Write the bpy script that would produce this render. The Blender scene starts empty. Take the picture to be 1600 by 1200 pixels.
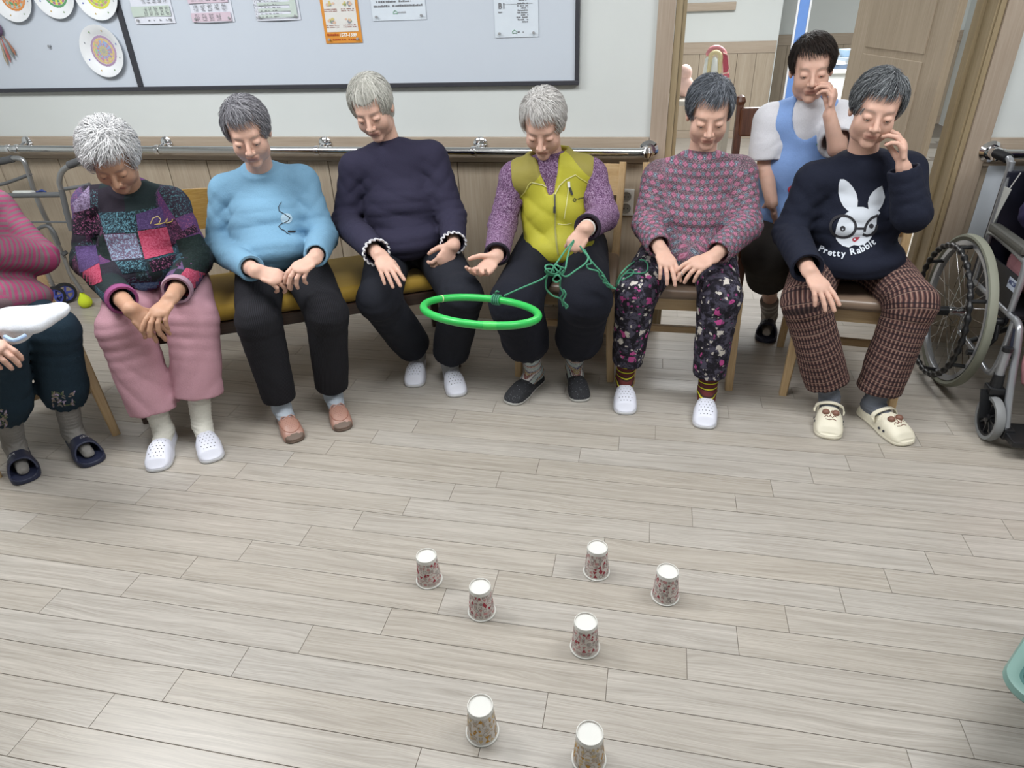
import bpy, bmesh, math, random
import numpy as np
from mathutils import Vector, Matrix
from mathutils.bvhtree import BVHTree

random.seed(7)
rng = np.random.default_rng(7)
scene = bpy.context.scene
COL = scene.collection

# ------------------------------------------------------------------ camera
FPX = 1052.38
CAM = np.array([0.0, -3.1852, 1.4969])
CR = np.array([0.9803, 0.1946, -0.0343])
CU = np.array([-0.0690, 0.4997, 0.8634])
CF = np.array([-0.1851, 0.8440, -0.5033])
CR /= np.linalg.norm(CR)
CF = CF - CR * (CF @ CR); CF /= np.linalg.norm(CF)
CU = np.cross(CR, CF)
cd = bpy.data.cameras.new('camera')
cam = bpy.data.objects.new('camera', cd)
COL.objects.link(cam)
cam.matrix_world = Matrix(((CR[0], CU[0], -CF[0], CAM[0]), (CR[1], CU[1], -CF[1], CAM[1]), (CR[2], CU[2], -CF[2], CAM[2]), (0, 0, 0, 1)))
cd.sensor_width = 36.0
cd.lens = FPX / 1600 * 36.0
cd.clip_start = 0.05
scene.camera = cam

# ------------------------------------------------------------------ world, light, exposure
scene.view_settings.view_transform = 'Standard'
scene.view_settings.look = 'None'
scene.view_settings.exposure = 0.10
scene.view_settings.gamma = 1.0
scene.view_settings.use_curve_mapping = False
w = bpy.data.worlds.new('world'); scene.world = w; w.use_nodes = True
w.node_tree.nodes['Background'].inputs[0].default_value = (0.95, 0.97, 1.0, 1)
w.node_tree.nodes['Background'].inputs[1].default_value = 0.5

def area(name, loc, size, power, color=(0.975, 0.99, 1.0), rot=(0, 0, 0)):
    l = bpy.data.lights.new(name, 'AREA'); l.shape = 'RECTANGLE'
    l.size, l.size_y = size; l.energy = power; l.color = color
    o = bpy.data.objects.new(name, l); o.location = loc; o.rotation_euler = rot
    COL.objects.link(o); return o
area('ceiling_panel_light', (-2.4, -1.5, 2.42), (1.3, 0.7), 52)
area('ceiling_panel_light', (1.4, -1.5, 2.42), (1.3, 0.7), 37)
area('ceiling_panel_light', (-0.5, -1.5, 2.42), (1.3, 0.7), 32)
area('ceiling_panel_light', (-2.2, -4.1, 2.42), (1.3, 0.7), 9)
area('ceiling_panel_light', (1.5, -4.1, 2.42), (1.3, 0.7), 9)
area('ceiling_panel_light', (0.9, 2.2, 2.42), (1.6, 1.6), 150)

# ------------------------------------------------------------------ helpers
def A3(*v): return np.array(v, dtype=float)
def nrm(v):
    v = np.asarray(v, float); return v / (np.linalg.norm(v) + 1e-12)
def at(px, py, X=None, Y=None, Z=None):
    """the point of the room seen at a place of the 1600x1200 frame, on a plane x=X, y=Y or z=Z"""
    d = CF + CR * (px - 800) / FPX + CU * (600 - py) / FPX
    if Z is not None: t = (Z - CAM[2]) / d[2]
    elif Y is not None: t = (Y - CAM[1]) / d[1]
    else: t = (X - CAM[0]) / d[0]
    return CAM + t * d

def srgb(c):
    if isinstance(c, str):
        c = tuple(int(c[i:i + 2], 16) / 255 for i in (0, 2, 4))
    return tuple((v / 12.92 if v <= 0.04045 else ((v + 0.055) / 1.055) ** 2.4) for v in c)

class NT:
    """tiny node-tree writer"""
    def __init__(s, name):
        s.m = bpy.data.materials.new(name); s.m.use_nodes = True
        s.t = s.m.node_tree; s.b = s.t.nodes['Principled BSDF']
    def n(s, typ, ins=None, **kw):
        nd = s.t.nodes.new(typ)
        for k, v in kw.items(): setattr(nd, k, v)
        for k, v in (ins or {}).items(): s.put(nd, k, v)
        return nd
    def put(s, nd, k, v):
        if isinstance(v, bpy.types.NodeSocket): s.t.links.new(v, nd.inputs[k])
        elif isinstance(v, (tuple, list)) and len(v) == 3 and nd.inputs[k].type == 'RGBA': nd.inputs[k].default_value = (*v, 1)
        else: nd.inputs[k].default_value = v
    def math(s, op, a, b=0.0, c=None):
        nd = s.n('ShaderNodeMath', {0: a, 1: b}, operation=op)
        if c is not None: s.put(nd, 2, c)
        return nd.outputs[0]
    def obj(s): return s.n('ShaderNodeTexCoord').outputs['Object']
    def attr(s, name): return s.n('ShaderNodeAttribute', attribute_name=name)
    def mapp(s, v, sc=(1, 1, 1), loc=(0, 0, 0), rot=(0, 0, 0)):
        return s.n('ShaderNodeMapping', {'Vector': v, 'Scale': sc, 'Location': loc, 'Rotation': rot}).outputs[0]
    def noise(s, v, scale, detail=3, rough=0.55, out='Fac'):
        return s.n('ShaderNodeTexNoise', {'Vector': v, 'Scale': scale, 'Detail': detail, 'Roughness': rough}).outputs[out]
    def ramp(s, f, stops, interp='LINEAR'):
        nd = s.n('ShaderNodeValToRGB', {0: f}); cr = nd.color_ramp; cr.interpolation = interp
        while len(cr.elements) < len(stops): cr.elements.new(0.5)
        for e, (p, c) in zip(cr.elements, stops):
            e.position = p; e.color = (*srgb(c), 1)
        return nd.outputs[0]
    def mix(s, f, a, b, mode='MIX'):
        nd = s.n('ShaderNodeMix', data_type='RGBA', blend_type=mode)
        s.put(nd, 0, f)
        for k, v in ((6, a), (7, b)):
            if isinstance(v, str): v = srgb(v)
            s.put(nd, k, v)
        return nd.outputs[2]
    def bump(s, h, strength=0.3, dist=0.002):
        nd = s.n('ShaderNodeBump', {'Height': h, 'Strength': strength, 'Distance': dist})
        s.t.links.new(nd.outputs[0], s.b.inputs['Normal'])
    def fin(s, col=None, rough=0.6, metal=0.0, spec=None, sheen=None):
        if col is not None:
            if isinstance(col, str): col = srgb(col)
            s.put(s.b, 'Base Color', col)
        s.put(s.b, 'Roughness', rough); s.put(s.b, 'Metallic', metal)
        if spec is not None: s.put(s.b, 'Specular IOR Level', spec)
        if sheen: s.put(s.b, 'Sheen Weight', sheen)
        return s.m

def plain(name, col, rough=0.5, metal=0.0, var=0.06, scale=20, spec=None):
    t = NT(name); c = srgb(col)
    nz = t.noise(t.obj(), scale, 3)
    a = tuple(v * (1 - var) for v in c); b = tuple(min(1, v * (1 + var)) for v in c)
    return t.fin(t.mix(nz, a, b), rough, metal, spec)

def cloth(name, col, scale=900, bump=0.5, var=0.12, rough=0.9, big=0.1):
    t = NT(name); c = srgb(col); o = t.obj()
    nz = t.noise(o, scale / 4, 2, 0.7); n2 = t.noise(o, 9, 3)
    a = tuple(v * (1 - var) for v in c); b = tuple(min(1, v * (1 + var)) for v in c)
    base = t.mix(nz, a, b)
    base = t.mix(t.math('MULTIPLY', n2, big), base, tuple(v * 0.6 for v in c))
    t.bump(t.math('ADD', nz, t.math('MULTIPLY', t.noise(o, 40, 3), 1.5)), bump, 0.002)
    return t.fin(base, rough, 0, 0.25)

def woodmat(name, c1, c2, c3, axis='Z', scale=1.0, rough=0.5, ev=True):
    """fine straight grain along an axis"""
    t = NT(name); o = t.obj()
    ri = t.n('ShaderNodeObjectInfo').outputs['Random']
    off = t.n('ShaderNodeCombineXYZ', {0: t.math('MULTIPLY', ri, 37.0), 1: t.math('MULTIPLY', ri, 91.0), 2: t.math('MULTIPLY', ri, 13.0)}).outputs[0]
    v = t.n('ShaderNodeVectorMath', {0: o, 1: off}, operation='ADD').outputs[0]
    k = {'X': (1.6, 42, 42), 'Y': (42, 1.6, 42), 'Z': (42, 42, 1.6)}[axis]
    k = tuple(q * scale for q in k)
    fine = t.noise(t.mapp(v, tuple(q * 5 for q in k)), 1.0, 4, 0.6)
    wide = t.noise(t.mapp(v, tuple(q * 0.55 for q in k)), 1.0, 3, 0.6)
    f = t.math('ADD', t.math('MULTIPLY', fine, 0.55), t.math('MULTIPLY', wide, 0.45))
    col = t.ramp(f, [(0.33, c1), (0.5, c2), (0.68, c3)])
    if ev:
        col = t.mix(t.math('MULTIPLY', ri, 0.22), col, t.mix(0.5, c1, c1))
    t.bump(fine, 0.18, 0.001)
    return t.fin(col, rough)

# ------------------------------------------------------------------ object plumbing
def link(name, me, mat=None, parent=None, smooth=False):
    o = bpy.data.objects.new(name, me); COL.objects.link(o)
    if mat is not None:
        for m in (mat if isinstance(mat, (list, tuple)) else [mat]): me.materials.append(m)
    if smooth and len(me.polygons): me.polygons.foreach_set('use_smooth', np.ones(len(me.polygons), bool))
    if parent is not None: o.parent = parent
    return o
def tag(o, label=None, cat=None, group=None, kind=None):
    if label: o['label'] = label
    if cat: o['category'] = cat
    if group: o['group'] = group
    if kind: o['kind'] = kind
    return o
def thing(name, label, cat, loc=(0, 0, 0), rz=0.0, group=None):
    o = bpy.data.objects.new(name, None); COL.objects.link(o)
    o.location = loc; o.rotation_euler = (0, 0, rz); o.empty_display_size = 0.1
    return tag(o, label, cat, group)
def copy_tree(o, parent=None):
    c = o.copy(); COL.objects.link(c)
    if parent is not None: c.parent = parent
    for ch in list(o.children): copy_tree(ch, c)
    return c

class MB:
    """collects shapes, builds one mesh object"""
    def __init__(s): s.v = []; s.f = []; s.mi = []
    def add(s, vs, fs, mi=0):
        k = len(s.v); s.v += [tuple(map(float, v)) for v in vs]; s.f += [tuple(i + k for i in f) for f in fs]; s.mi += [mi] * len(fs); return s
    def box(s, lo, hi, bev=0.0, mi=0, M=None):
        lo = np.array(lo, float); hi = np.array(hi, float); c = (lo + hi) / 2; h = (hi - lo) / 2
        if bev <= 0:
            vs = [c + h * A3(a, b, d) for a in (-1, 1) for b in (-1, 1) for d in (-1, 1)]
            fs = [(0, 1, 3, 2), (4, 6, 7, 5), (0, 4, 5, 1), (2, 3, 7, 6), (0, 2, 6, 4), (1, 5, 7, 3)]
        else:
            bm = bmesh.new(); bmesh.ops.create_cube(bm, size=2)
            for v in bm.verts: v.co = Vector(c + h * np.array(v.co))
            bmesh.ops.bevel(bm, geom=bm.edges[:] , offset=min(bev, h.min() * 0.9), segments=2, affect='EDGES', profile=0.6)
            bm.verts.index_update(); vs = [np.array(v.co) for v in bm.verts]; fs = [[v.index for v in f.verts] for f in bm.faces]; bm.free()
        if M is not None: vs = [M @ v if isinstance(M, np.ndarray) else np.array(M @ Vector(v)) for v in vs]
        return s.add(vs, fs, mi)
    def bar(s, a, b, w, d, w2=None, d2=None, up=(0, 0, 1), bev=0.0, mi=0):
        """tapered rectangular bar from a to b"""
        a = A3(*a); b = A3(*b); z = nrm(b - a); x = np.cross(up, z)
        if np.linalg.norm(x) < 1e-3: x = np.cross((0, 1, 0), z)
        x = nrm(x); y = np.cross(z, x); w2 = w if w2 is None else w2; d2 = d if d2 is None else d2
        bv = bev
        def ring(c, w, d):
            if bv <= 0: return [c + x * i * w / 2 + y * j * d / 2 for i, j in ((-1, -1), (1, -1), (1, 1), (-1, 1))]
            r = []
            for i, j in ((-1, -1), (1, -1), (1, 1), (-1, 1)):
                p = [c + x * i * (w / 2 - bv) + y * j * d / 2, c + x * i * w / 2 + y * j * (d / 2 - bv)]
                if i * j < 0: p = p[::1] if True else p
                if i * j > 0: p = p[::-1]
                r += p
            return r
        r1, r2 = ring(a, w, d), ring(b, w2, d2); n = len(r1)
        fs = [(i, (i + 1) % n, n + (i + 1) % n, n + i) for i in range(n)] + [tuple(range(n))[::-1], tuple(range(n, 2 * n))]
        return s.add(r1 + r2, fs, mi)
    def tube(s, pts, r, n=10, caps=True, mi=0, closed=False):
        pts = [A3(*p) for p in pts]; m = len(pts); rs = r if isinstance(r, (list, tuple, np.ndarray)) else [r] * m
        vs = []; prev = None
        for i, p in enumerate(pts):
            if closed: t = nrm(pts[(i + 1) % m] - pts[i - 1])
            else: t = nrm(pts[min(i + 1, m - 1)] - pts[max(i - 1, 0)])
            if prev is None:
                x = np.cross(t, (0, 0, 1))
                if np.linalg.norm(x) < 1e-3: x = np.cross(t, (1, 0, 0))
            else: x = prev - t * (prev @ t)
            x = nrm(x); prev = x; y = np.cross(t, x)
            vs += [p + (x * math.cos(2 * math.pi * k / n) + y * math.sin(2 * math.pi * k / n)) * rs[i] for k in range(n)]
        fs = []
        for i in range(m if closed else m - 1):
            j = (i + 1) % m
            fs += [(i * n + k, i * n + (k + 1) % n, j * n + (k + 1) % n, j * n + k) for k in range(n)]
        if caps and not closed: fs += [tuple(range(n))[::-1], tuple(range((m - 1) * n, m * n))]
        return s.add(vs, fs, mi)
    def lathe(s, prof, n=24, c=(0, 0, 0), axis='Z', mi=0, R=None):
        """prof: list of (radius, height)"""
        c = A3(*c); vs = []
        for r, h in prof:
            for k in range(n):
                a = 2 * math.pi * k / n; p = A3(r * math.cos(a), r * math.sin(a), h)
                if axis == 'X': p = A3(p[2], p[0], p[1])
                if axis == 'Y': p = A3(p[1], p[2], p[0])
                if R is not None: p = R @ p
                vs.append(c + p)
        fs = [(i * n + k, i * n + (k + 1) % n, (i + 1) * n + (k + 1) % n, (i + 1) * n + k) for i in range(len(prof) - 1) for k in range(n)]
        closed_ = abs(prof[0][0] - prof[-1][0]) < 1e-9 and abs(prof[0][1] - prof[-1][1]) < 1e-9
        if prof[0][0] > 1e-5 and not closed_: fs.append(tuple(range(n))[::-1])
        if prof[-1][0] > 1e-5 and not closed_: fs.append(tuple(range((len(prof) - 1) * n, len(prof) * n)))
        return s.add(vs, fs, mi)
    def prism(s, poly, z0, z1, mi=0, M=None):
        n = len(poly); vs = [A3(x, y, z0) for x, y in poly] + [A3(x, y, z1) for x, y in poly]
        if M is not None: vs = [M(v) for v in vs]
        fs = [tuple(range(n))[::-1], tuple(range(n, 2 * n))] + [(i, (i + 1) % n, n + (i + 1) % n, n + i) for i in range(n)]
        return s.add(vs, fs, mi)
    def build(s, name, mat, parent=None, base=(0, 0, 0), smooth=False, merge=False):
        me = bpy.data.meshes.new(name); b = A3(*base)
        me.from_pydata([tuple(A3(*v) - b) for v in s.v], [], s.f)
        o = link(name, me, mat, parent, smooth)
        if len(set(s.mi)) > 1: me.polygons.foreach_set('material_index', s.mi)
        if smooth:
            try: me.set_sharp_from_angle(angle=math.radians(40))
            except Exception: pass
        me.update(); return o

def smooth_pts(pts, n=6):
    """Catmull-Rom through points"""
    P = [A3(*p) for p in pts]; out = []
    for i in range(len(P) - 1):
        p0 = P[max(i - 1, 0)]; p1 = P[i]; p2 = P[i + 1]; p3 = P[min(i + 2, len(P) - 1)]
        for k in range(n):
            t = k / n
            out.append(0.5 * ((2 * p1) + (-p0 + p2) * t + (2 * p0 - 5 * p1 + 4 * p2 - p3) * t * t + (-p0 + 3 * p1 - 3 * p2 + p3) * t ** 3))
    out.append(P[-1]); return out

# ------------------------------------------------------------------ implicit surfaces
def smin(a, b, k):
    if k <= 0: return np.minimum(a, b)
    h = np.clip(0.5 + 0.5 * (b - a) / k, 0, 1)
    return b + (a - b) * h - k * h * (1 - h)
def smax(a, b, k): return -smin(-a, -b, k)

class Sdf:
    def __init__(s): s.p = []; s.d = []
    def cone(s, a, b, r1, r2, k=0.02, op='u', flat=False, n=None, q=1.0):
        """round cone; flat = cut flat at b; n,q = squash the section along n by q"""
        s.p.append(('c', A3(*a), A3(*b), r1, r2, k, op, flat, None if n is None else nrm(n), q)); return s
    def ell(s, c, r, k=0.02, op='u', R=None):
        s.p.append(('e', A3(*c), A3(*r), k, op, R)); return s
    def plane(s, c, n, k=0.0):
        """keep only the side the normal points away from"""
        s.p.append(('p', A3(*c), nrm(n), k)); return s
    def fn(s, f, k=0.0, op='u'):
        s.p.append(('f', f, k, op)); return s
    def disp(s, f): s.p.append(('d', f)); return s
    def __call__(s, P):
        d = None
        for q in s.p:
            if q[0] == 'c':
                _, a, b, r1, r2, k, op, flat, n, sq = q
                ab = b - a; L2 = ab @ ab; w = P - a; t = (w @ ab) / L2
                tc = np.clip(t, 0, None if flat else 1)
                v = w - tc[:, None] * ab
                if n is not None:
                    m = v @ n; v = v + (m * (1 / sq - 1))[:, None] * n
                e = np.sqrt(np.einsum('ij,ij->i', v, v)) - (r1 + (r2 - r1) * np.clip(tc, 0, 1))
                if flat: e = smax(e, (t - 1) * math.sqrt(L2), 0.004)
            elif q[0] == 'e':
                _, c, r, k, op, R = q
                v = P - c
                if R is not None: v = v @ R
                k0 = np.sqrt(((v / r) ** 2).sum(1)); k1 = np.sqrt(((v / (r * r)) ** 2).sum(1)) + 1e-9
                e = k0 * (k0 - 1) / k1
            elif q[0] == 'd':
                d = d + q[1](P); continue
            elif q[0] == 'p':
                _, c, n, k = q
                d = smax(d, (P - c) @ n, k); continue
            else:
                _, f, k, op = q; e = f(P)
            if d is None: d = e
            elif op == 'u': d = smin(d, e, k)
            elif op == 's': d = smax(d, -e, k)
            else: d = smax(d, e, k)
        for f in s.d: d = d + f(P)
        return d
    def bounds(s, pad=0.03):
        lo = np.full(3, 1e9); hi = -lo
        for q in s.p:
            if q[0] == 'c' and q[6] == 'u':
                for c, r in ((q[1], q[3]), (q[2], q[4])): lo = np.minimum(lo, c - r); hi = np.maximum(hi, c + r)
            elif q[0] == 'e' and q[4] == 'u':
                r = q[2].max() if q[5] is not None else q[2]; lo = np.minimum(lo, q[1] - r); hi = np.maximum(hi, q[1] + r)
        return lo - pad, hi + pad

def snets(fn, lo, hi, h):
    """naive surface nets -> verts, quads"""
    lo = np.asarray(lo, float); n = np.maximum(np.ceil((np.asarray(hi) - lo) / h).astype(int) + 1, 3)
    ax = [lo[i] + h * np.arange(n[i]) for i in range(3)]
    # coarse pass first, evaluate the fine grid only near the surface
    G = np.stack(np.meshgrid(*ax, indexing='ij'), -1).reshape(-1, 3)
    st = 4
    cn = np.ceil(n / st).astype(int)
    cc = np.stack(np.meshgrid(*[lo[i] + h * (st * np.arange(cn[i]) + (st - 1) / 2) for i in range(3)], indexing='ij'), -1).reshape(-1, 3)
    cf = fn(cc).reshape(cn)
    near = np.abs(cf) < h * st * 1.9 + 0.012
    nf = np.repeat(np.repeat(np.repeat(near, st, 0), st, 1), st, 2)[:n[0], :n[1], :n[2]].ravel()
    ff = np.repeat(np.repeat(np.repeat(cf, st, 0), st, 1), st, 2)[:n[0], :n[1], :n[2]].ravel().copy()
    ff[nf] = fn(G[nf])
    f = ff.reshape(n)
    s = f < 0
    nx, ny, nz = n
    acc = np.zeros((nx - 1, ny - 1, nz - 1, 3)); cnt = np.zeros((nx - 1, ny - 1, nz - 1))
    corners = [(i, j, k) for i in (0, 1) for j in (0, 1) for k in (0, 1)]
    def sl(c): return tuple(slice(c[i], n[i] - 1 + c[i]) for i in range(3))
    for a in corners:
        for axx in range(3):
            if a[axx] == 0:
                b = list(a); b[axx] = 1; b = tuple(b)
                fa, fb = f[sl(a)], f[sl(b)]; m = (fa < 0) != (fb < 0)
                with np.errstate(divide='ignore', invalid='ignore'): t = np.where(m, fa / (fa - fb), 0)
                for c in range(3):
                    acc[..., c] += np.where(m, a[c] + (t if c == axx else 0), 0)
                cnt += m
    act = cnt > 0
    idx = -np.ones(act.shape, int); ii = np.argwhere(act); idx[act] = np.arange(len(ii))
    V = lo + h * (ii + acc[act] / cnt[act][:, None])
    Q = []
    for axx in range(3):
        o = [i for i in range(3) if i != axx]
        sa = [slice(None)] * 3; sb = [slice(None)] * 3
        sa[axx] = slice(0, n[axx] - 1); sb[axx] = slice(1, n[axx])
        for q in o: sa[q] = slice(1, n[q] - 1); sb[q] = slice(1, n[q] - 1)
        A = s[tuple(sa)]; B = s[tuple(sb)]; e = np.argwhere(A != B)
        if not len(e): continue
        inside = A[tuple(e.T)]
        base = e.copy(); base[:, o[0]] += 1; base[:, o[1]] += 1
        def cell(d0, d1):
            c = base.copy(); c[:, o[0]] -= d0; c[:, o[1]] -= d1; return idx[tuple(c.T)]
        q = np.stack([cell(1, 1), cell(0, 1), cell(0, 0), cell(1, 0)], 1)
        flip = inside if axx != 1 else ~inside
        q[~flip] = q[~flip][:, ::-1]
        Q.append(q)
    Q = np.concatenate(Q) if Q else np.zeros((0, 4), int)
    Q = Q[(Q >= 0).all(1)]
    return V, Q

def mesh_np(name, V, Q):
    me = bpy.data.meshes.new(name)
    V = np.asarray(V, np.float32); Q = np.asarray(Q, np.int32)
    me.vertices.add(len(V)); me.vertices.foreach_set('co', V.ravel())
    k = Q.shape[1]
    me.loops.add(len(Q) * k); me.loops.foreach_set('vertex_index', Q.ravel())
    me.polygons.add(len(Q)); me.polygons.foreach_set('loop_start', np.arange(len(Q), dtype=np.int32) * k)
    me.update(calc_edges=True); me.validate()
    return me
def sdf_mesh(S, h, lo=None, hi=None):
    if lo is None: lo, hi = S.bounds()
    return snets(S, lo, hi, h)
def relax(V, Q, it=1, k=0.5):
    V = V.copy()
    for _ in range(it):
        s = np.zeros_like(V); c = np.zeros(len(V))
        for a, b in ((0, 1), (1, 2), (2, 3), (3, 0)):
            np.add.at(s, Q[:, a], V[Q[:, b]]); np.add.at(c, Q[:, a], 1)
            np.add.at(s, Q[:, b], V[Q[:, a]]); np.add.at(c, Q[:, b], 1)
        V = V * (1 - k) + k * s / np.maximum(c, 1)[:, None]
    return V
def put_mesh(name, V, Q, mat, parent, base, attrs=None):
    me = mesh_np(name, V - A3(*base), Q)
    o = link(name, me, mat, parent, True)
    for k, (typ, arr) in (attrs or {}).items():
        at_ = me.attributes.new(k, typ, 'POINT')
        at_.data.foreach_set('vector' if typ == 'FLOAT_VECTOR' else 'value', np.asarray(arr, np.float32).ravel())
    return o

# folds of cloth
def folds(c, rad, direc, freq, amp, seed=0.0):
    c = A3(*c); direc = nrm(direc); s = seed
    o1 = nrm(A3(math.sin(s * 3 + 1), math.cos(s * 5), math.sin(s * 7 + 2)))
    def f(P):
        w = P - c; m = np.exp(-((w * w).sum(1)) / (rad * rad))
        ph = freq * (w @ direc) + 1.0 * np.sin(w @ o1 * 9 + s) + 0.35 * np.sin(w @ np.roll(o1, 1) * 21 + 2 * s)
        return 1.5 * amp * m * (0.6 - np.abs(np.sin(ph)) ** 0.7)
    return f
def lumps(amp, sc, seed=0.0):
    D = [nrm(A3(math.sin(seed + i * 2.1), math.cos(seed * 1.7 + i * 1.3), math.sin(seed * 0.7 + i * 3.7 + 1))) for i in range(5)]
    def f(P):
        r = 0
        for i, d in enumerate(D): r = r + np.sin(P @ d * sc * (0.7 + 0.25 * i) + i * 1.9 + seed)
        return r * amp / 3
    return f
# ------------------------------------------------------------------ materials of the room
WOODW = woodmat('greige_oak_panel', '988a79', 'a69885', 'b1a594', 'Z', 0.8, 0.55)
WOODH = woodmat('greige_oak_rail', '998a79', 'a79887', 'b2a595', 'X', 0.8, 0.55)
TRIM = woodmat('pale_oak_trim', '9a8a7a', 'a79888', 'b3a597', 'Z', 0.8, 0.5)
JAMB = woodmat('oak_jamb', '8a7a5f', '978769', 'a39377', 'Z', 0.8, 0.5)
DOORM = woodmat('door_oak', 'a39480', 'b0a18d', 'bcae9c', 'Z', 0.8, 0.5)
DARKW = plain('groove_shadow_wood', '5f5344', 0.7)
def wallmat():
    t = NT('white_wallpaper'); o = t.obj()
    a = t.noise(o, 260, 2, 0.7); t.bump(a, 0.25, 0.001)
    return t.fin(t.mix(t.noise(o, 2.5, 2), srgb('cacfcd'), srgb('d0d4d3')), 0.85)
WHITEW = wallmat()
STEEL = plain('polished_steel', 'd2d3d3', 0.13, 1.0, 0.02)
CHROME = plain('chrome', 'e2e2e4', 0.06, 1.0, 0.0)
BLACKF = plain('black_frame', '34353c', 0.45)

def plankmat():
    t = NT('greige_plank'); o = t.obj()
    ri = t.n('ShaderNodeObjectInfo').outputs['Random']
    off = t.n('ShaderNodeCombineXYZ', {0: t.math('MULTIPLY', ri, 57.0), 1: t.math('MULTIPLY', ri, 31.0), 2: t.math('MULTIPLY', ri, 7.0)}).outputs[0]
    v = t.n('ShaderNodeVectorMath', {0: o, 1: off}, operation='ADD').outputs[0]
    warp = t.noise(t.mapp(v, (2.2, 14, 14)), 1.0, 2, 0.5)
    v2 = t.n('ShaderNodeVectorMath', {0: v, 1: t.n('ShaderNodeCombineXYZ', {1: t.math('MULTIPLY', warp, 0.05)}).outputs[0]}, operation='ADD').outputs[0]
    fine = t.noise(t.mapp(v2, (7, 330, 330)), 1.0, 4, 0.65)
    mid = t.noise(t.mapp(v2, (1.7, 70, 70)), 1.0, 3, 0.6)
    f = t.math('ADD', t.math('MULTIPLY', fine, 0.6), t.math('MULTIPLY', mid, 0.4))
    col = t.ramp(f, [(0.34, '948f87'), (0.5, 'aaa59e'), (0.66, 'bdb8b1')])
    tone = t.mix(ri, srgb('f8f5f0'), srgb('fcfcfc'))
    col = t.mix(1.0, col, tone, 'MULTIPLY')
    col = t.mix(t.math('MULTIPLY', t.noise(o, 3, 2), 0.10), col, srgb('b0a08e'))
    t.bump(fine, 0.08, 0.0005)
    return t.fin(col, t.math('ADD', 0.24, t.math('MULTIPLY', fine, 0.12)), 0, 0.45)
PLANK = plankmat()

# ------------------------------------------------------------------ floor of planks
XL, XR = -4.3, 3.2
fl = MB(); fl.box((XL, -6.0, -0.06), (XR, 6.0, -0.0018))
floor = fl.build('floor', plain('floor_joint', '7d756c', 0.8)); tag(floor, kind='structure')
ROWW, PL, GAP = 0.0945, 0.8106, 0.0008
U0 = [1.0346, .8851, .7504, .612, .4693, .3433, .1986, .0647, -.0725, -.2139, -.3736, -.5097, -.6424, -.8381, -.9783, -1.111, -1.2439, -1.3845]
Y0 = -0.8226
pm = MB(); pm.box((GAP, GAP, -0.012), (PL - GAP, ROWW - GAP, 0), bev=0.0006)
proto = pm.build('plank', PLANK, floor); pmesh = proto.data
first = True; cuts = []
def inview(x, y):
    v = A3(x, y, 0) - CAM; z = v @ CF
    if z < 0.3: return False
    a = 800 + FPX * (v @ CR) / z; b = 600 - FPX * (v @ CU) / z
    return -60 < a < 1660 and b < 1260
planks = []
for r in range(-9, 22):
    if 0 <= r < 18: u = U0[r]
    elif r < 0: u = U0[0] - 0.137 * r + (0.06 if r < -5 else 0)
    else: u = U0[17] - 0.137 * (r - 17)
    ytop = Y0 - r * ROWW; ybot = ytop - ROWW
    for k in range(-9, 9):
        x0 = u + k * PL; x1 = x0 + PL
        if x1 < XL + .3 or x0 > 2.6: continue
        if any(inview(x, y) for x in (x0, (x0 + x1) / 2, x1) for y in (ytop, ybot)): planks.append((x0, ybot))
planks = planks[:298]
for i, (x, y) in enumerate(planks):
    if i == 0: o = proto
    else:
        o = bpy.data.objects.new('plank', pmesh); COL.objects.link(o); o.parent = floor
    o.location = (x, y, 0)
done = {(round(x, 3), round(y, 3)) for x, y in planks}
rest = MB()
for r in range(-62, 30):
    u = (U0[r] if 0 <= r < 18 else (U0[0] - 0.137 * r + (0.06 if r < -5 else 0)) if r < 0 else U0[17] - 0.137 * (r - 17))
    u = (u % PL); y = Y0 - r * ROWW - ROWW
    for k in range(-6, 4):
        x = u + k * PL
        x0 = x
        if any(abs(x - a) < 0.01 and abs(y - b) < 0.01 for a, b in planks): continue
        if x0 < XL or x0 + PL > XR or y < -6: continue
        rest.box((x0 + GAP, y + GAP, -0.012), (x0 + PL - GAP, y + ROWW - GAP, 0))
rest_o = rest.build('planking', PLANK, floor); tag(rest_o, kind='stuff')

# ------------------------------------------------------------------ walls
DX0, DX1 = 0.085, 1.215          # clear opening of the doorway
def mkwall(name, boxes, mat=WHITEW):
    m = MB()
    for lo, hi in boxes: m.box(lo, hi)
    o = m.build(name, mat); tag(o, kind='structure'); return o
wall_back = mkwall('wall_back', [((XL, 0, 0), (-0.01, 0.16, 2.5)), ((1.30, 0, 0), (XR, 0.16, 2.5)), ((-0.01, 0, 2.1), (1.30, 0.16, 2.5))])
mkwall('wall_left', [((XL - .1, -6, 0), (XL, 6, 2.5))])
mkwall('wall_right', [((XR, -6, 0), (XR + .1, 6, 2.5))])
mkwall('wall_front', [((XL, -6.1, 0), (XR, -6, 2.5))])
ceiling = mkwall('ceiling', [((XL, -6, 2.5), (XR, 6, 2.6))], plain('ceiling_white', 'ecedec', 0.9))

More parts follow.
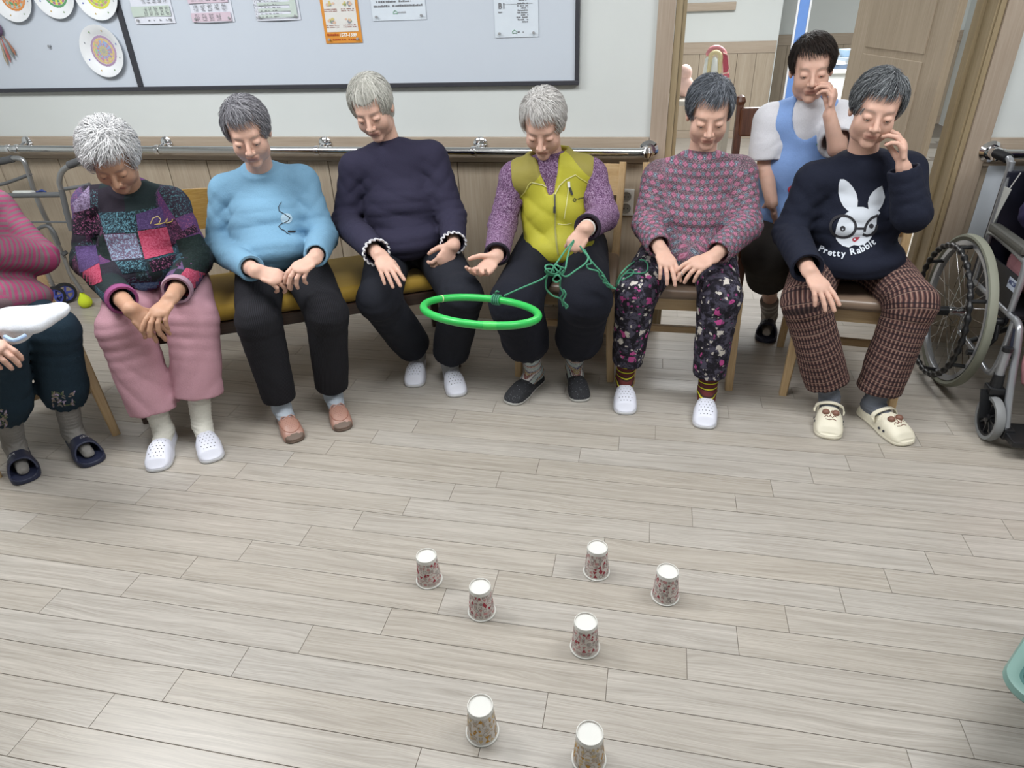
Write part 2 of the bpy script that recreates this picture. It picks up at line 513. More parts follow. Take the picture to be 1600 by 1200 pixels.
# dado: vertical boards, top band, cap, on both sides of the doorway
def dado(name, x0, x1, grooves, y, sgn=-1, top=0.92, w=None):
    m = MB(); th = 0.012
    m.box((x0, min(y, y + sgn * 0.004), 0.0), (x1, max(y, y + sgn * 0.004), top - 0.01))
    base = m.build(name, DARKW); tag(base, kind='structure')
    xs = sorted([x0] + [g for g in grooves if x0 < g < x1] + [x1])
    for a, b in zip(xs[:-1], xs[1:]):
        m = MB(); ya = sorted((y + sgn * 0.004, y + sgn * th))
        m.box((a + 0.002, ya[0], 0.085), (b - 0.002, ya[1], top - 0.115), bev=0.0015); m.build('panel', WOODW, base)
    ya = sorted((y + sgn * 0.004, y + sgn * 0.018))
    m = MB(); m.box((x0, ya[0], top - 0.112), (x1, ya[1], top), bev=0.002); m.build('top_band', WOODH, base)
    ya = sorted((y + sgn * 0.004, y + sgn * 0.016))
    m = MB(); m.box((x0, ya[0], 0.0), (x1, ya[1], 0.083), bev=0.002); m.build('base_board', WOODH, base)
    return base
GR = [-3.972, -3.75, -3.525, -3.353, -3.136, -2.92, -2.70, -2.48, -2.25, -2.03, -1.80, -1.581, -1.36, -1.14, -.920, -.688, -.46, -.235]
dado('wall_dado_left', XL, -0.032, GR, 0.0)
dado('wall_dado_right', 1.3235, XR, [1.55, 1.77, 2.0, 2.22, 2.44, 2.7, 2.9], 0.0)

def trimbar(name, lo, hi, mat=TRIM):
    m = MB(); m.box(lo, hi, bev=0.002); o = m.build(name, mat); tag(o, kind='structure'); return o
trimbar('trim_1', (-0.030, -0.022, 0), (0.040, 0.0, 2.14))
trimbar('trim_2', (0.041, -0.012, 0), (0.068, 0.0, 2.14), JAMB)
trimbar('trim_3', (0.069, 0.001, 0), (0.085, 0.165, 2.1), JAMB)
trimbar('trim_4', (1.243, -0.022, 0), (1.3225, 0.0, 2.14))
trimbar('trim_5', (1.222, -0.010, 0), (1.242, 0.0, 2.14), JAMB)
trimbar('trim_6', (1.215, 0.001, 0), (1.231, 0.10, 2.1), JAMB)
trimbar('trim_7', (1.200, 0.101, 0), (1.231, 0.165, 2.1), JAMB)

# the open door leaf, swung into the next room
def door_leaf():
    # hinge edge near the right jamb, far edge deeper in the next room
    h = A3(1.165, 0.20, 0); e = A3(0.965, 0.95, 0); u = nrm(e - h); n = A3(-u[1], u[0], 0); L = np.linalg.norm(e - h)
    def fr(u0, u1, z0, z1, n0, n1, mb, bev=0.0):
        M = lambda v: h + u * v[0] + n * v[1] + A3(0, 0, v[2])
        k = len(mb.v); mb.box((u0, n0, z0), (u1, n1, z1), bev); mb.v[k:] = [tuple(M(A3(*v))) for v in mb.v[k:]]
    m = MB(); fr(0, L, 0.01, 2.08, -0.018, 0.018, m, 0.002)
    d = m.build('door_1', DOORM); tag(d, kind='structure')
    for z0, z1 in ((0.12, 0.62), (0.68, 1.17), (1.20, 1.95)):
        m = MB()
        for s in (-1, 1):
            a, b = sorted((s * 0.018, s * 0.023)); fr(0.14, L - 0.14, z0, z1, a, b, m, 0.003)
        m.build('door_panel', DOORM, d)
    m = MB(); fr(0.0, 0.10, 0.0, 0.06, 0, 0.02, m)
    m = MB(); fr(0.03, 0.055, 0.35, 0.47, 0.019, 0.027, m, 0.002); m.build('hinge', plain('white_hinge', 'cfc8ba', 0.4), d)
    return d
door_leaf()

# ------------------------------------------------------------------ next room
YB = 5.0
mkwall('wall_far', [((XL, YB, 0), (1.16, YB + .1, 2.5)), ((1.16, YB + .9, 0), (XR, YB + 1.0, 2.5)), ((1.06, YB + .1, 0), (1.16, YB + .9, 2.5))])
dado('wall_dado_far', -0.6, 1.15, [-.4, -.2, 0.0, 0.19, 0.39, 0.585, 0.775, 0.965], YB, -1, 0.965)
dado('wall_dado_recess', 1.17, XR, [1.4, 1.6, 1.8, 2.0, 2.2, 2.4], YB + .9, -1, 0.965)
# dark wood window sill seen at the top
m = MB(); m.box((0.19, YB - 0.05, 1.255), (0.70, YB, 1.33), bev=0.004)
o = m.build('trim_8', WOODH); tag(o, kind='structure')
# upright blue strip of a screen
m = MB(); m.box((1.262, 4.62, 0), (1.275, 4.66, 2.0)); m.box((1.345, 4.62, 0), (1.36, 4.66, 2.0))
scr = thing('folding_screen', 'narrow blue folding screen standing in the far room behind the carer', 'screen', (1.3, 4.62, 0))
m = MB(); m.box((-0.045, -0.01, 0.02), (0.045, 0.01, 2.05), bev=0.003); m.build('panel', plain('blue_screen', '5f86c6', 0.6), scr)
for s in (-1, 1):
    m = MB(); m.box((s * 0.055 - 0.009, -0.013, 0), (s * 0.055 + 0.009, 0.013, 2.07), bev=0.002); m.build('frame_post', plain('white_frame', 'd8dade', 0.4), scr)
# white cabinet with papers on it behind the door leaf
cabx0, caby = 1.28, 3.1
cab = thing('cabinet', 'white low cabinet behind the carer, in the far room', 'cabinet', (1.42, caby, 0))
m = MB(); m.box((-0.19, -0.2, 0.0), (0.6, 0.2, 0.86), bev=0.006); m.build('body', plain('cabinet_white', 'd6d8d6', 0.5), cab)
m = MB(); m.box((-0.21, -0.22, 0.861), (0.62, 0.22, 0.885), bev=0.004); m.build('top', plain('cabinet_top', 'c9cac6', 0.4), cab)
m = MB(); m.box((-0.17, -0.212, 0.12), (0.18, -0.201, 0.82), bev=0.003); dd = m.build('door', plain('cabinet_door', 'dcdedb', 0.45), cab)
m = MB(); m.box((0.14, -0.226, 0.42), (0.155, -0.213, 0.55), bev=0.003); m.build('handle', STEEL, dd)
ppr = [plain('paper_white', 'dcdfe2', 0.8), plain('book_blue', '4f5f74', 0.6), plain('book_grey', '8d97a0', 0.6), plain('paper_cream', 'd6cfae', 0.8)]
for k, (mt, lab, z) in enumerate([(1, 'dark blue binder at the bottom of the pile on the far white cabinet', 0.886), (0, 'white paper pad in the middle of the pile on the far cabinet', 0.917), (2, 'grey folder on the far cabinet, above the white pad', 0.940)]):
    m = MB(); m.box((-0.10, -0.13, 0), (0.10, 0.13, 0.022 if k else 0.03), bev=0.002)
    o = m.build('folder' if k != 1 else 'paper_pad', ppr[mt]); o.location = (1.40 + 0.02 * k, caby + 0.01 * k, z); o.rotation_euler = (0, 0, 0.3 * k - 0.2); tag(o, lab, 'stationery')
m = MB(); m.lathe([(0.0, 0), (0.05, 0), (0.075, 0.05), (0.07, 0.05), (0.045, 0.006), (0, 0.006)], 20)
o = m.build('plastic_bowl', plain('pale_blue_plastic', 'a9c4da', 0.3), smooth=True); o.location = (1.43, caby, 0.964); tag(o, 'pale blue plastic bowl on top of the folders in the far room', 'bowl')

# ------------------------------------------------------------------ anatomical teaching models on a side table beyond the doorway
tb = thing('side_table', 'small pale side table in the far room carrying the teaching models', 'table', (0.22, 1.2, 0))
m = MB(); m.box((-0.20, -0.16, 0.90), (0.19, 0.16, 0.925), bev=0.004); m.build('tabletop', plain('table_top', 'c9c4ba', 0.4), tb)
for sx in (-1, 1):
    for sy in (-1, 1):
        m = MB(); m.bar((sx * .17, sy * .13, 0), (sx * .17, sy * .13, 0.899), .03, .03); m.build('leg', plain('table_leg', 'b8b2a6', 0.4), tb)
mod = thing('anatomical_model', 'arched anatomical joint model in white, cream and pink above the dark grey head', 'teaching model', (0.30, 1.2, 0.926))
def arch(x0, x1, zt, w, d, ang0=0, ang1=180, zb=0.0):
    pts = []; cx = (x0 + x1) / 2; r = (x1 - x0) / 2
    pts.append((x0, 0, zb))
    for k in range(13):
        a = math.radians(180 - 180 * k / 12); pts.append((cx + r * math.cos(a), 0, zt - r + r * math.sin(a)))
    pts.append((x1, 0, zb)); return pts
m = MB(); m.tube([(p[0], -0.01, p[2]) for p in arch(-0.035, 0.025, 0.235, 0, 0)], 0.013, 10); m.build('cream_band', plain('model_cream', 'e6d9ac', 0.4), mod, smooth=True)
m = MB(); m.tube([(-0.052, -0.012, 0), (-0.055, -0.012, 0.12), (-0.05, -0.012, 0.20), (-0.04, -0.012, 0.215)], [0.013, 0.013, 0.010, 0.004], 10); m.build('white_bone', plain('model_white', 'e8efec', 0.35), mod, smooth=True)
m = MB(); m.tube([(-0.002, -0.02, 0), (-0.004, -0.02, 0.15), (-0.006, -0.02, 0.20), (-0.008, -0.02, 0.212)], [0.020, 0.02, 0.016, 0.006], 10); m.build('white_bone', plain('model_white_bright', 'eef4f1', 0.35), mod, smooth=True)
m = MB(); pk = smooth_pts([(-0.05, 0.005, 0.215), (-0.03, 0.005, 0.25), (0.01, 0.005, 0.255), (0.045, 0.005, 0.225), (0.055, 0.005, 0.16)], 4); m.tube(pk, [0.006] + [0.014] * (len(pk) - 2) + [0.01], 10)
m.build('pink_rim', plain('model_pink', 'd98f96', 0.4), mod, smooth=True)
m = MB(); m.prism([(0.03, 0.235), (0.06, 0.22), (0.078, 0.15), (0.075, 0.13), (0.05, 0.125), (0.042, 0.17)], -0.01, 0.02, M=lambda v: A3(v[0], v[2], v[1])); m.build('red_section', plain('model_red', 'c2566a', 0.5, var=0.35, scale=200), mod)
m = MB(); m.tube([(0.034, -0.013, 0.232), (0.062, -0.013, 0.22), (0.079, -0.013, 0.15), (0.072, -0.013, 0.128), (0.048, -0.013, 0.123)], 0.004, 6); m.build('pale_edge', plain('model_edge', 'ecc9bf', 0.4), mod, smooth=True)
m = MB(); m.prism([(0.04, 0.115), (0.08, 0.125), (0.088, 0.105), (0.045, 0.085)], -0.01, 0.02, M=lambda v: A3(v[0], v[2], v[1])); m.build('red_section', plain('model_red_low', 'cf6f7f', 0.5), mod)
m = MB(); m.box((-0.07, -0.05, 0), (0.07, 0.05, 0.012), bev=0.004); m.build('base', plain('model_base', 'dedad2', 0.4), mod)
tor = thing('manikin_torso', 'pale pink training manikin partly hidden behind the left doorway post', 'teaching model', (0.135, 1.2, 0.926))
S = Sdf(); S.ell((0, 0, 0.03), (0.055, 0.05, 0.06)).ell((0.0, 0, 0.10), (0.04, 0.04, 0.045), 0.004)
V, Q = sdf_mesh(S, 0.005); put_mesh('body', V + A3(0.135, 1.2, 0.956), Q, plain('manikin_skin', 'ecc8bd', 0.45, var=0.03), tor, (0.135, 1.2, 0.926))

# ------------------------------------------------------------------ handrails
def handrail(name, x0, x1, label, brackets, joints=(), end0=False, end1=False):
    z = 0.868; y = -0.072
    t = thing(name, label, 'handrail', ((x0 + x1) / 2, 0, 0)); b = ((x0 + x1) / 2, 0, 0)
    m = MB(); m.tube([(x0, y, z), (x1, y, z)], 0.019, 20); m.build('tube', STEEL, t, b, True)
    for bx in brackets:
        m = MB(); m.tube([(bx + .02, -0.019, z + 0.022), (bx + .018, -0.045, z + 0.02), (bx + 0.004, y, z)], [0.011, 0.011, 0.012], 12)
        m.lathe([(0.0, -0.019), (0.033, -0.019), (0.033, -0.025), (0.022, -0.034), (0.0, -0.036)], 24, (bx + .02, 0, z + 0.022), 'Y')
        m.lathe([(0.0195, -0.012), (0.0235, -0.010), (0.0245, 0), (0.0235, 0.010), (0.0195, 0.012)], 24, (bx, y, z), 'X')
        m.build('bracket', CHROME, t, b, True)
    for bx in joints:
        m = MB(); m.lathe([(0.0195, -0.010), (0.022, -0.009), (0.022, 0.009), (0.0195, 0.010)], 24, (bx, y, z), 'X'); m.build('joint_ring', CHROME, t, b, True)
    for ex, s in ((x0, -1), (x1, 1)):
        if (s < 0 and end0) or (s > 0 and end1):
            m = MB(); m.tube([(ex, y, z), (ex + s * 0.022, y, z), (ex + s * 0.03, y + 0.02, z), (ex + s * .03, -0.019, z)], [0.021, 0.024, 0.022, 0.016], 16)
            m.lathe([(0.0, -0.019), (0.042, -0.019), (0.042, -0.025), (0.03, -0.038), (0.0, -0.040)], 28, (ex + s * 0.03, 0, z), 'Y')
            m.lathe([(0.0, -0.027), (0.018, -0.022), (0.027, 0), (0.018, 0.022), (0.0, 0.027)], 20, (ex + s * 0.024, y, z), 'Z')
            m.build('end_cap', CHROME, t, b, True)
    return t
xs = lambda px, py: float(at(px, py, Y=-0.05)[0])
handrail('handrail', XL + .05, -0.03 - 0.03, 'long polished steel handrail on the wall behind the seated row', [xs(30, 222), xs(250, 228), xs(498, 226), xs(742, 230)], [xs(18, 226)], end1=True)
handrail('handrail', 1.365, XR - .05, 'short polished steel handrail behind the wheelchair, right of the doorway', [2.0, 2.8], end0=True)

# ------------------------------------------------------------------ wall sockets, card on the wall
def socket(x, z, label):
    t = thing('wall_socket', label, 'socket', (x, -0.012, z))
    m = MB(); m.box((-0.036, -0.010, -0.062), (0.036, 0, 0.062), bev=0.004); m.build('plate', plain('socket_plate', 'dcdcd8', 0.35), t)
    for dz in (-0.027, 0.027):
        m = MB(); m.lathe([(0.0, -0.0105), (0.0185, -0.0105), (0.021, -0.0135), (0.023, -0.0102)], 24, (0, 0, dz), 'Y')
        s = m.build('outlet', plain('socket_well', '8f8d88', 0.5), t, smooth=True)
        m = MB()
        for dx in (-0.0085, 0.0085): m.lathe([(0.0, -0.0108), (0.003, -0.0108), (0.003, -0.012), (0, -0.012)], 10, (dx, 0, dz), 'Y')
        m.build('pin_hole', plain('socket_hole', '2b2a29', 0.6), s)
socket(-0.118, 0.632, 'white double wall socket between the lime vest and the pink patterned top')

m = MB(); m.box((-0.075, -0.0025, -0.155), (0.075, 0, 0.155)); card = m.build('wall_notice', plain('notice_card', 'c3cad2', 0.6))
card.location = tuple(at(1557, 318, Y=-0.016)); tag(card, 'blank pale blue card fixed to the wood panelling beside the wheelchair', 'notice')

# ------------------------------------------------------------------ notice board
BB, BR, BT = 1.137, -0.346, 2.35
bd = thing('notice_board', 'large whiteboard notice board with black frame above the seated row', 'notice board', (-2.0, 0, BB))
BDM = NT('board_felt'); o_ = BDM.obj(); BDM.bump(BDM.noise(o_, 500, 2), 0.2, 0.001)
BDM = BDM.fin(BDM.mix(BDM.noise(o_, 2), srgb('bcc4cf'), srgb('c2cad4')), 0.8)
b = (-2.0, 0, BB)
for x0, x1 in ((XL + .1, -2.51), (-2.485, BR - 0.018)):
    m = MB(); m.box((x0, -0.016, BB + 0.018), (x1, -0.001, BT - 0.018)); m.build('board_panel', BDM, bd, b)
m = MB(); m.box((XL + .08, -0.026, BB), (BR, -0.001, BB + 0.018), bev=0.002); m.build('frame_rail', BLACKF, bd, b)
m = MB(); m.box((XL + .08, -0.026, BT - 0.018), (BR, -0.001, BT), bev=0.002); m.build('frame_rail', BLACKF, bd, b)
for x0, x1 in ((BR - 0.018, BR), (-2.511, -2.484), (XL + .08, XL + .1)):
    m = MB(); m.box((x0, -0.026, BB + 0.0185), (x1, -0.001, BT - 0.0185), bev=0.002); m.build('frame_post', BLACKF, bd, b)

GREYT = plain('printed_grey', '6f7074', 0.8); GREYL = plain('printed_pale', 'a3a6ab', 0.8); GREENT = plain('printed_green', '7fa890', 0.8)
PAPER = plain('paper', 'd3d6e0', 0.75); PAPERB = plain('paper_bluish', 'cdd6df', 0.75)
def flat_rect(mb, x0, z0, x1, z1, y, mi=0):
    mb.add([(x0, y, z0), (x1, y, z0), (x1, y, z1), (x0, y, z1)], [(0, 1, 2, 3)], mi)
def text_mesh(s, size, mat, name='printed_text', bold=0.0, align='LEFT'):
    cu = bpy.data.curves.new(name, 'FONT'); cu.body = s; cu.size = size; cu.offset = bold; cu.align_x = align; cu.resolution_u = 3
    ob = bpy.data.objects.new(name, cu); COL.objects.link(ob)
    dg = bpy.context.evaluated_depsgraph_get(); me = bpy.data.meshes.new_from_object(ob.evaluated_get(dg))
    bpy.data.objects.remove(ob); me.materials.clear(); me.name = name
    return me
def put_text(s, size, x, z, y, mat, parent, bold=0.0, base=(0, 0, 0), slant=0):
    me = text_mesh(s, size, mat, bold=bold)
    for v in me.vertices: v.co = (v.co.x + x, y, v.co.y + z)
    o = link('printed_text', me, mat, parent); return o
def pins(t, w, h=0.0):
    for x in (0.02, w - 0.02):
        m = MB(); m.lathe([(0.0, -0.004), (0.005, -0.004), (0.003, -0.007), (0.0028, -0.011), (0.0055, -0.013), (0, -0.014)], 10, (x, 0, 0.016), 'Y')
        m.build('push_pin', plain('clear_pin', 'a8a9ac', 0.15, 0.3), t, smooth=True)
def sheet(px, py, w, h, label, mat=PAPER, tilt=0.0, curl=True):
    """paper whose lower left corner is at that place of the board"""
    p = at(px, py, Y=-0.018)
    t = thing('notice_sheet', label, 'paper notice', (p[0], -0.018, p[2])); t.rotation_euler = (0, tilt, 0)
    m = MB(); n = 8; vs = []
    for j in range(n + 1):
        z = h * j / n
        for i in range(n + 1):
            x = w * i / n; c = (0.006 * math.sin(math.pi * i / n) * (1 - j / n) ** 3) if curl else 0
            vs.append((x, -0.0015 - c, z))
    m.add(vs, [(j * (n + 1) + i, j * (n + 1) + i + 1, (j + 1) * (n + 1) + i + 1, (j + 1) * (n + 1) + i) for j in range(n) for i in range(n)])
    m.build('sheet', mat, t, smooth=True); pins(t, w) if not curl or True else None; return t
def scribble(mb, x0, x1, z, hgt, y=-0.009, mi=0, dens=0.75):
    """a printed line too small to read: short strokes"""
    x = x0
    while x < x1:
        wv = random.uniform(0.3, 1.1) * hgt
        if random.random() < dens:
            flat_rect(mb, x, z, min(x + wv, x1), z + hgt * random.uniform(0.6, 1), y, mi)
        x += wv * 1.25
PW = float(at(298, 40, Y=-.018)[0] - at(217, 40, Y=-.018)[0])
# three timetables
t = sheet(213, 38, 0.21, 0.30, 'paper timetable with pale green band, first sheet right of the board divider')
m = MB(); flat_rect(m, 0.0, 0.03, 0.20, 0.072, -0.008); m.build('printed_band', plain('band_green', 'b9c6bd', 0.8), t)
m = MB()
for r in range(4):
    for c in range(5):
        for k in range(6): scribble(m, 0.065 + c * 0.028, 0.065 + c * 0.028 + 0.017, 0.035 + r * 0.05 + k * 0.0058, 0.0035)
for c in range(4): scribble(m, 0.075 + c * 0.03, 0.085 + c * 0.03, 0.012, 0.006)
m.build('printed_text', GREYT, t)
t = sheet(303, 36, 0.21, 0.30, 'paper timetable with pink bands, second sheet right of the board divider')
m = MB(); flat_rect(m, 0.0, 0.004, 0.20, 0.040, -0.008); flat_rect(m, 0.0, 0.078, 0.20, 0.118, -0.008); flat_rect(m, 0, 0.156, 0.2, 0.196, -0.008); m.build('printed_band', plain('band_pink', 'cbb9c5', 0.8), t)
m = MB()
for r in range(5):
    for c in range(5):
        if r == 0 and c == 4: continue
        for k in range(5): scribble(m, 0.02 + c * 0.036, 0.02 + c * 0.036 + 0.022, 0.008 + r * 0.039 + k * 0.0058, 0.0035)
m.build('printed_text', GREYT, t)
t = sheet(402, 33, 0.215, 0.30, 'paper table with pale green rows, just left of the orange poster')
m = MB()
for k in range(6): flat_rect(m, 0.02, 0.012 + k * 0.024, 0.175, 0.024 + k * 0.024, -0.008)
flat_rect(m, 0.175, 0.012, 0.205, 0.16, -0.008)
m.build('printed_band', plain('band_green_pale', 'bcc8c1', 0.8), t)
m = MB()
for k in range(12):
    z = 0.014 + 0.012 * k
    scribble(m, 0.002, 0.012, z, 0.005)
    for x in (0.03, 0.052, 0.07): scribble(m, x, x + 0.010, z, 0.004)
    scribble(m, 0.09, 0.13 if k % 2 else 0.115, z, 0.004)
flat_rect(m, 0.0, 0.008, 0.205, 0.0092, -0.009); flat_rect(m, 0.018, 0.008, 0.0188, 0.2, -0.0088)
m.build('printed_text', GREYT, t)
# orange poster
t = sheet(510, 68, 0.175, 0.26, 'orange bordered poster with a telephone number and small drawings', plain('poster_orange', 'd0892f', 0.6), curl=False)
m = MB(); flat_rect(m, 0.014, 0.045, 0.163, 0.26, -0.0025); m.build('poster_field', plain('poster_white', 'd5d4d0', 0.7), t)
put_text('1577-1389', 0.019, 0.070, 0.026, -0.0035, plain('poster_lettering', 'efe9dc', 0.7), t, 0.0007)
m = MB(); scribble(m, 0.012, 0.07, 0.030, 0.010, -0.0035); scribble(m, 0.03, 0.16, 0.012, 0.006, -0.0035); m.build('printed_text', plain('poster_red_text', 'a8481f', 0.8), t)
m = MB()
for cx in (0.045, 0.125):
    for cz in (0.062, 0.125, 0.19):
        for k in range(2): scribble(m, cx - 0.03, cx + 0.03, cz + 0.007 * k, 0.0035, -0.0035)
m.build('printed_text', plain('poster_brown_text', '8a4a3a', 0.8), t)
m = MB()
for cx in (0.048, 0.125):
    for cz in (0.085, 0.15, 0.213):
        for k in range(7):
            a = random.uniform(-0.02, 0.016); b_ = random.uniform(-0.004, 0.012); s = random.uniform(0.004, 0.009)
            m.add([(cx + a + s * math.cos(q * 1.05), -0.0035 - 0.0001 * k, cz + b_ + s * 0.8 * math.sin(q * 1.05)) for q in range(6)], [tuple(range(6))], k % 4)
m.build('printed_drawing', [plain('draw_yellow', 'c8b87a', 0.8), plain('draw_grey', '8d9298', 0.8), plain('draw_skin', 'd0b09a', 0.8), plain('draw_green', '8d9a6a', 0.8)], t)
# text notice
t = sheet(583, 33, 0.245, 0.26, 'white notice with lines of small print, right of the orange poster', PAPERB, curl=False)
m = MB()
for k in range(12): scribble(m, 0.012 + (0.012 if k % 3 else 0), 0.232 - (0.05 if k == 1 else 0), 0.052 + 0.0165 * k, 0.008, -0.003, dens=0.85)
m.build('printed_text', GREYT, t)
m = MB(); scribble(m, 0.118, 0.155, 0.027, 0.008, -0.003); m.build('printed_text', GREYL, t)
def leaf_logo(x, z, t):
    m = MB(); m.tube([(x - 0.009, -0.003, z), (x - 0.009, -0.003, z + 0.008), (x, -0.003, z + 0.014), (x + 0.009, -0.003, z + 0.008), (x + 0.009, -0.003, z)], 0.0014, 5)
    m.tube([(x - 0.008, -0.003, z + 0.002), (x + 0.008, -0.003, z + 0.002)], 0.0014, 5); m.build('emblem', GREENT, t)
leaf_logo(0.107, 0.024, t)
# B1 sheet
t = sheet(774, 59, 0.188, 0.26, 'pale blue sheet headed B1 at the right end of the board', PAPERB, curl=False)
put_text('B1', 0.030, 0.018, 0.108, -0.003, GREYT, t, 0.0008)
m = MB(); scribble(m, 0.018, 0.034, 0.092, 0.007, -0.003); flat_rect(m, 0.04, 0.123, 0.165, 0.1238, -0.003)
for k, wd in enumerate((0.03, 0.045, 0.05, 0.03, 0.05, 0.055, 0.03, 0.045, 0.045)): scribble(m, 0.145 - wd, 0.145, 0.055 + 0.0085 * k, 0.0055, -0.003)
for k in range(5): scribble(m, 0.10, 0.145, 0.135 + 0.012 * k, 0.006, -0.003)
scribble(m, 0.098, 0.125, 0.017, 0.006, -0.003); m.build('printed_text', GREYT, t)
leaf_logo(0.085, 0.014, t)

# painted paper plates
def plate(px, py, cols, label, seed, r=0.114, kind=0):
    p = at(px, py, Y=-0.03); rr = random.Random(seed)
    t = thing('paper_plate', label, 'plate', (p[0], -0.017, p[2]), 0, 'decorated paper plates on the board')
    m = MB(); m.lathe([(0.0, -0.004), (r * 0.60, -0.004), (r * 0.66, -0.008), (r * 0.95, -0.020), (r, -0.021), (r, -0.019), (r * 0.62, -0.001), (0.0, -0.001)], 40, axis='Y')
    m.build('plate', plain('paper_plate_white', 'dde0e3', 0.6), t, smooth=True)
    m = MB(); n = 12; R0 = r * 0.60; rings = [0, .16, .34, .5, .68, .84, 1.0]
    mats = [plain('plate_paint', c, 0.7, var=0.2, scale=150) for c in cols]
    for k in range(len(rings) - 1):
        for s in range(n * 2):
            a0 = math.pi * s / n; a1 = math.pi * (s + 1) / n; am = (a0 + a1) / 2
            i = (k * 2 + (s % 2) * (1 if k % 2 else 3) + (s // 4 if k == 3 else 0)) % len(cols) if k < 5 else (kind if kind >= 0 else 0)
            q0, q1 = rings[k] * R0, rings[k + 1] * R0
            pt = lambda q, a: (q * math.cos(a), -0.0045, q * math.sin(a))
            m.add([pt(q0, a0), pt(q1 * .98, a0), pt(q1, am), pt(q1 * .98, a1), pt(q0, a1), pt(q0 * 1.02, am)], [(0, 1, 2, 3, 4, 5)], i)
    m.build('painted_mandala', mats, t)
    m = MB()
    for k in range(8):
        a = 0.4 + k * math.pi / 4 + rr.uniform(-.1, .1); q = r * 0.80; s = 0.004
        m.add([(q * math.cos(a) + s * math.cos(b), -0.0155, q * math.sin(a) + s * math.sin(b)) for b in (0, 1.26, 2.5, 3.8, 5.0)], [(0, 1, 2, 3, 4)], k % 4)
    m.build('sticker', [plain('dot_blue', '3a4fa8', 0.5), plain('dot_ochre', 'b99a4a', 0.5), plain('dot_green', '6d8f5e', 0.5), plain('dot_grey', '8a8f96', 0.5)], t)
plate(160, 80, ['a58aa8', '8fa6cf', 'c9a58a', '9cb88f', 'b8899c', 'cbbb7a'], 'lowest paper plate, with a pastel mauve mandala, beside the board divider', 1)
plate(149, -12, ['cfcf4a', 'a8bf5a', 'd9c85a', 'b98a8a', '8fae5a'], 'paper plate with yellow and green mandala, top row nearest the board divider', 2)
plate(82, -14, ['5f9a6a', 'd2d25a', 'c97a86', 'a86a8a', 'c48a9a'], 'paper plate with pink, yellow and green rings, middle of the top row', 3, kind=0)
plate(16, -8, ['5f9a6a', 'd28a4a', 'c96a5a', 'a8b8b0', 'd9a86a'], 'paper plate with orange and teal rings, leftmost of the top row', 4, kind=1)
# hanging craft with coloured ribbons, far left of the board
t = thing('paper_craft', 'purple paper craft with long coloured tassels at the left end of the board', 'craft', tuple(at(0, 50, Y=-0.02)))
m = MB(); m.lathe([(0.0, -0.004), (0.03, -0.006), (0.036, -0.012), (0.03, -0.02), (0, -0.024)], 18, (-0.005, 0, 0.015), 'Y'); m.build('rosette', plain('rosette_purple', '5c4a63', 0.7, var=0.4, scale=120), t, smooth=True)
for k, (dx, c, L) in enumerate([(-0.012, 'a59a86', 0.15), (0.004, 'b0645e', 0.135), (0.024, '7f8a88', 0.12), (0.036, '9a6a55', 0.105)]):
    m = MB(); m.tube([(dx * .3, -0.008, -0.01), (dx, -0.009, -0.05), (dx * 1.3, -0.009, -L * .8), (dx * 1.4, -0.008, -L)], [0.001, 0.003, 0.007, 0.001], 6); m.build('tassel', plain('tassel', c, 0.8), t, smooth=True)
for px, py in ((79, 72),):
    p = at(px, py, Y=-0.016); m = MB(); m.lathe([(0.0, 0), (0.006, -0.0005), (0.0035, -0.004), (0.0035, -0.010), (0.007, -0.013), (0, -0.014)], 10, axis='Y')
    o = m.build('push_pin', plain('clear_pin_single', '9fa3a8', 0.1, 0.4), smooth=True); o.location = tuple(p); tag(o, 'single clear push pin alone on the board, left of the lowest plate', 'pin')

